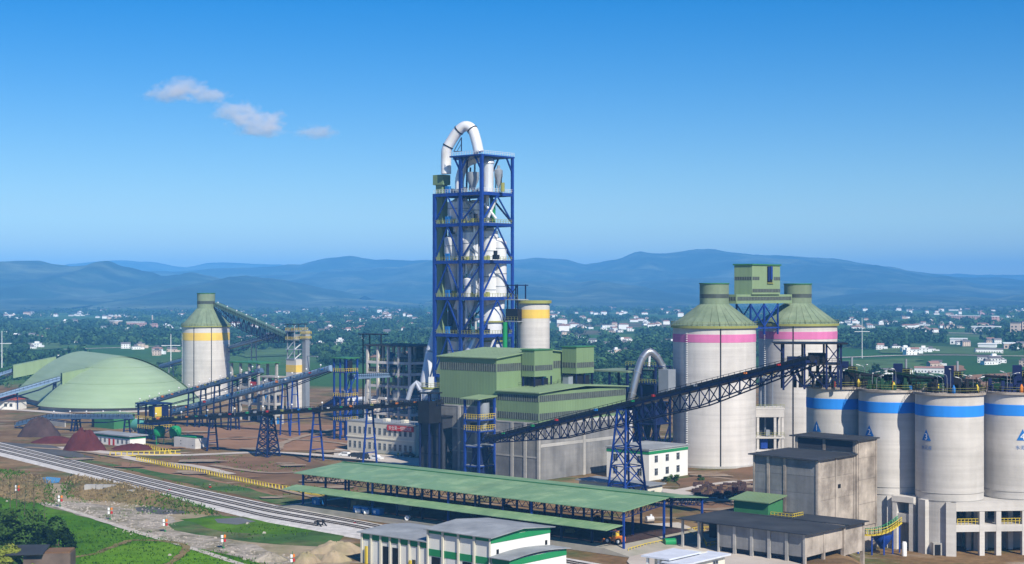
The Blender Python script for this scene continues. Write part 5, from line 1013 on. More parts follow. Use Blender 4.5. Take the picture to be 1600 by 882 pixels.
# ------------------------------------------------------------------ tall stained concrete building
TB = V((60.6, 304.6, 0)); tb = thing('concrete_building', 'tall stained concrete building with two flat black roofs beside the silos', 'building', tuple(TB), ROT)
HM = 50 - (719 - 455) / F * TB.y; BL = -14.8; BW = 15.0
B(BL + .1, .1, -5, -.1, BW, HM - .05).build('core_wall', 'old_concrete', tb)
for k, x in enumerate((BL, BL * .76, BL * .5, 0)): B(x - (.3 if k else 0), -.25, -1, x + .3 if k < 3 else .2, .15, HM).build('pillar', 'old_concrete', tb)
xs_ = [BL, BL * .76, BL * .5, -.1]
for k, (a, b) in enumerate(zip(xs_, xs_[1:])):
    for z0, z1, mt in ((0, 5, 'panel_concrete'), (5.05, 9.6, 'panel_concrete'), (9.65, HM - 3.4, 'panel_concrete'), (HM - 3.35, HM - .3, 'panel_concrete')): B(a + .33, -.1, z0, b - .33, .2, z1).build('wall_panel', mt, tb)  # left face takes the darker concrete, its own tone plus painted-in shade
for k, y in enumerate((0, 6.8, BW - .6)): B(-.2, y - .05, -3, .26, y + .5, HM - .02).build('pillar', 'old_concrete', tb)
for a, b in ((.5, 6.7), (7.35, BW - .7)):
    for z0, z1 in ((-3, 3.3), (3.35, 8.2), (8.25, 12.6), (12.65, HM - .1)): B(-.15, a, z0, .1, b, z1).build('wall_panel', 'old_concrete', tb)
t = B(.1, 7.9, 10.1, .16, 9.0, 10.9).build('hole', 'hole', tb)
MB().slab([(BL - .8, -.9, HM + .3), (.7, -.9, HM + .1), (.7, BW + .1, HM + .1), (BL - .8, BW + .1, HM + .3)], .25).build('roof', 'black_roof', tb)
# higher rear block
HU = 50 - (691 - 455) / F * 313.5
B(BL + .9, BW + .02, -5, 4.2 - 3.7, BW + 8, HU).build('rear_block', 'old_concrete', tb)
MB().slab([(BL - .2, BW - .7, HU + .35), (1.2, BW - .7, HU + .2), (1.2, BW + 8.6, HU + .2), (BL - .2, BW + 8.6, HU + .35)], .25).build('roof', 'black_roof', tb)
for k, x in enumerate((BL + 1.2, -7, 0)): B(x - .3, BW - .2, HM + .32, x + .3, BW + .01, HU - .05).build('pillar', 'old_concrete', tb)
for a, b in ((BL + 1.5, -7.3), (-6.7, -.3)): B(a + .02, BW - .08, HM + .4, b - .02, BW + .01, HU - .1).build('wall_panel', 'dark_panel', tb)
for z0, z1 in ((1.5, 6), (6.05, 11), (11.05, 15.5), (15.55, HU - .1)): B(.45, BW + .5, z0, .72, BW + 7.6, z1).build('wall_panel', 'old_concrete', tb)
B(.45, BW + 7.62, -5, .85, BW + 8.05, HU - .02).build('pillar', 'old_concrete', tb)
# green lean-to shed in front of it
gq = L2W(TB, -10.2, -7.4); gs = thing('green_shed', 'small green corrugated shed with sloping roof against the tall concrete building', 'shed', (gq.x, gq.y, 0), ROT)
B(-4.6, 0, 4.5, 3.4, 5.5, 8.2).build('wall', 'deep_green', gs); MB().slab([(-5.4, -.7, 8.25), (4.0, -.7, 8.25), (4.0, 6.2, 9.1), (-5.4, 6.2, 9.1)], .2).build('roof', 'green_clad', gs)
for x in (-4.4, 3.2):
    for y in (.2, 5.3): beam_part('leg', (x, y, 0), (x, y, 4.48), .3, 'grey_metal', gs)
B(-4.8, -.1, 4.1, 3.6, 5.6, 4.47).build('floor_beam', 'concrete', gs); B(3.7, .5, 5.0, 8.6, 4.5, 5.25).build('platform', 'grey_metal', gs); m = MB(); m.rail([(3.7, .5, 5.25), (8.6, .5, 5.25), (8.6, 4.5, 5.25)], 1.1, .8, .09); m.build('railing', 'yellow', gs, kind='stuff'); MB().tube([(4.4, 2, 4), (8, 2, 4)], .6, 12).build('pipe', 'white_metal', gs, True)
for x in (4.2, 8.2): beam_part('leg', (x, .8, 0), (x, .8, 5), .25, 'dark_steel', gs)

# ------------------------------------------------------------------ white and green workshop at the bottom
QO = V((-3.6, 262, 0)); wk2 = thing('workshop', 'white workshop with green bands, grey roofs and tall doorways at the bottom', 'building', tuple(QO), ROT)
TW, TL, LLF = 15.8, -14.9, -32.1
B(TL, 0, 0, 0, TW, 7.9).build('high_wall', 'white_wall', wk2); B(LLF, .12, 0, TL - .01, 13, 5.5).build('low_wall', 'white_wall', wk2)
MB().slab([(TL - .6, -.7, 8.0), (.7, -.7, 8.0), (.7, TW / 2, 8.75), (TL - .6, TW / 2, 8.75)], .15).build('roof', 'grey_roof', wk2); MB().slab([(TL - .6, TW / 2 + .01, 8.75), (.7, TW / 2 + .01, 8.75), (.7, TW + .7, 8.0), (TL - .6, TW + .7, 8.0)], .15).build('roof', 'grey_roof', wk2)
m = MB(); m.add([(-.02, 0, 7.9), (-.02, TW, 7.9), (-.02, TW / 2, 8.6), (TL, 0, 7.9), (TL, TW, 7.9), (TL, TW / 2, 8.6)], [(0, 1, 2), (3, 5, 4)]); m.build('gable', 'trim_green', wk2)
MB().slab([(LLF - .7, -.5, 5.65), (TL - .02, -.5, 5.65), (TL - .02, 7, 6.2), (LLF - .7, 7, 6.2)], .15).build('roof', 'grey_roof', wk2); MB().slab([(LLF - .7, 7.01, 6.2), (TL - .02, 7.01, 6.2), (TL - .02, 13.5, 5.65), (LLF - .7, 13.5, 5.65)], .15).build('roof', 'grey_roof', wk2)
B(TL + .02, -.09, 3.25, 0.05, -.01, 4.45).build('green_band', 'trim_green', wk2); B(LLF, .03, 4.4, TL - .02, .11, 5.48).build('green_band', 'trim_green', wk2)
B(TL - .03, -.09, 7.2, 0.05, -.01, 7.86).build('green_band', 'trim_green', wk2); B(.01, -.05, 6.9, .09, TW, 7.88).build('green_band', 'trim_green', wk2)
for k in range(5):
    x = TL + 14.9 * k / 4; B(x - .22 if k else x - .1, -.3, 0, x + (.22 if k < 4 else .0), -.095, 7.85).build('pilaster', 'cream_wall', wk2)
    if k < 4: 
        B(x + .9, -.05, 0, x + 2.9, -.005, 3.1).build('doorway', 'hole' if k in (0, 2) else 'house_white', wk2)
for k in range(7):
    x = LLF + (TL - LLF) * k / 7; B(x, -.16, 0, x + .45, .02, 5.46).build('pilaster', 'cream_wall', wk2)
    if k in (2, 3): B(x + .75, .06, 0, x + 2.2, .115, 3.6).build('doorway', 'hole', wk2)
    if k == 5: B(x + .9, .06, 1.2, x + 1.7, .115, 2.0).build('window', 'window_dark', wk2)
for y in (1.4, 14.4): B(.0, y, 4.9, .06, y + .6, 5.7).build('window', 'hole', wk2)
ax = B(.1, .02, 0, 4.2, 15.2, 4.6).build('annex_wall', 'white_wall', wk2); B(4.21, .0, 3.5, 4.28, 15.2, 4.55).build('green_band', 'trim_green', wk2); B(.3, -.07, 3.5, 4.28, -.0, 4.55).build('green_band', 'trim_green', wk2)
m = MB(); nn = 8; pr = [(y_, 4.7 + .55 * math.sin(math.pi * i / nn)) for i, y_ in enumerate([-.7 + 16.6 * j / nn for j in range(nn + 1)])]
for (a, za), (b, zb) in zip(pr, pr[1:]): m.slab([(.12, a, za), (4.8, a, za), (4.8, b, zb), (.12, b, zb)], .12)
m.build('annex_roof', 'grey_roof', wk2)
for x, lab in ((-30.4, 'brown downpipe post left on the low workshop wall'), ):
    B(x - .25, -.5, 0, x + .25, -.17, 3.2).build('gate_post', 'yellow', wk2)
B(-19.3, -.5, 0, -18.8, -.17, 1.9).build('gate_post', 'yellow', wk2)
# small flat roofed pavilion at the bottom right of it
VO = V((29.1, 262, 0)); pv_ = thing('pavilion', 'small cream building with two pale flat roofs at the bottom edge', 'building', tuple(VO), ROT)
B(-3.2, .4, 0, 0, 13, 3.2).build('wall', 'cream_wall', pv_); B(-7.6, 2.4, 0, -3.25, 12.4, 3.6).build('wall', 'cream_wall', pv_)
B(-4.0, -.6, 3.22, .8, 13.8, 3.5).build('roof', 'white_roof', pv_); B(-8.6, -.2, 3.72, -2.6, 9.5, 4.0).build('roof', 'white_roof', pv_)
for x in (-7.6, -5.2): beam_part('pillar', (x, .4, 0), (x, .4, 3.7), .4, 'white_wall', pv_)
window(pv_, 'r', 0, 5, 1.1, 1.5, 1.5); window(pv_, 'r', 0, 10, 1.1, 1.5, 1.5); window(pv_, 'l', -5.2, 2.4, 1.1, 1.5, 1.8)

# ------------------------------------------------------------------ concrete frame buildings behind the yard
def frame_building(lab, O, nxb, nyb, bx, by, zs, roofmat, colm='concrete', fill=(), extra=None, roofx=0):
    t = thing('frame_building', lab, 'building', (O[0], O[1], 0), ROT); L, Wd = nxb * bx, nyb * by
    for i in range(nxb + 1):
        for j in range(nyb + 1): B(-i * bx - .4, j * by - .4, 0, -i * bx + .4, j * by + .4, zs[-1]).build('pillar', colm, t)
    for z in zs[:-1]:
        B(-L + .2, .1, z - .25, -.2, Wd - .1, z).build('floor_slab', 'old_concrete', t)
        B(-L, -.3, z - .9, 0, .3, z + .02).build('edge_beam', colm, t); B(-.3, 0, z - .9, .3, Wd, z + .02).build('edge_beam', colm, t)
        m = MB(); m.rail([(-L, -.2, z), (0.2, -.2, z), (.2, Wd, z)], 1.1, 1.3, .08); m.build('railing', 'yellow_green' if z > 15 else 'grey_metal', t, kind='stuff')
    B(-L - 1 - roofx, -1, zs[-1], 1, Wd + 1, zs[-1] + .5).build('roof', roofmat, t)
    rr = random.Random(int(L * 10))
    for z in [0] + zs[:-1]:
        for k in range(5):
            x, y, s = rr.uniform(-L + 2, -2), rr.uniform(1.2, Wd - 2), rr.uniform(.9, 2.2); mt = rr.choice(['dark_steel', 'grey_metal', 'navy_steel', 'grey_metal', 'blue_paint'])
            if k % 2: MB().lathe([(s * .4, z), (s * .9, z + s), (s * .9, z + s * 1.4), (s * .5, z + s * 1.7)], x, y, 12).build('machine', mt, t, True)
            else: B(x - s, y - s * .7, z, x + s, y + s * .7, z + s * 1.3).build('machine', mt, t)
    for (i, z0, z1, mt) in fill: B(-i * bx - bx + .45, .0, z0, -i * bx - .45, .2, z1).build('wall_panel', mt, t)
    return t
o = P(640, 455, 548); rb = frame_building('grey open concrete frame building with black roof left of the blue tower', (o.x, o.y), 4, 2, 5.4, 8, [6, 11.5, 16, 20.5, 24.5, 30], 'black_roof', 'silo_concrete', [(0, 24.6, 26.3, 'dark_panel'), (1, 20.6, 22.4, 'dark_panel'), (2, 20.6, 22.4, 'dark_panel'), (3, 20.6, 22.4, 'dark_panel')])
t = thing('roof_shelter', 'thin dark roof frame standing above the left end of the grey frame building', 'shelter', tuple(L2W(o, -21.6, 1, 0)), ROT)
for x in (-3.5, 0, 6): beam_part('post', (x, 0, 0), (x, 0, 34), .4, 'dark_steel', t)
B(-4.2, -2, 34, 6.6, 3, 34.4).build('roof', 'dark_steel', t)
o2 = P(668, 455, 555); t = thing('dark_hall', 'dark building with a blue black roof between frame building and gas duct', 'building', (o2.x, o2.y, 0), ROT); B(-9, 0, 0, 0, 12, 29).build('wall', 'dark_panel', t); B(-9.5, -.5, 29, .5, 12.5, 29.5).build('roof', 'navy_steel', t)
for z in (8, 15, 22): B(-9.02, -.12, z, 0, -.01, z + .5).build('ledge_beam', 'panel_concrete', t)
for x, z in ((-6, 25), (-2.5, 25), (-6, 18)): B(x - .9, -.06, z, x + .9, -.005, z + 2.2).build('window', 'hole', t)
o = P(404, 455, 590); fb3 = frame_building('low concrete frame workshop with thin green roof near the yellow banded silo', (o.x, o.y), 3, 1, 5.4, 9, [7, 13, 22], 'deep_green', 'concrete', [(0, 13.1, 15, 'red')])
o = P(430, 455, 575); fb4 = frame_building('small pale concrete frame with crimson panel in front of the green roofed one', (o.x, o.y), 2, 1, 3.4, 3.4, [4, 8, 12, 17.5], 'concrete', 'concrete', [(0, 12.4, 16.5, 'red')])
# thin tower with yellow band
o = P(468, 455, 640); t3 = thing('thin_tower', 'thin concrete tower with yellow band carrying an open steel top', 'tower', (o.x, o.y, 0), ROT)
B(-5.0, -3, 0, 1.2, 4, 21.5).build('shaft', 'silo_concrete', t3); B(-5.05, -3.05, 16.2, 1.25, 4.05, 19.2).build('painted_band', 'yellow_band', t3)
for x in (-4.6, -.2):
    for y in (-2.6, 3.4): beam_part('column', (x, y, 21.5), (x, y, 36), .35, 'grey_metal', t3)
for z in (21.5, 25.5, 29.5, 33.2): B(-5.2, -3.2, z, .4, 4.2, z + .25).build('platform', 'grey_metal', t3)
for z0, z1 in ((21.7, 25.4), (25.7, 29.4)): beam_part('brace', (-4.6, -2.6, z0), (-.2, -2.6, z1), .3, 'white_metal', t3); beam_part('brace', (-.2, -2.6, z0), (-.2, 3.4, z1), .3, 'white_metal', t3)
B(-5.4, -3.4, 36, .4, 4.4, 36.3).build('roof', 'dark_steel', t3); m = MB()
for z in (29.7, 33.4): m.rail([(-5.2, -3.2, z), (.4, -3.2, z), (.4, 4.2, z)], 1.2, 1.0, .1)
m.build('railing', 'yellow', t3, kind='stuff'); B(-3.5, -1.5, 29.8, -1, 1.5, 32).build('machinery', 'grey_metal', t3)
B(1.5, .2, 0, 3.6, 2.4, 31).build('elevator_shaft', 'grey_metal', t3); B(1.3, 0, 30, 3.9, 2.5, 33.5).build('elevator_head', 'grey_metal', t3); m = MB(); m.rail([(1, -.4, 30), (4.2, -.4, 30), (4.2, 2.8, 30)], 1.2, .8, .12); m.rail([(1, -.4, 32), (4.2, -.4, 32), (4.2, 2.8, 32)], 1.2, .8, .12); m.build('railing', 'yellow', t3, kind='stuff'); beam_part('bracket', (3.7, 1, 23), (12.5, -1, 23), .35, 'grey_metal', t3)
# blue transfer towers
def transfer(lab, O, wd, dp, zt, plats, roof, colm='blue_steel'):
    t = thing('transfer_tower', lab, 'tower', (O[0], O[1], 0), ROT, 'conveyor transfer towers')
    for x in (-wd, -wd / 2, 0):
        for y in (0, dp): beam_part('column', (x, y, 0), (x, y, zt), .5, colm, t)
    B(-wd - .6, -.8, zt, .6, dp + .6, zt + .35).build('roof', roof, t)
    for z in plats:
        B(-wd - .2, -.2, z - .3, .2, dp + .2, z).build('platform', colm, t); m = MB(); m.rail([(-wd, -.3, z), (.3, -.3, z), (.3, dp, z)], 1.2, 1.0, .1); m.build('railing', 'yellow', t, kind='stuff')
    for z0, z1 in zip([0] + plats[:-1], plats): beam_part('brace', (-wd, dp, z0), (-wd / 2, dp, z1 - .4), .25, colm, t); beam_part('brace', (0, 0, z0), (0, dp, z1 - .4), .25, colm, t)
    return t
o = P(541, 455, 514); t = transfer('tall blue transfer tower with flat green roof in the middle of the yard', (o.x, o.y), 6, 5, 27.3, [6.5, 14.5, 22.8], 'deep_green'); B(-1.8, 1, 22.8, -.2, 3, 26.6).build('drive_housing', 'dark_steel', t); B(-4, 1, 14.5, -2, 3, 16.4).build('machinery', 'grey_metal', t)
o = P(240, 455, 515); t = transfer('dark blue transfer house with open storeys where three conveyors meet', (o.x, o.y), 8.6, 7, 11.8, [3.6, 6.6], 'navy_steel', 'navy_steel'); B(-3, .2, 3.6, .1, 6, 11.4).build('housing', 'navy_steel', t); B(-.1, .4, 6.8, .3, 3, 11).build('door', 'yellow', t); MB().tube([(-7, 3, .9), (-4.5, 3, .9)], 1.0, 12).build('tank', 'teal_tank', t, True)

# ------------------------------------------------------------------ yellow banded big silo on the left, green dome shed
c = P(322, 455, 705)
big_silo(c, 10.7, 33.6, 34.2, 42, 4.1, 48.8, 'round concrete silo with yellow band and green cone roof on the left', 'yellow_band', 27.5, 31.0, [-1.9, -1.15], 'cone_green', 'cone roofed concrete silos', 'yellow_green')
dm = thing('dome_shed', 'huge pale green rounded storage shed with two conveyor hoods', 'storage shed', (-170.3, 665, 0))
def domeprof(R, h, z0, n=18): return [(R * math.cos(t) ** .82 if t < 1.57 else 0, z0 + (h - z0) * math.sin(t) ** 1.12) for t in [i / n * math.pi / 2 for i in range(n + 1)]]
def lobe_(cx_, cy_, R, h, z0, sx=1, rot=0):
    o = MB().lathe(domeprof(R, h, z0), n=72).build('roof_shell', 'dome_green', dm, True, loc=(cx_, cy_, 0)); o.scale = (sx, 1, 1); o.rotation_euler = (0, 0, rot)
    m = MB().lathe([(R - 1.2, 0), (R - 1.2, z0 + .8)], n=60).build('base_wall', 'concrete', dm, loc=(cx_, cy_, 0)); m.scale = (sx, 1, 1); m.rotation_euler = (0, 0, rot)
AB = V((-30, 50)); ab = math.atan2(AB.y, AB.x); RD = 35.0
def dome_ring(r, z, off, n=96):
    o = []
    for k in range(n):
        a = ab + math.pi / 2 + 2 * math.pi * (k + .5) / n; c = off if math.cos(a - ab) > 0 else V((0, 0)); o.append((c.x + r * math.cos(a), c.y + r * math.sin(a), z))
    return o
for R_, h_, z_, off in ((35.0, 19.9, 1.8, V((3, -3))), (30.5, 19.6, 2.4, AB)):
    m = MB(); rg = [dome_ring(R_ * t, z_ + h_ * (1 - t ** 1.75), off) for t in [1 - .999 * i / 26 for i in range(27)]]
    m.add([p for r in rg for p in r], [(j * 96 + k, j * 96 + (k + 1) % 96, (j + 1) * 96 + (k + 1) % 96, (j + 1) * 96 + k) for j in range(26) for k in range(96)] + [tuple(26 * 96 + k for k in range(96))]); m.build('roof_shell', 'dome_green', dm, True)
    m = MB(); a_, b_ = dome_ring(R_ - 1.4, 0, off), dome_ring(R_ - 1.4, z_ + .2, off); m.add(a_ + b_, [(k, (k + 1) % 96, 96 + (k + 1) % 96, 96 + k) for k in range(96)]); m.build('base_wall', 'concrete', dm, True)
m = MB()
for t in (.42, .7): q = dome_ring(RD * t, 1.85 + 19.9 * (1 - t ** 1.75), V((3, -3))); m.tube(q + [q[0]], .09, 5)
m.build('seam', 'pale_green', dm, kind='stuff')
def hood(a, b, wd, h0, h1):
    a, b = V(a), V(b); d = (b - a).normalized(); n = V((-d.y, d.x, 0)) * wd / 2; m = MB()
    q = [a - n + V((0, 0, h0)), b - n + V((0, 0, h1)), b + n + V((0, 0, h1)), a + n + V((0, 0, h0))]; m.slab(q, .3)
    for s in (-1, 1):
        e = n * s; f = n * s * .96; m.slab([a + e + V((0, 0, h0 - .31)), b + e + V((0, 0, h1 - .31)), b + f + V((0, 0, h1 - .31)), a + f + V((0, 0, h0 - .31))], 5.6)
    m.build('conveyor_hood', 'pale_green', dm)
o = dm.location
h0 = P(96, 583, 652) - o; h1 = P(150, 571, 655) - o; hood((h0.x, h0.y, 0), (h1.x + 4, h1.y + 4, 0), 7, h0.z, h1.z + .6)
h0 = P(20, 571, 718) - o; h1 = P(64, 560, 722) - o; hood((h0.x, h0.y, 0), (h1.x + 6, h1.y + 3, 0), 6, h0.z, h1.z + .6)
ds = block('green_store', 'low green walled shed with pale roof in front of the dome', 'shed', G(178, 671), 13, 9, 5, 'deep_green', 'pale_green', .8)
B(-13.9, -.08, 0, -12.3, -.01, 4.4).build('doorway', 'hole', ds)
lw = block('long_bungalow', 'long low white building with green eaves beside the red ore heap', 'building', G(203, 699), 20.6, 6, 3.3, 'white_wall', 'grey_roof', .6)
B(-20.7, -.07, 2.5, .07, 6.05, 3.1).build('eaves_band', 'trim_green', lw)
for k in range(8): 
    if k in (3, 4): B(-19 + k * 2.4, -.06, 0, -18 + k * 2.4, -.005, 2.1).build('door', 'red', lw)
    else: window(lw, 'l', -18.5 + k * 2.4, 0, .9, .9, 1.2)
# green tanks beside it
for px, r_, lab in ((249, 1.95, 'round green pressure tank, the left of the two beside the concrete pit'), (274, 2.0, 'green pressure tank right beside the concrete pit')):
    q = P(px, 455, 500); t = thing('pressure_tank', lab, 'tank', (q.x, q.y, 0), 0, 'green tanks by the transfer house')
    MB().lathe([(0, 2.2), (r_ * .6, 2.45), (r_ * .95, 3.2), (r_, 4.2), (r_ * .95, 5.2), (r_ * .6, 6), (0, 6.25)], n=20).build('shell', 'tank_green', t, True)
    for a in (0, 2.1, 4.2): beam_part('leg', (r_ * .7 * math.cos(a), r_ * .7 * math.sin(a), 0), (r_ * .8 * math.cos(a), r_ * .8 * math.sin(a), 3), .22, 'tank_green', t)
    MB().cyl(0, 0, 6.2, 6.9, .3, n=10).build('valve', 'dark_steel', t)
for px, py, r_, lab in ((214, 676, 2.2, 'teal lying tank left of the transfer house legs'), (224, 682, 2.2, 'teal lying tank under the transfer house'), (238, 680, 1.8, 'teal tank right of the transfer house legs')):
    q = G(px, py); t = thing('teal_tank', lab, 'tank', (q.x, q.y + 3, 0), ROT, 'teal tanks under the transfer house'); MB().tube([(-2.2, 0, r_), (-1.9, 0, r_), (1.9, 0, r_), (2.2, 0, r_)], [r_ * .6, r_, r_, r_ * .6], 18).build('shell', 'teal_tank', t, True)
    for x in (-1.2, 1.2): B(x - .2, -r_ * .8, 0, x + .2, r_ * .8, r_ * .5).build('saddle', 'concrete', t)
q = G(305, 702); pt = thing('concrete_pit', 'pale concrete basin wall with green pipes on top', 'basin', (q.x, q.y, 0), ROT); B(-11, 0, 0, 0, 5, 3.2).build('basin_wall', 'silo_concrete', pt)
for y in (1, 2.4, 3.6): MB().tube([(-9, y, 3.6), (-.8, y, 3.6)], .35, 8).build('pipe', 'tank_green', pt)
for x, z in ((-7.4, 2.2), (-7.4, 1.2), (-1.2, 1.0)): MB().tube([(x, .05, z), (x, -.05, z)], .18, 8).build('drain', 'hole', pt)
# ore heaps
def heap(name, lab, px0, px1, pyb, pyt, mat, Yo=0, grp=None):
    b = G((px0 + px1) / 2, pyb); R = (px1 - px0) / 2 / F * b.y; h = (pyb - pyt) / F * b.y * 1.0; c = V((b.x, b.y + R * .6, 0)); m = MB(); n, k = 40, 12; vs = []; rr = random.Random(px0)
    for i in range(k + 1):
        for j in range(n):
            a = 2 * math.pi * j / n; r = R * i / k * (1 + .3 * mnoise.noise(V((math.cos(a) * 1.4, math.sin(a) * 1.4, px0)))); z = h * math.tanh(1.7 * (1 - i / k)) / .935 * (1 + .25 * mnoise.noise(V((math.cos(a) * 2, math.sin(a) * 2, i * .3 + px0)))); vs.append((r * math.cos(a), r * math.sin(a) * .62, max(z - .15 * h * (i == 0), -.05)))
    m.add(vs, [(i * n + j, i * n + (j + 1) % n, (i + 1) * n + (j + 1) % n, (i + 1) * n + j) for i in range(k) for j in range(n)] + [tuple(range(n))]); o = m.build(name, mat, None, True, loc=tuple(c)); tag(o, lab, 'heap', grp)
heap('ore_heap', 'dark brown heap of crushed ore under the dipping conveyor', 20, 92, 684, 655, 'coal'); heap('ore_heap', 'dark red heap of ore left of the long white building', 92, 160, 706, 673, 'ore')
heap('ore_heap', 'low dark red ridge of ore in front of the long white building', 165, 240, 704, 696, 'ore'); heap('ore_heap', 'low reddish spill between the dark and the red heap', 40, 118, 694, 684, 'ore')
heap('sand_heap', 'pale sand heap with grass left of the white workshop', 452, 502, 882, 866, 'sand'); heap('sand_heap', 'pale sand heap nearest the white workshop corner', 495, 546, 880, 864, 'sand'); heap('sand_heap', 'overgrown sandy mound behind the sand heaps', 474, 568, 868, 851, 'sand'); heap('rubble_heap', 'grey brown rubble heap left of the sand heaps', 392, 450, 880, 868, 'rubble')
# small house with red roof at the left edge
q = G(24, 641); rh = thing('red_roofed_house', 'white bungalow with red hipped roof at the left edge', 'house', (q.x, q.y, 0), ROT * .3); B(-16, 0, 0, 0, 9, 4.2).build('wall', 'white_wall', rh)
m = MB(); m.add([(-17, -1, 4.2), (1, -1, 4.2), (1, 10, 4.2), (-17, 10, 4.2), (-12.5, 4.5, 6.6), (-3.5, 4.5, 6.6)], [(0, 1, 5, 4), (1, 2, 5), (2, 3, 4, 5), (3, 0, 4), (3, 2, 1, 0)]); m.build('roof', 'red_roof', rh)
for x in (-12, -8, -4.5, -2): window(rh, 'l', x, 0, 1.4, 1.2, 1.3)
sw_ = thing('boundary_wall', 'low pale concrete wall in front of the green dome', 'wall', tuple(G(72, 664))); d = G(102, 668) - V(sw_.location); beam_part('wall', (0, 0, 1.1), (d.x, d.y, 1.1), .4, 'concrete', sw_, 2.2)

# ------------------------------------------------------------------ yellow fence
def fence(lab, pts, h=1.25, step=1.5):
    w_ = [G(*p) for p in pts]; o = w_[0]; t = thing('yellow_fence', lab, 'fence', tuple(o), 0, 'yellow slatted fences'); tot = 0; pk = MB()
    for a, b in zip(w_, w_[1:]):
        beam_part('kerb', a - o + V((0, 0, .12)), b - o + V((0, 0, .12)), .4, 'yellow', t, .3); beam_part('rail', a - o + V((0, 0, h)), b - o + V((0, 0, h)), .14, 'yellow', t)
        n = max(1, int((b - a).length / step))
        for k in range(n):
            q = a.lerp(b, k / n) - o; beam_part('post', q, q + V((0, 0, h)), .26, 'yellow', t)
fence('long yellow slatted fence running down beside the railway', [(214, 720), (262, 730), (300, 737), (360, 750), (420, 763), (470, 771), (515, 776), (560, 780)])
fence('short yellow slatted fence along the far side of the road', [(172, 713), (225, 712), (282, 710)])
fence('yellow fence behind the long white bungalow', [(226, 700), (250, 706), (268, 709)])

# ------------------------------------------------------------------ parked cars
def car(lab, q, rz, mat, van=False):
    t = thing('parked_car', lab, 'car', tuple(q), rz, 'cars parked by the cream office'); h = 2.0 if van else 1.45
    for x in (-1.35, 1.35):
        for y in (-.75, .75): wheel(t, x, y, .32, .22)
    MB().xprism([(-2.2, .3), (2.2, .3), (2.25, .75), (1.4, .95), (-2.15, .98)], -.86, .86).build('body', mat, t)
    MB().xprism([(-2.0 if van else -1.7, .97), (1.2, .94), (.6, h), (-1.9 if van else -1.2, h)], -.74, .74).build('cabin', mat, t)
    for y in (-.76, .745): B(-1.2, y, 1.0, .7, y + .015, h - .12).build('side_window', 'window_dark', t)
    return t
for k, (px, py, rz, mt, van, lab) in enumerate(((541, 711, .3, 'car_white', 0, 'white car parked leftmost in front of the cream office'), (556, 712, .2, 'car_dark', 0, 'black car parked second from left before the cream office'), (570, 715, .4, 'car_dark', 1, 'dark van parked among the cars before the cream office'), (588, 716, .1, 'car_white', 0, 'white car parked rightmost of the row by the blue trestle'), (638, 711.5, .1, 'car_dark', 0, 'black car parked alone near the right end of the cream office'))): car(lab, G(px, py + 3), ROT + rz, mt, van)

# ------------------------------------------------------------------ signal posts by the path
sp0 = None
for k, (px, py, lab) in enumerate(((27, 776, 'red and white post lamp farthest left above the bare saplings'), (94, 793, 'red and white post lamp at the pale gravel edge'), (172, 813, 'red and white post lamp by the concrete blocks'), (258, 832, 'red and white post lamp on the rough grass, middle of the path'), (349, 858, 'red and white post lamp low beside the path'), (457, 890, 'red and white post lamp in front of the sand heaps'))):
    q = G(px, py)
    if sp0 is None:
        sp0 = thing('post_lamp', lab, 'post lamp', tuple(q), 0, 'red and white post lamps along the path'); MB().cyl(0, 0, 0, 3.8, .09, n=8).build('post', 'deep_green', sp0); beam_part('cross_arm', (-.7, 0, 2.8), (.7, 0, 2.8), .12, 'deep_green', sp0)
        for x, mt in ((-.5, 'white_paint'), (.5, 'orange')):
            for z in (1.9, 2.85): MB().lathe([(.22, z - .35), (.42, z - .28), (.42, z + .28), (.22, z + .35)], x, 0, 10).build('lamp_head', mt if z > 2 or x < 0 else 'red', sp0)
        B(-.3, -.3, 0, .3, .3, .5).build('footing', 'deep_green', sp0); sp0.scale = (.62, .62, .85)
    else: dup(sp0, q, .2 * k, lab)
# concrete blocks, stones
for k, (px, py, sx, sy, sz, lab) in enumerate(((142, 776, 1.4, .9, 1.2, 'pale concrete block, left of the two lying on the dry bank'), (166, 777, 2.2, .9, 1.3, 'long pale concrete block with dark notch on the dry bank'), (205, 782, .8, .6, .8, 'small pale boulder on the dry bank right of the blocks'))):
    t = thing('concrete_block', lab, 'block', tuple(G(px, py - 3) + V((0, 0, 1.25))), -.15 * k, 'pale blocks on the dry bank'); m = MB(); m.prism([(-sx, -sy), (sx * .95, -sy * .9), (sx, sy), (-sx * .9, sy * .9)], -.1, sz); m.build('body', 'concrete', t)
    if k == 1: B(-.5, -sy - .03, .1, .5, -sy * .85, .7).build('notch', 'hole', t)
rr = random.Random(21); stn = []
for s in range(3):
    m = MB(); m.lathe([(0, -.3), (.7, -.2), (1, .1), (.7, .5), (0, .65)], n=7); m.v = [(x * (1 + .3 * mnoise.noise(V((x * 2, y * 2, s)))), y * (.7 + .3 * mnoise.noise(V((x, y, s + 4)))), z) for x, y, z in m.v]; stn.append(m.mesh('stone', 'stone'))
st_ = MB()
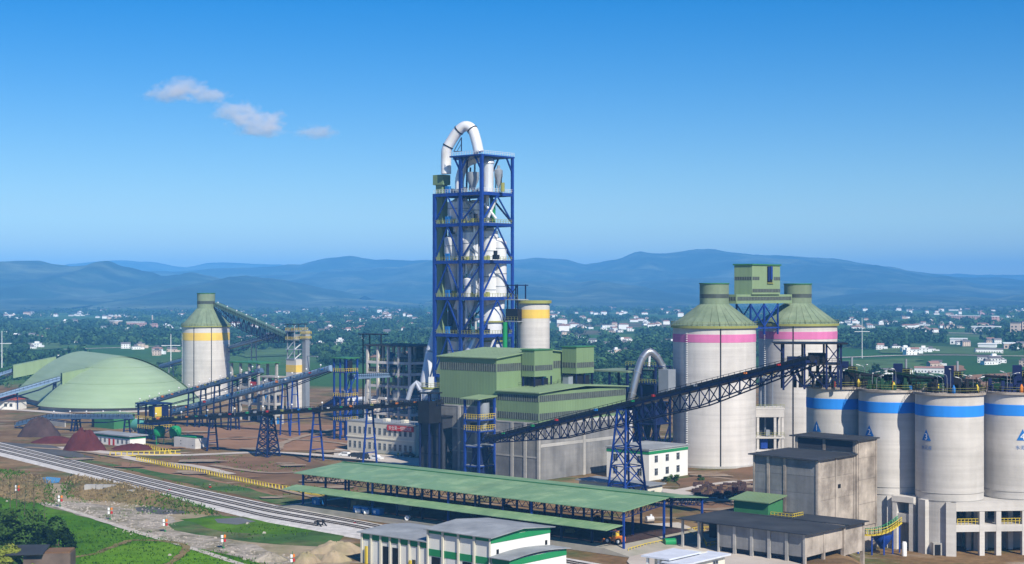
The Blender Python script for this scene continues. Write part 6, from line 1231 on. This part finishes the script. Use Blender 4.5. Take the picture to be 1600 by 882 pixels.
for k in range(620):
    if k < 420: px, py = rr.uniform(60, 275), rr.uniform(784, 830)
    elif k < 600: px = rr.uniform(180, 470); py = 824 + (px - 180) * .18 + rr.uniform(-4, 8)
    else: px, py = rr.uniform(0, 560), rr.uniform(740, 880)
    if k < 420: py = min(py, 783 + (px - 60) * .317 - rr.uniform(0, 12))
    q = G(px, py); s = rr.uniform(.08, .3) if k < 606 else rr.uniform(.35, .55); st_.add([(q.x + s * x, q.y + s * y, s * z + .1) for x, y, z in ((-1, -.8, -.5), (1, -.6, -.5), (.8, .9, -.5), (-.7, .8, -.5), (-.5, -.4, .5), (.6, -.3, .6), (.4, .5, .5), (-.4, .4, .7))], [(0, 3, 2, 1), (4, 5, 6, 7), (0, 1, 5, 4), (1, 2, 6, 5), (2, 3, 7, 6), (3, 0, 4, 7)])
st_.build('loose_stones', 'stone', kind='stuff')
# dry bank beside the railway, with tussocks
def bank(pts_top, pts_bot, h, mat, nseg=60):
    a = bez([G(*p) for p in pts_top], 12); b = bez([G(*p) for p in pts_bot], 12); n = min(len(a), len(b)); m = MB(); vs = []; k = 8
    for i in range(n):
        for j in range(k + 1):
            t = j / k; p = a[i].lerp(b[i], t); e = math.sin(math.pi * i / (n - 1)) ** .5; vs.append((p.x, p.y, .02 + h * e * math.sin(math.pi * t) ** .8 * (1 + .5 * mnoise.noise(V((p.x * .2, p.y * .2, 1)))) + (.0 if 0 < j < k else -.1)))
    m.add(vs, [(i * (k + 1) + j, i * (k + 1) + j + 1, (i + 1) * (k + 1) + j + 1, (i + 1) * (k + 1) + j) for i in range(n - 1) for j in range(k)]); return m.build('embankment', mat, None, True, 'structure'), vs
_, bv = bank([(112, 744), (140, 750), (200, 762), (270, 782), (330, 800)], [(100, 772), (125, 780), (170, 784), (240, 793), (330, 806)], 2.0, 'dry_grass')
_, bv2 = bank([(-30, 730), (10, 736), (50, 745), (75, 755)], [(-40, 775), (0, 776), (40, 785), (90, 790)], 1.6, 'dry_grass')
tu = MB(); rr = random.Random(5)
for (x, y, z) in bv + bv2:
    tu.cur = 1 if mnoise.noise(V((x * .07, y * .03, 9))) > .12 else 0
    for _k in range(4):
        cx_, cy_ = x + rr.uniform(-1.6, 1.6), y + rr.uniform(-1.8, 1.8)
        for _j in range(4):
            a = rr.uniform(0, 6.28); h_ = rr.uniform(.25, .7); dx, dy = math.cos(a), math.sin(a); wd = .13; zz = max(z - .1, 0)
            tu.add([(cx_ - dy * wd, cy_ + dx * wd, zz), (cx_ + dy * wd, cy_ - dx * wd, zz), (cx_ + dx * h_ * .7, cy_ + dy * h_ * .7, zz + h_)], [(0, 1, 2)])
tu.build('dry_tussocks', ['dry_blade', 'green_blade'], kind='stuff')
gb = MB()
for k in range(5200):
    if k < 3000: px, py = rr.uniform(-20, 480), rr.uniform(776, 900)
    else: px, py = rr.uniform(110, 560), rr.uniform(712, 850)
    q = G(px, py)
    if py > 772 + (px + 30) * .22 + 8 or (k >= 3000 and mnoise.noise(V((q.x * .05, q.y * .05, 2))) > .05 and not (yat(T1, px) - 3 < py < yat(Bt, px) + 3)):
        for _j in range(3):
            a = rr.uniform(0, 6.28); h_ = rr.uniform(.2, .55); dx, dy = math.cos(a), math.sin(a); x, y = q.x + rr.uniform(-.5, .5), q.y + rr.uniform(-.5, .5)
            gb.add([(x - dy * .12, y + dx * .12, .05), (x + dy * .12, y - dx * .12, .05), (x + dx * h_, y + dy * h_, .05 + h_)], [(0, 1, 2)])
gb.build('grass_tufts', 'green_blade', kind='stuff')
# ------------------------------------------------------------------ foreground trees and hut
def leaves(m, c, r, n, leaf, rr, flat=.75):
    for _ in range(n):
        d = V((rr.gauss(0, 1), rr.gauss(0, 1), rr.gauss(0, 1))).normalized(); p = c + V((d.x * r, d.y * r, d.z * r * flat)) * rr.uniform(.55, 1.08)
        nrm = (d + V((rr.uniform(-.9, .9), rr.uniform(-.9, .9), rr.uniform(-.2, .9)))).normalized(); t = nrm.orthogonal().normalized(); t.rotate(Matrix.Rotation(rr.uniform(0, 6.3), 3, nrm)); b = nrm.cross(t); s = leaf * rr.uniform(.6, 1.4)
        m.add([p - t * s, p + b * s * .45, p + t * s, p - b * s * .45], [(0, 1, 2, 3)])
def tree(name, lab, cat, q, h, spread, seed, mats, lumps=14, nleaf=150, leaf=.42, grp=None, trunk=.25, low=.12):
    rr = random.Random(seed); t = thing(name, lab, cat, tuple(q), 0, grp); tk = MB(); crown = MB()
    tops = []
    for k in range(4):
        a = rr.uniform(0, 6.3); e = V((math.cos(a) * spread * .35, math.sin(a) * spread * .35, h * rr.uniform(.6, .85))); tk.tube([(0, 0, -.1), tuple(e * .45 + V((rr.uniform(-.3, .3), 0, .3))), tuple(e)], [trunk, trunk * .6, trunk * .2], 7); tops.append(e)
    if 'bamboo' in name:                        # arching culms that stick out of the mass
        for k in range(16):
            a, l = rr.uniform(0, 6.3), rr.uniform(.8, 1.25); e = V((math.cos(a) * spread * .75, math.sin(a) * spread * .75, h * l)); c0 = V((e.x * .3, e.y * .3, h * l * .6)); tk.tube([(0, 0, 0), tuple(c0), tuple(e), tuple(e * 1.0 + V((e.x * .18, e.y * .18, -.3)))], [.06, .05, .025, .01], 5)
            for q_ in (.5, .75, 1.0): crown.cur = 1; leaves(crown, c0.lerp(e, q_), .7, 16, leaf, rr, .5)
    tk.build('trunk', 'bark', t, True)
    for k in range(lumps):
        a, z = rr.uniform(0, 6.3), rr.uniform(low, 1) ; rad_ = spread * (1 - .55 * z) * rr.uniform(.25, .9); c = V((math.cos(a) * rad_, math.sin(a) * rad_, h * z * .9)); crown.cur = rr.choice([0, 0, 1]); leaves(crown, c, spread * rr.uniform(.28, .48), nleaf, leaf, rr)
    crown.build('crown', mats, t); return t
FT = (('bamboo_clump', 'dark bushy bamboo clump at the left edge', 4, 884, 9.2, 4.4, 0), ('bamboo_clump', 'dark dense bamboo clump in the middle of the bottom left thicket', 36, 880, 7.8, 4.2, 0), ('bamboo_clump', 'dark leaning bamboo clump right of the middle, above the hut', 62, 872, 5.8, 3.0, 0), ('leafy_tree', 'rounded dark tree at the right end of the bottom left thicket', 89, 874, 8.0, 3.4, 0), ('bamboo_clump', 'dark low bush at the far left above the yellow bush', -12, 876, 8.6, 4.2, 0), ('yellow_bush', 'yellow green bush in the bottom left corner', 8, 905, 5.6, 3.4, 1), ('yellow_bush', 'small yellow green bush below the hut wall', 45, 912, 3.4, 2.2, 1))
for k, (nm, lab, px, py, h, sp_, m_) in enumerate(FT): tree(nm, lab, 'bush' if m_ else 'tree', G(px, py), h, sp_, 40 + k, ['leaf_yellow', 'leaf_mid'] if m_ else ['leaf_dark', 'leaf_mid'], 20, 190, .38)
def sapling(lab, px, py, h, seed):
    rr = random.Random(seed); t = thing('bare_sapling', lab, 'sapling', tuple(G(px, py)), 0, 'bare saplings at the bottom left'); m = MB(); lean = rr.uniform(-.3, .3); m.tube([(0, 0, -.1), (lean * .4, 0, h * .5), (lean, 0, h)], [.11, .07, .02], 6).build('trunk', 'bark', t); m = MB(); lf = MB()
    for k in range(22):
        z = h * rr.uniform(.3, .98); a = rr.uniform(0, 6.3); l = rr.uniform(.4, 1.2) * (1.15 - z / h); p = V((lean * z / h, 0, z)); e = p + V((math.cos(a) * l, math.sin(a) * l, l * 1.1)); m.beam(p, e, .035); leaves(lf, e, .22, 3, .14, rr)
    m.build('twigs', 'bark', t, kind='stuff'); lf.build('sparse_leaves', 'leaf_mid', t, kind='stuff')
for k, (px, py, h, lab) in enumerate(((16, 806, 9, 'bare thin sapling, leftmost of the row'), (26, 816, 12, 'tall bare sapling beside the leftmost lamp post'), (38, 814, 8, 'short bare sapling third from left'), (53, 822, 10.5, 'bare sapling with a forked top, right of the lamp'), (70, 850, 11, 'bare sapling just behind the thicket, rightmost of the row'))): sapling(lab, px, py, h, 60 + k)
hq = G(110, 905); hu = thing('field_hut', 'small stained hut with dark roof below the dark thicket', 'hut', (hq.x, hq.y, 0), .1); B(-8, 0, 0, 0, 5, 4.4).build('wall', 'mud_wall', hu); MB().slab([(-11, -1, 4.6), (-4.5, -1, 4.6), (-4.5, 5.5, 5.2), (-11, 5.5, 5.2)], .2).build('roof', 'black_roof', hu); B(-4.4, .3, 4.4, -.1, 4.8, 4.7).build('terrace', 'brown_soil', hu); B(-3, -.05, 0, -1.8, 0, 2.0).build('door', 'hole', hu)
# bushes and debris on the brown yard at right
rr = random.Random(9)
deb = MB()
for k in range(260):
    px, py = rr.uniform(1085, 1195), rr.uniform(757, 783); q = G(px, py); s = rr.uniform(.2, .8); deb.box(q.x - s, q.y - s, -.02, q.x + s * .6, q.y + s * .5, s * rr.uniform(.5, 1.6))
deb.build('scrap_pieces', 'coal', kind='stuff')
tr_ = thing('red_tractor', 'small red machine among scrap on the brown yard behind the canopy', 'machine', tuple(G(1152, 776)), .5)
for x in (-1, 1):
    for y in (-.7, .7): wheel(tr_, x, y, .5, .3)
MB().xprism([(-1.6, .5), (1.7, .5), (1.6, 1.3), (.2, 1.4), (-1.5, 1.2)], -.5, .5).build('body', 'red', tr_); B(-1.2, -.6, 1.3, -.2, .6, 2.3).build('cabin', 'red', tr_)
for k, (px, py, h) in enumerate(((1048, 752, 1.6), (1056, 753, 1.9), (1040, 753, 1.3), (1095, 752, 1.6))): tree('garden_shrub', ['small round shrub by the white office, left of two', 'larger round shrub by the white office corner', 'lowest shrub against the white office wall', 'lone shrub on the brown soil right of the white office'][k], 'shrub', G(px, py), h, 1.2, 80 + k, ['leaf_mid', 'leaf_dark'], 8, 60, .2, 'shrubs by the white office', .06)
# people seen as tiny figures
def person(lab, q, rz, vest, seed):
    t = thing('person', lab, 'person', tuple(q), rz, 'people on the site'); m = bpy.data.meshes.new('body'); vs = [(0, 0, .95), (0, 0, 1.2), (0, 0, 1.42), (0, 0, 1.52), (0, 0, 1.66), (.1, 0, .9), (.12, -.08, .5), (.12, .0, .06), (-.1, 0, .9), (-.12, .12, .5), (-.12, .16, .06), (.2, 0, 1.4), (.26, 0, 1.12), (.25, -.12, .9), (-.2, 0, 1.4), (-.26, 0, 1.12), (-.25, -.1, .9), (.12, -.14, .04), (-.12, .04, .04)]
    ed = [(0, 1), (1, 2), (2, 3), (3, 4), (0, 5), (5, 6), (6, 7), (0, 8), (8, 9), (9, 10), (2, 11), (11, 12), (12, 13), (2, 14), (14, 15), (15, 16), (7, 17), (10, 18)]; m.from_pydata(vs, ed, []); o = inst('body', m, t); m.materials.append(M['person_dark'])
    sm = o.modifiers.new('skin', 'SKIN'); rs = [.15, .15, .15, .06, .1, .1, .075, .05, .1, .075, .05, .07, .05, .035, .07, .05, .035, .05, .05]
    for v, r in zip(m.skin_vertices[0].data, rs): v.radius = (r, r)
    m.skin_vertices[0].data[0].use_root = True; o.modifiers.new('sub', 'SUBSURF').levels = 1
    MB().lathe([(.06, 1.52), (.1, 1.6), (.11, 1.68), (.07, 1.77), (0, 1.8)], n=10).build('head', 'skin', t, True); MB().lathe([(.15, 1.69), (.13, 1.74), (.1, 1.82), (0, 1.85)], n=10).build('helmet', vest, t, True); MB().lathe([(.2, .95), (.21, 1.2), (.2, 1.42)], n=10, close=False).build('vest', vest, t, True)
person('person in a yellow vest walking before the cream office', G(622, 716), .4, 'vest', 1); person('person in a red vest standing on the top of silo 2', (S2.x - 1, S2.y - 5.2, ZS + .45), 1, 'red', 2); person('person in a yellow vest standing on the top of silo 3', (S3.x - 3.5, S3.y - 4.6, ZS + .45), 2, 'vest', 3)

# ------------------------------------------------------------------ the plain: houses
rr = random.Random(77); HM_ = {}
def house_mesh(kind, v):
    k = (kind, v)
    if k in HM_: return HM_[k]
    r2 = random.Random(v * 7 + len(kind)); m = MB(); wl = {'white': 'house_white', 'tan': 'house_tan', 'pink': 'house_pink', 'shed': 'house_white'}[kind]
    if kind == 'shed': L, Wd, h = r2.uniform(26, 48), 11, 5.0
    else: L, Wd, h = r2.uniform(8, 14), r2.uniform(7, 9), r2.choice([4, 6.5, 6.5, 9])
    m.box(-L / 2, -Wd / 2, 0, L / 2, Wd / 2, h)
    if kind != 'shed' and v % 3: m.box(L / 2 - .01, -Wd / 2 + 1, 0, L / 2 + 5, Wd / 2 - 2, h * .6)
    w_ = m.mesh('wall', wl); m = MB()
    if v % 2 or kind == 'shed': m.xprism([(-Wd / 2 - .5, h), (Wd / 2 + .5, h), (0, h + (1.4 if kind == 'shed' else 2.2))], -L / 2 - .5, L / 2 + .5); m.v = [(-y, x, z) for x, y, z in m.v]
    else: m.box(-L / 2 - .4, -Wd / 2 - .4, h, L / 2 + .4, Wd / 2 + .4, h + .35); m.box(-L / 4, -1, h + .35, L / 5, Wd / 2 - 1, h + 2.6)
    ro = m.mesh('roof', ['house_roof', 'house_white' if not v % 2 and kind != 'shed' else 'brick_roof', 'house_roof'][v % 3]); m = MB()
    nfl = max(1, int(h / 3)); nw = int(L / 3)
    for f_ in range(nfl):
        for k_ in range(nw):
            x = -L / 2 + 1.2 + k_ * (L - 2.4) / max(1, nw - 1); m.box(x - .55, -Wd / 2 - .06, f_ * 3 + 1, x + .55, -Wd / 2 + .0, f_ * 3 + 2.4)
    HM_[k] = (w_, ro, m.mesh('window_row', 'window_dark')); return HM_[k]
LABH = {'white': ('white village house scattered among the fields and trees of the plain', 'white houses on the plain'), 'tan': ('tan walled village house scattered among the fields of the plain', 'tan houses on the plain'), 'pink': ('reddish village house scattered among the fields of the plain', 'reddish houses on the plain'), 'shed': ('long low white shed lying among the fields of the plain', 'long sheds on the plain')}
spots = []; hcount = 0
def add_house(px, py, kind):
    global hcount
    q = G(px, py)
    if q.y < 760 or q.y > 5600 or any((q - s).length < 11 for s in spots): return
    v = rr.randrange(6); w_, ro, wr = house_mesh(kind, v); rl = ['dark roof', 'red brown gabled roof', 'dark flat roof'][v % 3] if kind != 'shed' else 'long ridged roof'; rg_ = 'left of yellow silo' if px < 290 else 'between yellow silo and tower' if px < 700 else 'between tower and magenta silos' if px < 1180 else 'right of magenta silos'; ds_ = 'far off' if q.y > 2600 else 'in middle distance' if q.y > 1500 else 'behind the plant'; lab, grp = LABH[kind]; lab = lab.split(' ')[0] + (' shed' if kind == 'shed' else ' house') + ' with ' + rl + ' ' + ds_ + ', ' + rg_; grp = lab[:60]; t = thing('village_house' if kind != 'shed' else 'long_shed', lab, 'house' if kind != 'shed' else 'shed', tuple(q), rr.uniform(-.5, .5), grp)
    sc_ = .62 + max(0, q.y - 2600) / 9000; t.scale = (sc_,) * 3
    inst('wall', w_, t); inst('roof', ro, t); inst('window_row', wr, t, kind='stuff') if q.y < 2200 else None
    spots.append(q); hcount += 1
CL_ = [(15, 496, 9, 'w'), (50, 493, 6, 'w'), (112, 492, 9, 'w'), (165, 497, 8, 't'), (195, 500, 7, 'w'), (118, 505, 6, 'w'), (20, 528, 5, 'w'), (70, 530, 5, 'w'), (120, 532, 6, 'w'), (200, 522, 4, 't'), (232, 512, 5, 'p'), (262, 512, 4, 'w'), (50, 545, 4, 'w'), (205, 545, 6, 'w'), (245, 552, 5, 't'), (15, 475, 5, 'w'), (70, 478, 4, 'w'), (130, 468, 4, 'w'), (185, 466, 6, 'w'), (215, 470, 5, 'w'), (265, 486, 4, 'w'),
       (385, 533, 6, 'w'), (420, 528, 5, 'w'), (450, 512, 3, 'w'), (495, 520, 5, 'w'), (520, 516, 4, 't'), (430, 480, 4, 'w'), (370, 466, 3, 'w'), (560, 483, 5, 'w'), (610, 488, 5, 'w'), (575, 503, 5, 'w'), (640, 500, 4, 'w'), (650, 520, 3, 'w'), (600, 524, 5, 'w'), (540, 540, 4, 'w'), (490, 545, 4, 't'),
       (880, 510, 8, 'w'), (905, 513, 6, 'w'), (890, 528, 5, 'w'), (960, 518, 7, 'w'), (975, 536, 6, 'w'), (935, 540, 5, 't'), (1000, 500, 4, 'w'), (1020, 508, 5, 'w'), (1040, 538, 6, 'w'), (980, 490, 5, 'w'), (920, 492, 3, 'w'), (870, 478, 3, 'w'), (1010, 475, 4, 'w'), (945, 558, 5, 'w'), (985, 552, 3, 'w'),
       (1330, 478, 7, 'w'), (1360, 470, 6, 'w'), (1395, 478, 6, 'w'), (1425, 484, 5, 't'), (1320, 505, 6, 'w'), (1355, 512, 6, 'w'), (1385, 505, 5, 'w'), (1410, 498, 5, 'w'), (1450, 508, 6, 'w'), (1480, 512, 5, 't'), (1500, 498, 6, 'w'), (1540, 492, 5, 'p'), (1560, 505, 5, 'w'), (1590, 488, 8, 't'), (1575, 480, 6, 'p'), (1500, 540, 7, 'w'), (1545, 538, 6, 'w'), (1590, 545, 4, 't'), (1390, 545, 4, 'w'), (1430, 552, 5, 'w'), (1460, 572, 3, 'w'), (1530, 568, 6, 'w'), (1555, 568, 4, 'w'), (1590, 572, 4, 'w'), (1480, 466, 4, 'w'), (1340, 466, 4, 'w'), (1585, 590, 4, 'p'), (1540, 590, 3, 't')]
for px, py, n, k in CL_:
    for j in range(n):
        if hcount > 292: break
        kd = {'w': 'white', 't': 'tan', 'p': 'pink'}[k]; kd = rr.choice([kd, kd, kd, 'white', 'tan'])
        add_house(px + rr.gauss(0, 9), max(463, py + rr.gauss(0, 1.4)), kd)
for px, py in ((300, 519), (170, 514), (560, 532), (720, 520), (110, 558), (950, 512), (1540, 513), (1452, 583), (1335, 490), (590, 496), (210, 506), (1490, 486), (1400, 586), (1545, 552)): add_house(px, py, 'shed')
fh_ = MB(); r5 = random.Random(99)
for k in range(620):                             # the scatter of farmhouses too far away to pick apart
    py = r5.choice([r5.uniform(463, 478), r5.uniform(466, 500), r5.uniform(475, 520)]); px = r5.uniform(-20, 1620) if k % 3 else r5.choice([20, 110, 180, 240, 400, 450, 560, 610, 880, 920, 980, 1030, 1340, 1400, 1450, 1500, 1580]) + r5.gauss(0, 16); q = G(px, py)
    if q.y > 5200 or mnoise.noise(V((q.x * .002, q.y * .001, 5))) < -.25 or any((q - s).length < 16 for s in spots): continue
    s = r5.uniform(.55, .95) * (1 + q.y / 14000); a, b, h = 5 * s * r5.uniform(.7, 1.7), 4 * s, r5.choice([3.5, 5, 6.5]) * s; fh_.cur = r5.choice([0, 0, 0, 1]); fh_.box(q.x - a, q.y - b, -.2, q.x + a, q.y + b, h); fh_.cur = 2; fh_.xprism([(q.x - a - .4, h), (q.x + a + .4, h), (q.x + a * .6, h + 1.6), (q.x - a * .6, h + 1.6)], q.y - b - .4, q.y + b + .4); spots.append(q)
fh_.build('distant_farmhouses', ['house_white', 'house_tan', 'brick_roof'], kind='stuff')
# town blocks on the right
for px, py, wp, hp, mt, lab in ((1555, 509, 11, 14, 'house_pink', 'reddish tower block far right on the plain, left of the tan apartments'), (1588, 527, 15, 22, 'house_tan', 'tan apartment block near the right edge, left half of the row'), (1604, 527, 14, 24, 'house_tan', 'tan apartment block cut by the right edge'), (1506, 500, 48, 6, 'house_pink', 'long low reddish factory on the right plain'), (1541, 520, 42, 9, 'house_white', 'long cream block left of the tan apartments'), (1498, 538, 25, 8, 'house_white', 'white school like block on the right plain'), (1543, 543, 26, 5, 'house_white', 'low white shed like block below the cream block'), (1577, 545, 18, 8, 'house_tan', 'pale tan block below the tan apartments'), (181, 512, 11, 10, 'house_tan', 'tan house with light roof beside the long wall on the left plain'), (212, 513, 22, 9, 'house_pink', 'brick red barn on the left plain'), (568, 645, 30, 20, 'house_tan', 'pinkish villa behind the blue transfer tower')):
    Yq = G(px, py).y; wd, h = wp / F * Yq, hp / F * Yq
    if not lab: continue
    q = G(px, py); t = thing('town_block', lab, 'building', tuple(q), rr.uniform(-.6, -.2)); wd *= 1.0; B(-wd / 2, -7, 0, wd / 2, 7, h).build('wall', mt, t); B(-wd / 2 - .4, -7.4, h, wd / 2 + .4, 7.4, h + .8).build('roof', 'house_roof' if h > 15 else 'house_white', t); m = MB()
    for f_ in range(int(h / 3.2)):
        for k_ in range(int(wd / 4)):
            x = -wd / 2 + 2 + k_ * 4; m.box(x - .8, -7.08, f_ * 3.2 + 1, x + .8, -7.0, f_ * 3.2 + 2.5); 
        for y in (-4.5, 0, 4.5): m.box(wd / 2, y - .8, f_ * 3.2 + 1, wd / 2 + .08, y + .8, f_ * 3.2 + 2.5)
    m.build('window_row', 'window_dark', t, kind='stuff')
for px, py, h, lab in ((238, 508, 14, 'slim pale chimney standing on the left plain'),):
    t = thing('chimney', lab, 'chimney', tuple(G(px, py)), 0); MB().lathe([(1.3, 0), (.9, h)], n=12).build('shaft', 'house_tan', t, True); MB().lathe([(1.0, h), (1.0, h + .5)], n=12).build('cap', 'house_white', t)
for px, py, h, lab in ((267, 575, 22, 'pale crossed power pole behind the dome'), (3, 575, 24, 'pale power pole at the left edge'), (1347, 560, 30, 'pale power mast right of the head frame')):
    t = thing('power_pole', lab, 'power pole', tuple(G(px, py)), .2); MB().cyl(0, 0, 0, h, .3, .15, 8).build('pole', 'house_white', t); beam_part('cross_arm', (-6, 0, h * .66), (6, 0, h * .66), .3, 'house_white', t)
# low pale field walls and roads of the plain
for pts, wd in (([(200, 518), (260, 516), (340, 517), (430, 515)], 14), ([(100, 547), (160, 545), (260, 542)], 7), ([(480, 510), (560, 508), (670, 507)], 16), ([(880, 545), (960, 548), (1050, 546)], 6), ([(1300, 522), (1420, 520), (1600, 524)], 12), ([(1310, 560), (1450, 556), (1620, 558)], 8), ([(0, 505), (140, 503), (280, 498)], 14)): ribbon('country_road', pts, wd, 'path', jit=.2)
for pts in ([(560, 553), (640, 550), (660, 556), (580, 560)], [(440, 520), (560, 512), (560, 518), (450, 527)], [(1440, 575), (1500, 572), (1510, 580), (1450, 584)], [(150, 527), (260, 521), (270, 526), (160, 532)], [(1500, 590), (1600, 582), (1640, 600), (1520, 612)]): sheet('bare_field', pts, 'red_soil', jit=3, step=14)
for pts in ([(1310, 565), (1440, 560), (1430, 590), (1300, 600)], [(1370, 540), (1560, 545), (1560, 556), (1380, 553)], [(370, 545), (470, 540), (480, 556), (380, 560)], [(0, 540), (90, 535), (100, 545), (0, 552)]): sheet('crop_field', pts, 'crop', jit=4, step=18)
# ------------------------------------------------------------------ trees of the plain
PT = []
for s in range(5):
    r2 = random.Random(300 + s); tk = MB(); tk.tube([(0, 0, -.2), (.2, 0, 3), (.1, .1, 6)], [.35, .25, .1], 6); cr_ = MB(); h = r2.uniform(7.5, 11)
    for k in range(9):
        a, z = r2.uniform(0, 6.3), r2.uniform(.25, .95); c = V((math.cos(a) * 2.4 * (1.1 - z * .6), math.sin(a) * 2.4 * (1.1 - z * .6), h * z)); cr_.cur = r2.choice([0, 0, 1]); leaves(cr_, c, r2.uniform(1.2, 2.1), 34, .85, r2)
    PT.append((tk.mesh('trunk', 'bark'), cr_.mesh('crown', ['wood_far', 'wood_far_light'])))
tp = []; rr = random.Random(12)
while len(tp) < 9000:
    py = 461 + 150 * rr.random() ** 1.9; px = rr.uniform(-60, 1660); q = G(px, py)
    if q.y < 790 or q.y > 5000: continue
    dn = mnoise.noise(V((q.x * .0045, q.y * .0018, 3.3))) + .5 * mnoise.noise(V((q.x * .02, q.y * .006, 7)))
    if dn < -.15 + (.25 if py > 540 else 0) or any(abs(q.x - s.x) < 8 and 0 < s.y - q.y < 200 and abs(s.y - q.y) < s.y * .05 for s in spots): continue
    tp.append(q)
tp.sort(key=lambda q: q.y); near, far_ = tp[:280], tp[280:]
for q in near:
    tk, cr_ = rr.choice(PT); s = rr.uniform(.6, 1.15); px = CX + q.x / q.y * F; rg_ = 'left of the yellow banded silo' if px < 290 else 'between yellow banded silo and blue tower' if px < 700 else 'between blue tower and magenta silos' if px < 1180 else 'right of the magenta silos'; lab = 'dark green tree on the near plain, ' + rg_; t = thing('field_tree', lab, 'tree', tuple(q), rr.uniform(0, 6.3), 'field trees ' + rg_); t.scale = (s, s, s * rr.uniform(.8, 1.1)); inst('trunk', tk, t); inst('crown', cr_, t)
wd_ = MB()
for q in far_:
    s = rr.uniform(.55, 1.0) * (1 + q.y / 8000); wd_.cur = rr.choice([0, 0, 0, 1]); c = V((q.x, q.y, 4.2 * s))
    for k in range(26):
        d = V((rr.gauss(0, 1), rr.gauss(0, 1), rr.gauss(0, 1))).normalized(); p = c + V((d.x * 5.2 * s, d.y * 4 * s, d.z * 4.0 * s)) * rr.uniform(.7, 1); t = V((rr.gauss(0, 1), rr.gauss(0, 1), rr.gauss(0, 1))).normalized(); b = d.cross(t).normalized(); t = b.cross(d); z = 1.9 * s
        wd_.add([p - t * z, p + b * z * .6, p + t * z, p - b * z * .6], [(0, 1, 2, 3)])
wd_.build('woods', ['wood_far', 'wood_far_light'], kind='stuff')
# undergrowth between plant and plain behind the dome and conveyors
ug = MB(); rr = random.Random(4)
for k in range(420):
    px, py = rr.choice([(rr.uniform(-20, 300), rr.uniform(570, 612)), (rr.uniform(860, 1060), rr.uniform(590, 612)), (rr.uniform(1300, 1640), rr.uniform(592, 612))]); q = G(px, py); s = rr.uniform(.5, 1.2); ug.cur = rr.choice([0, 0, 1]); leaves(ug, q + V((0, 0, 2 * s)), 3 * s, 36, .8, rr, .7)
ug.build('undergrowth', ['wood_far', 'wood_far_light'], kind='stuff')
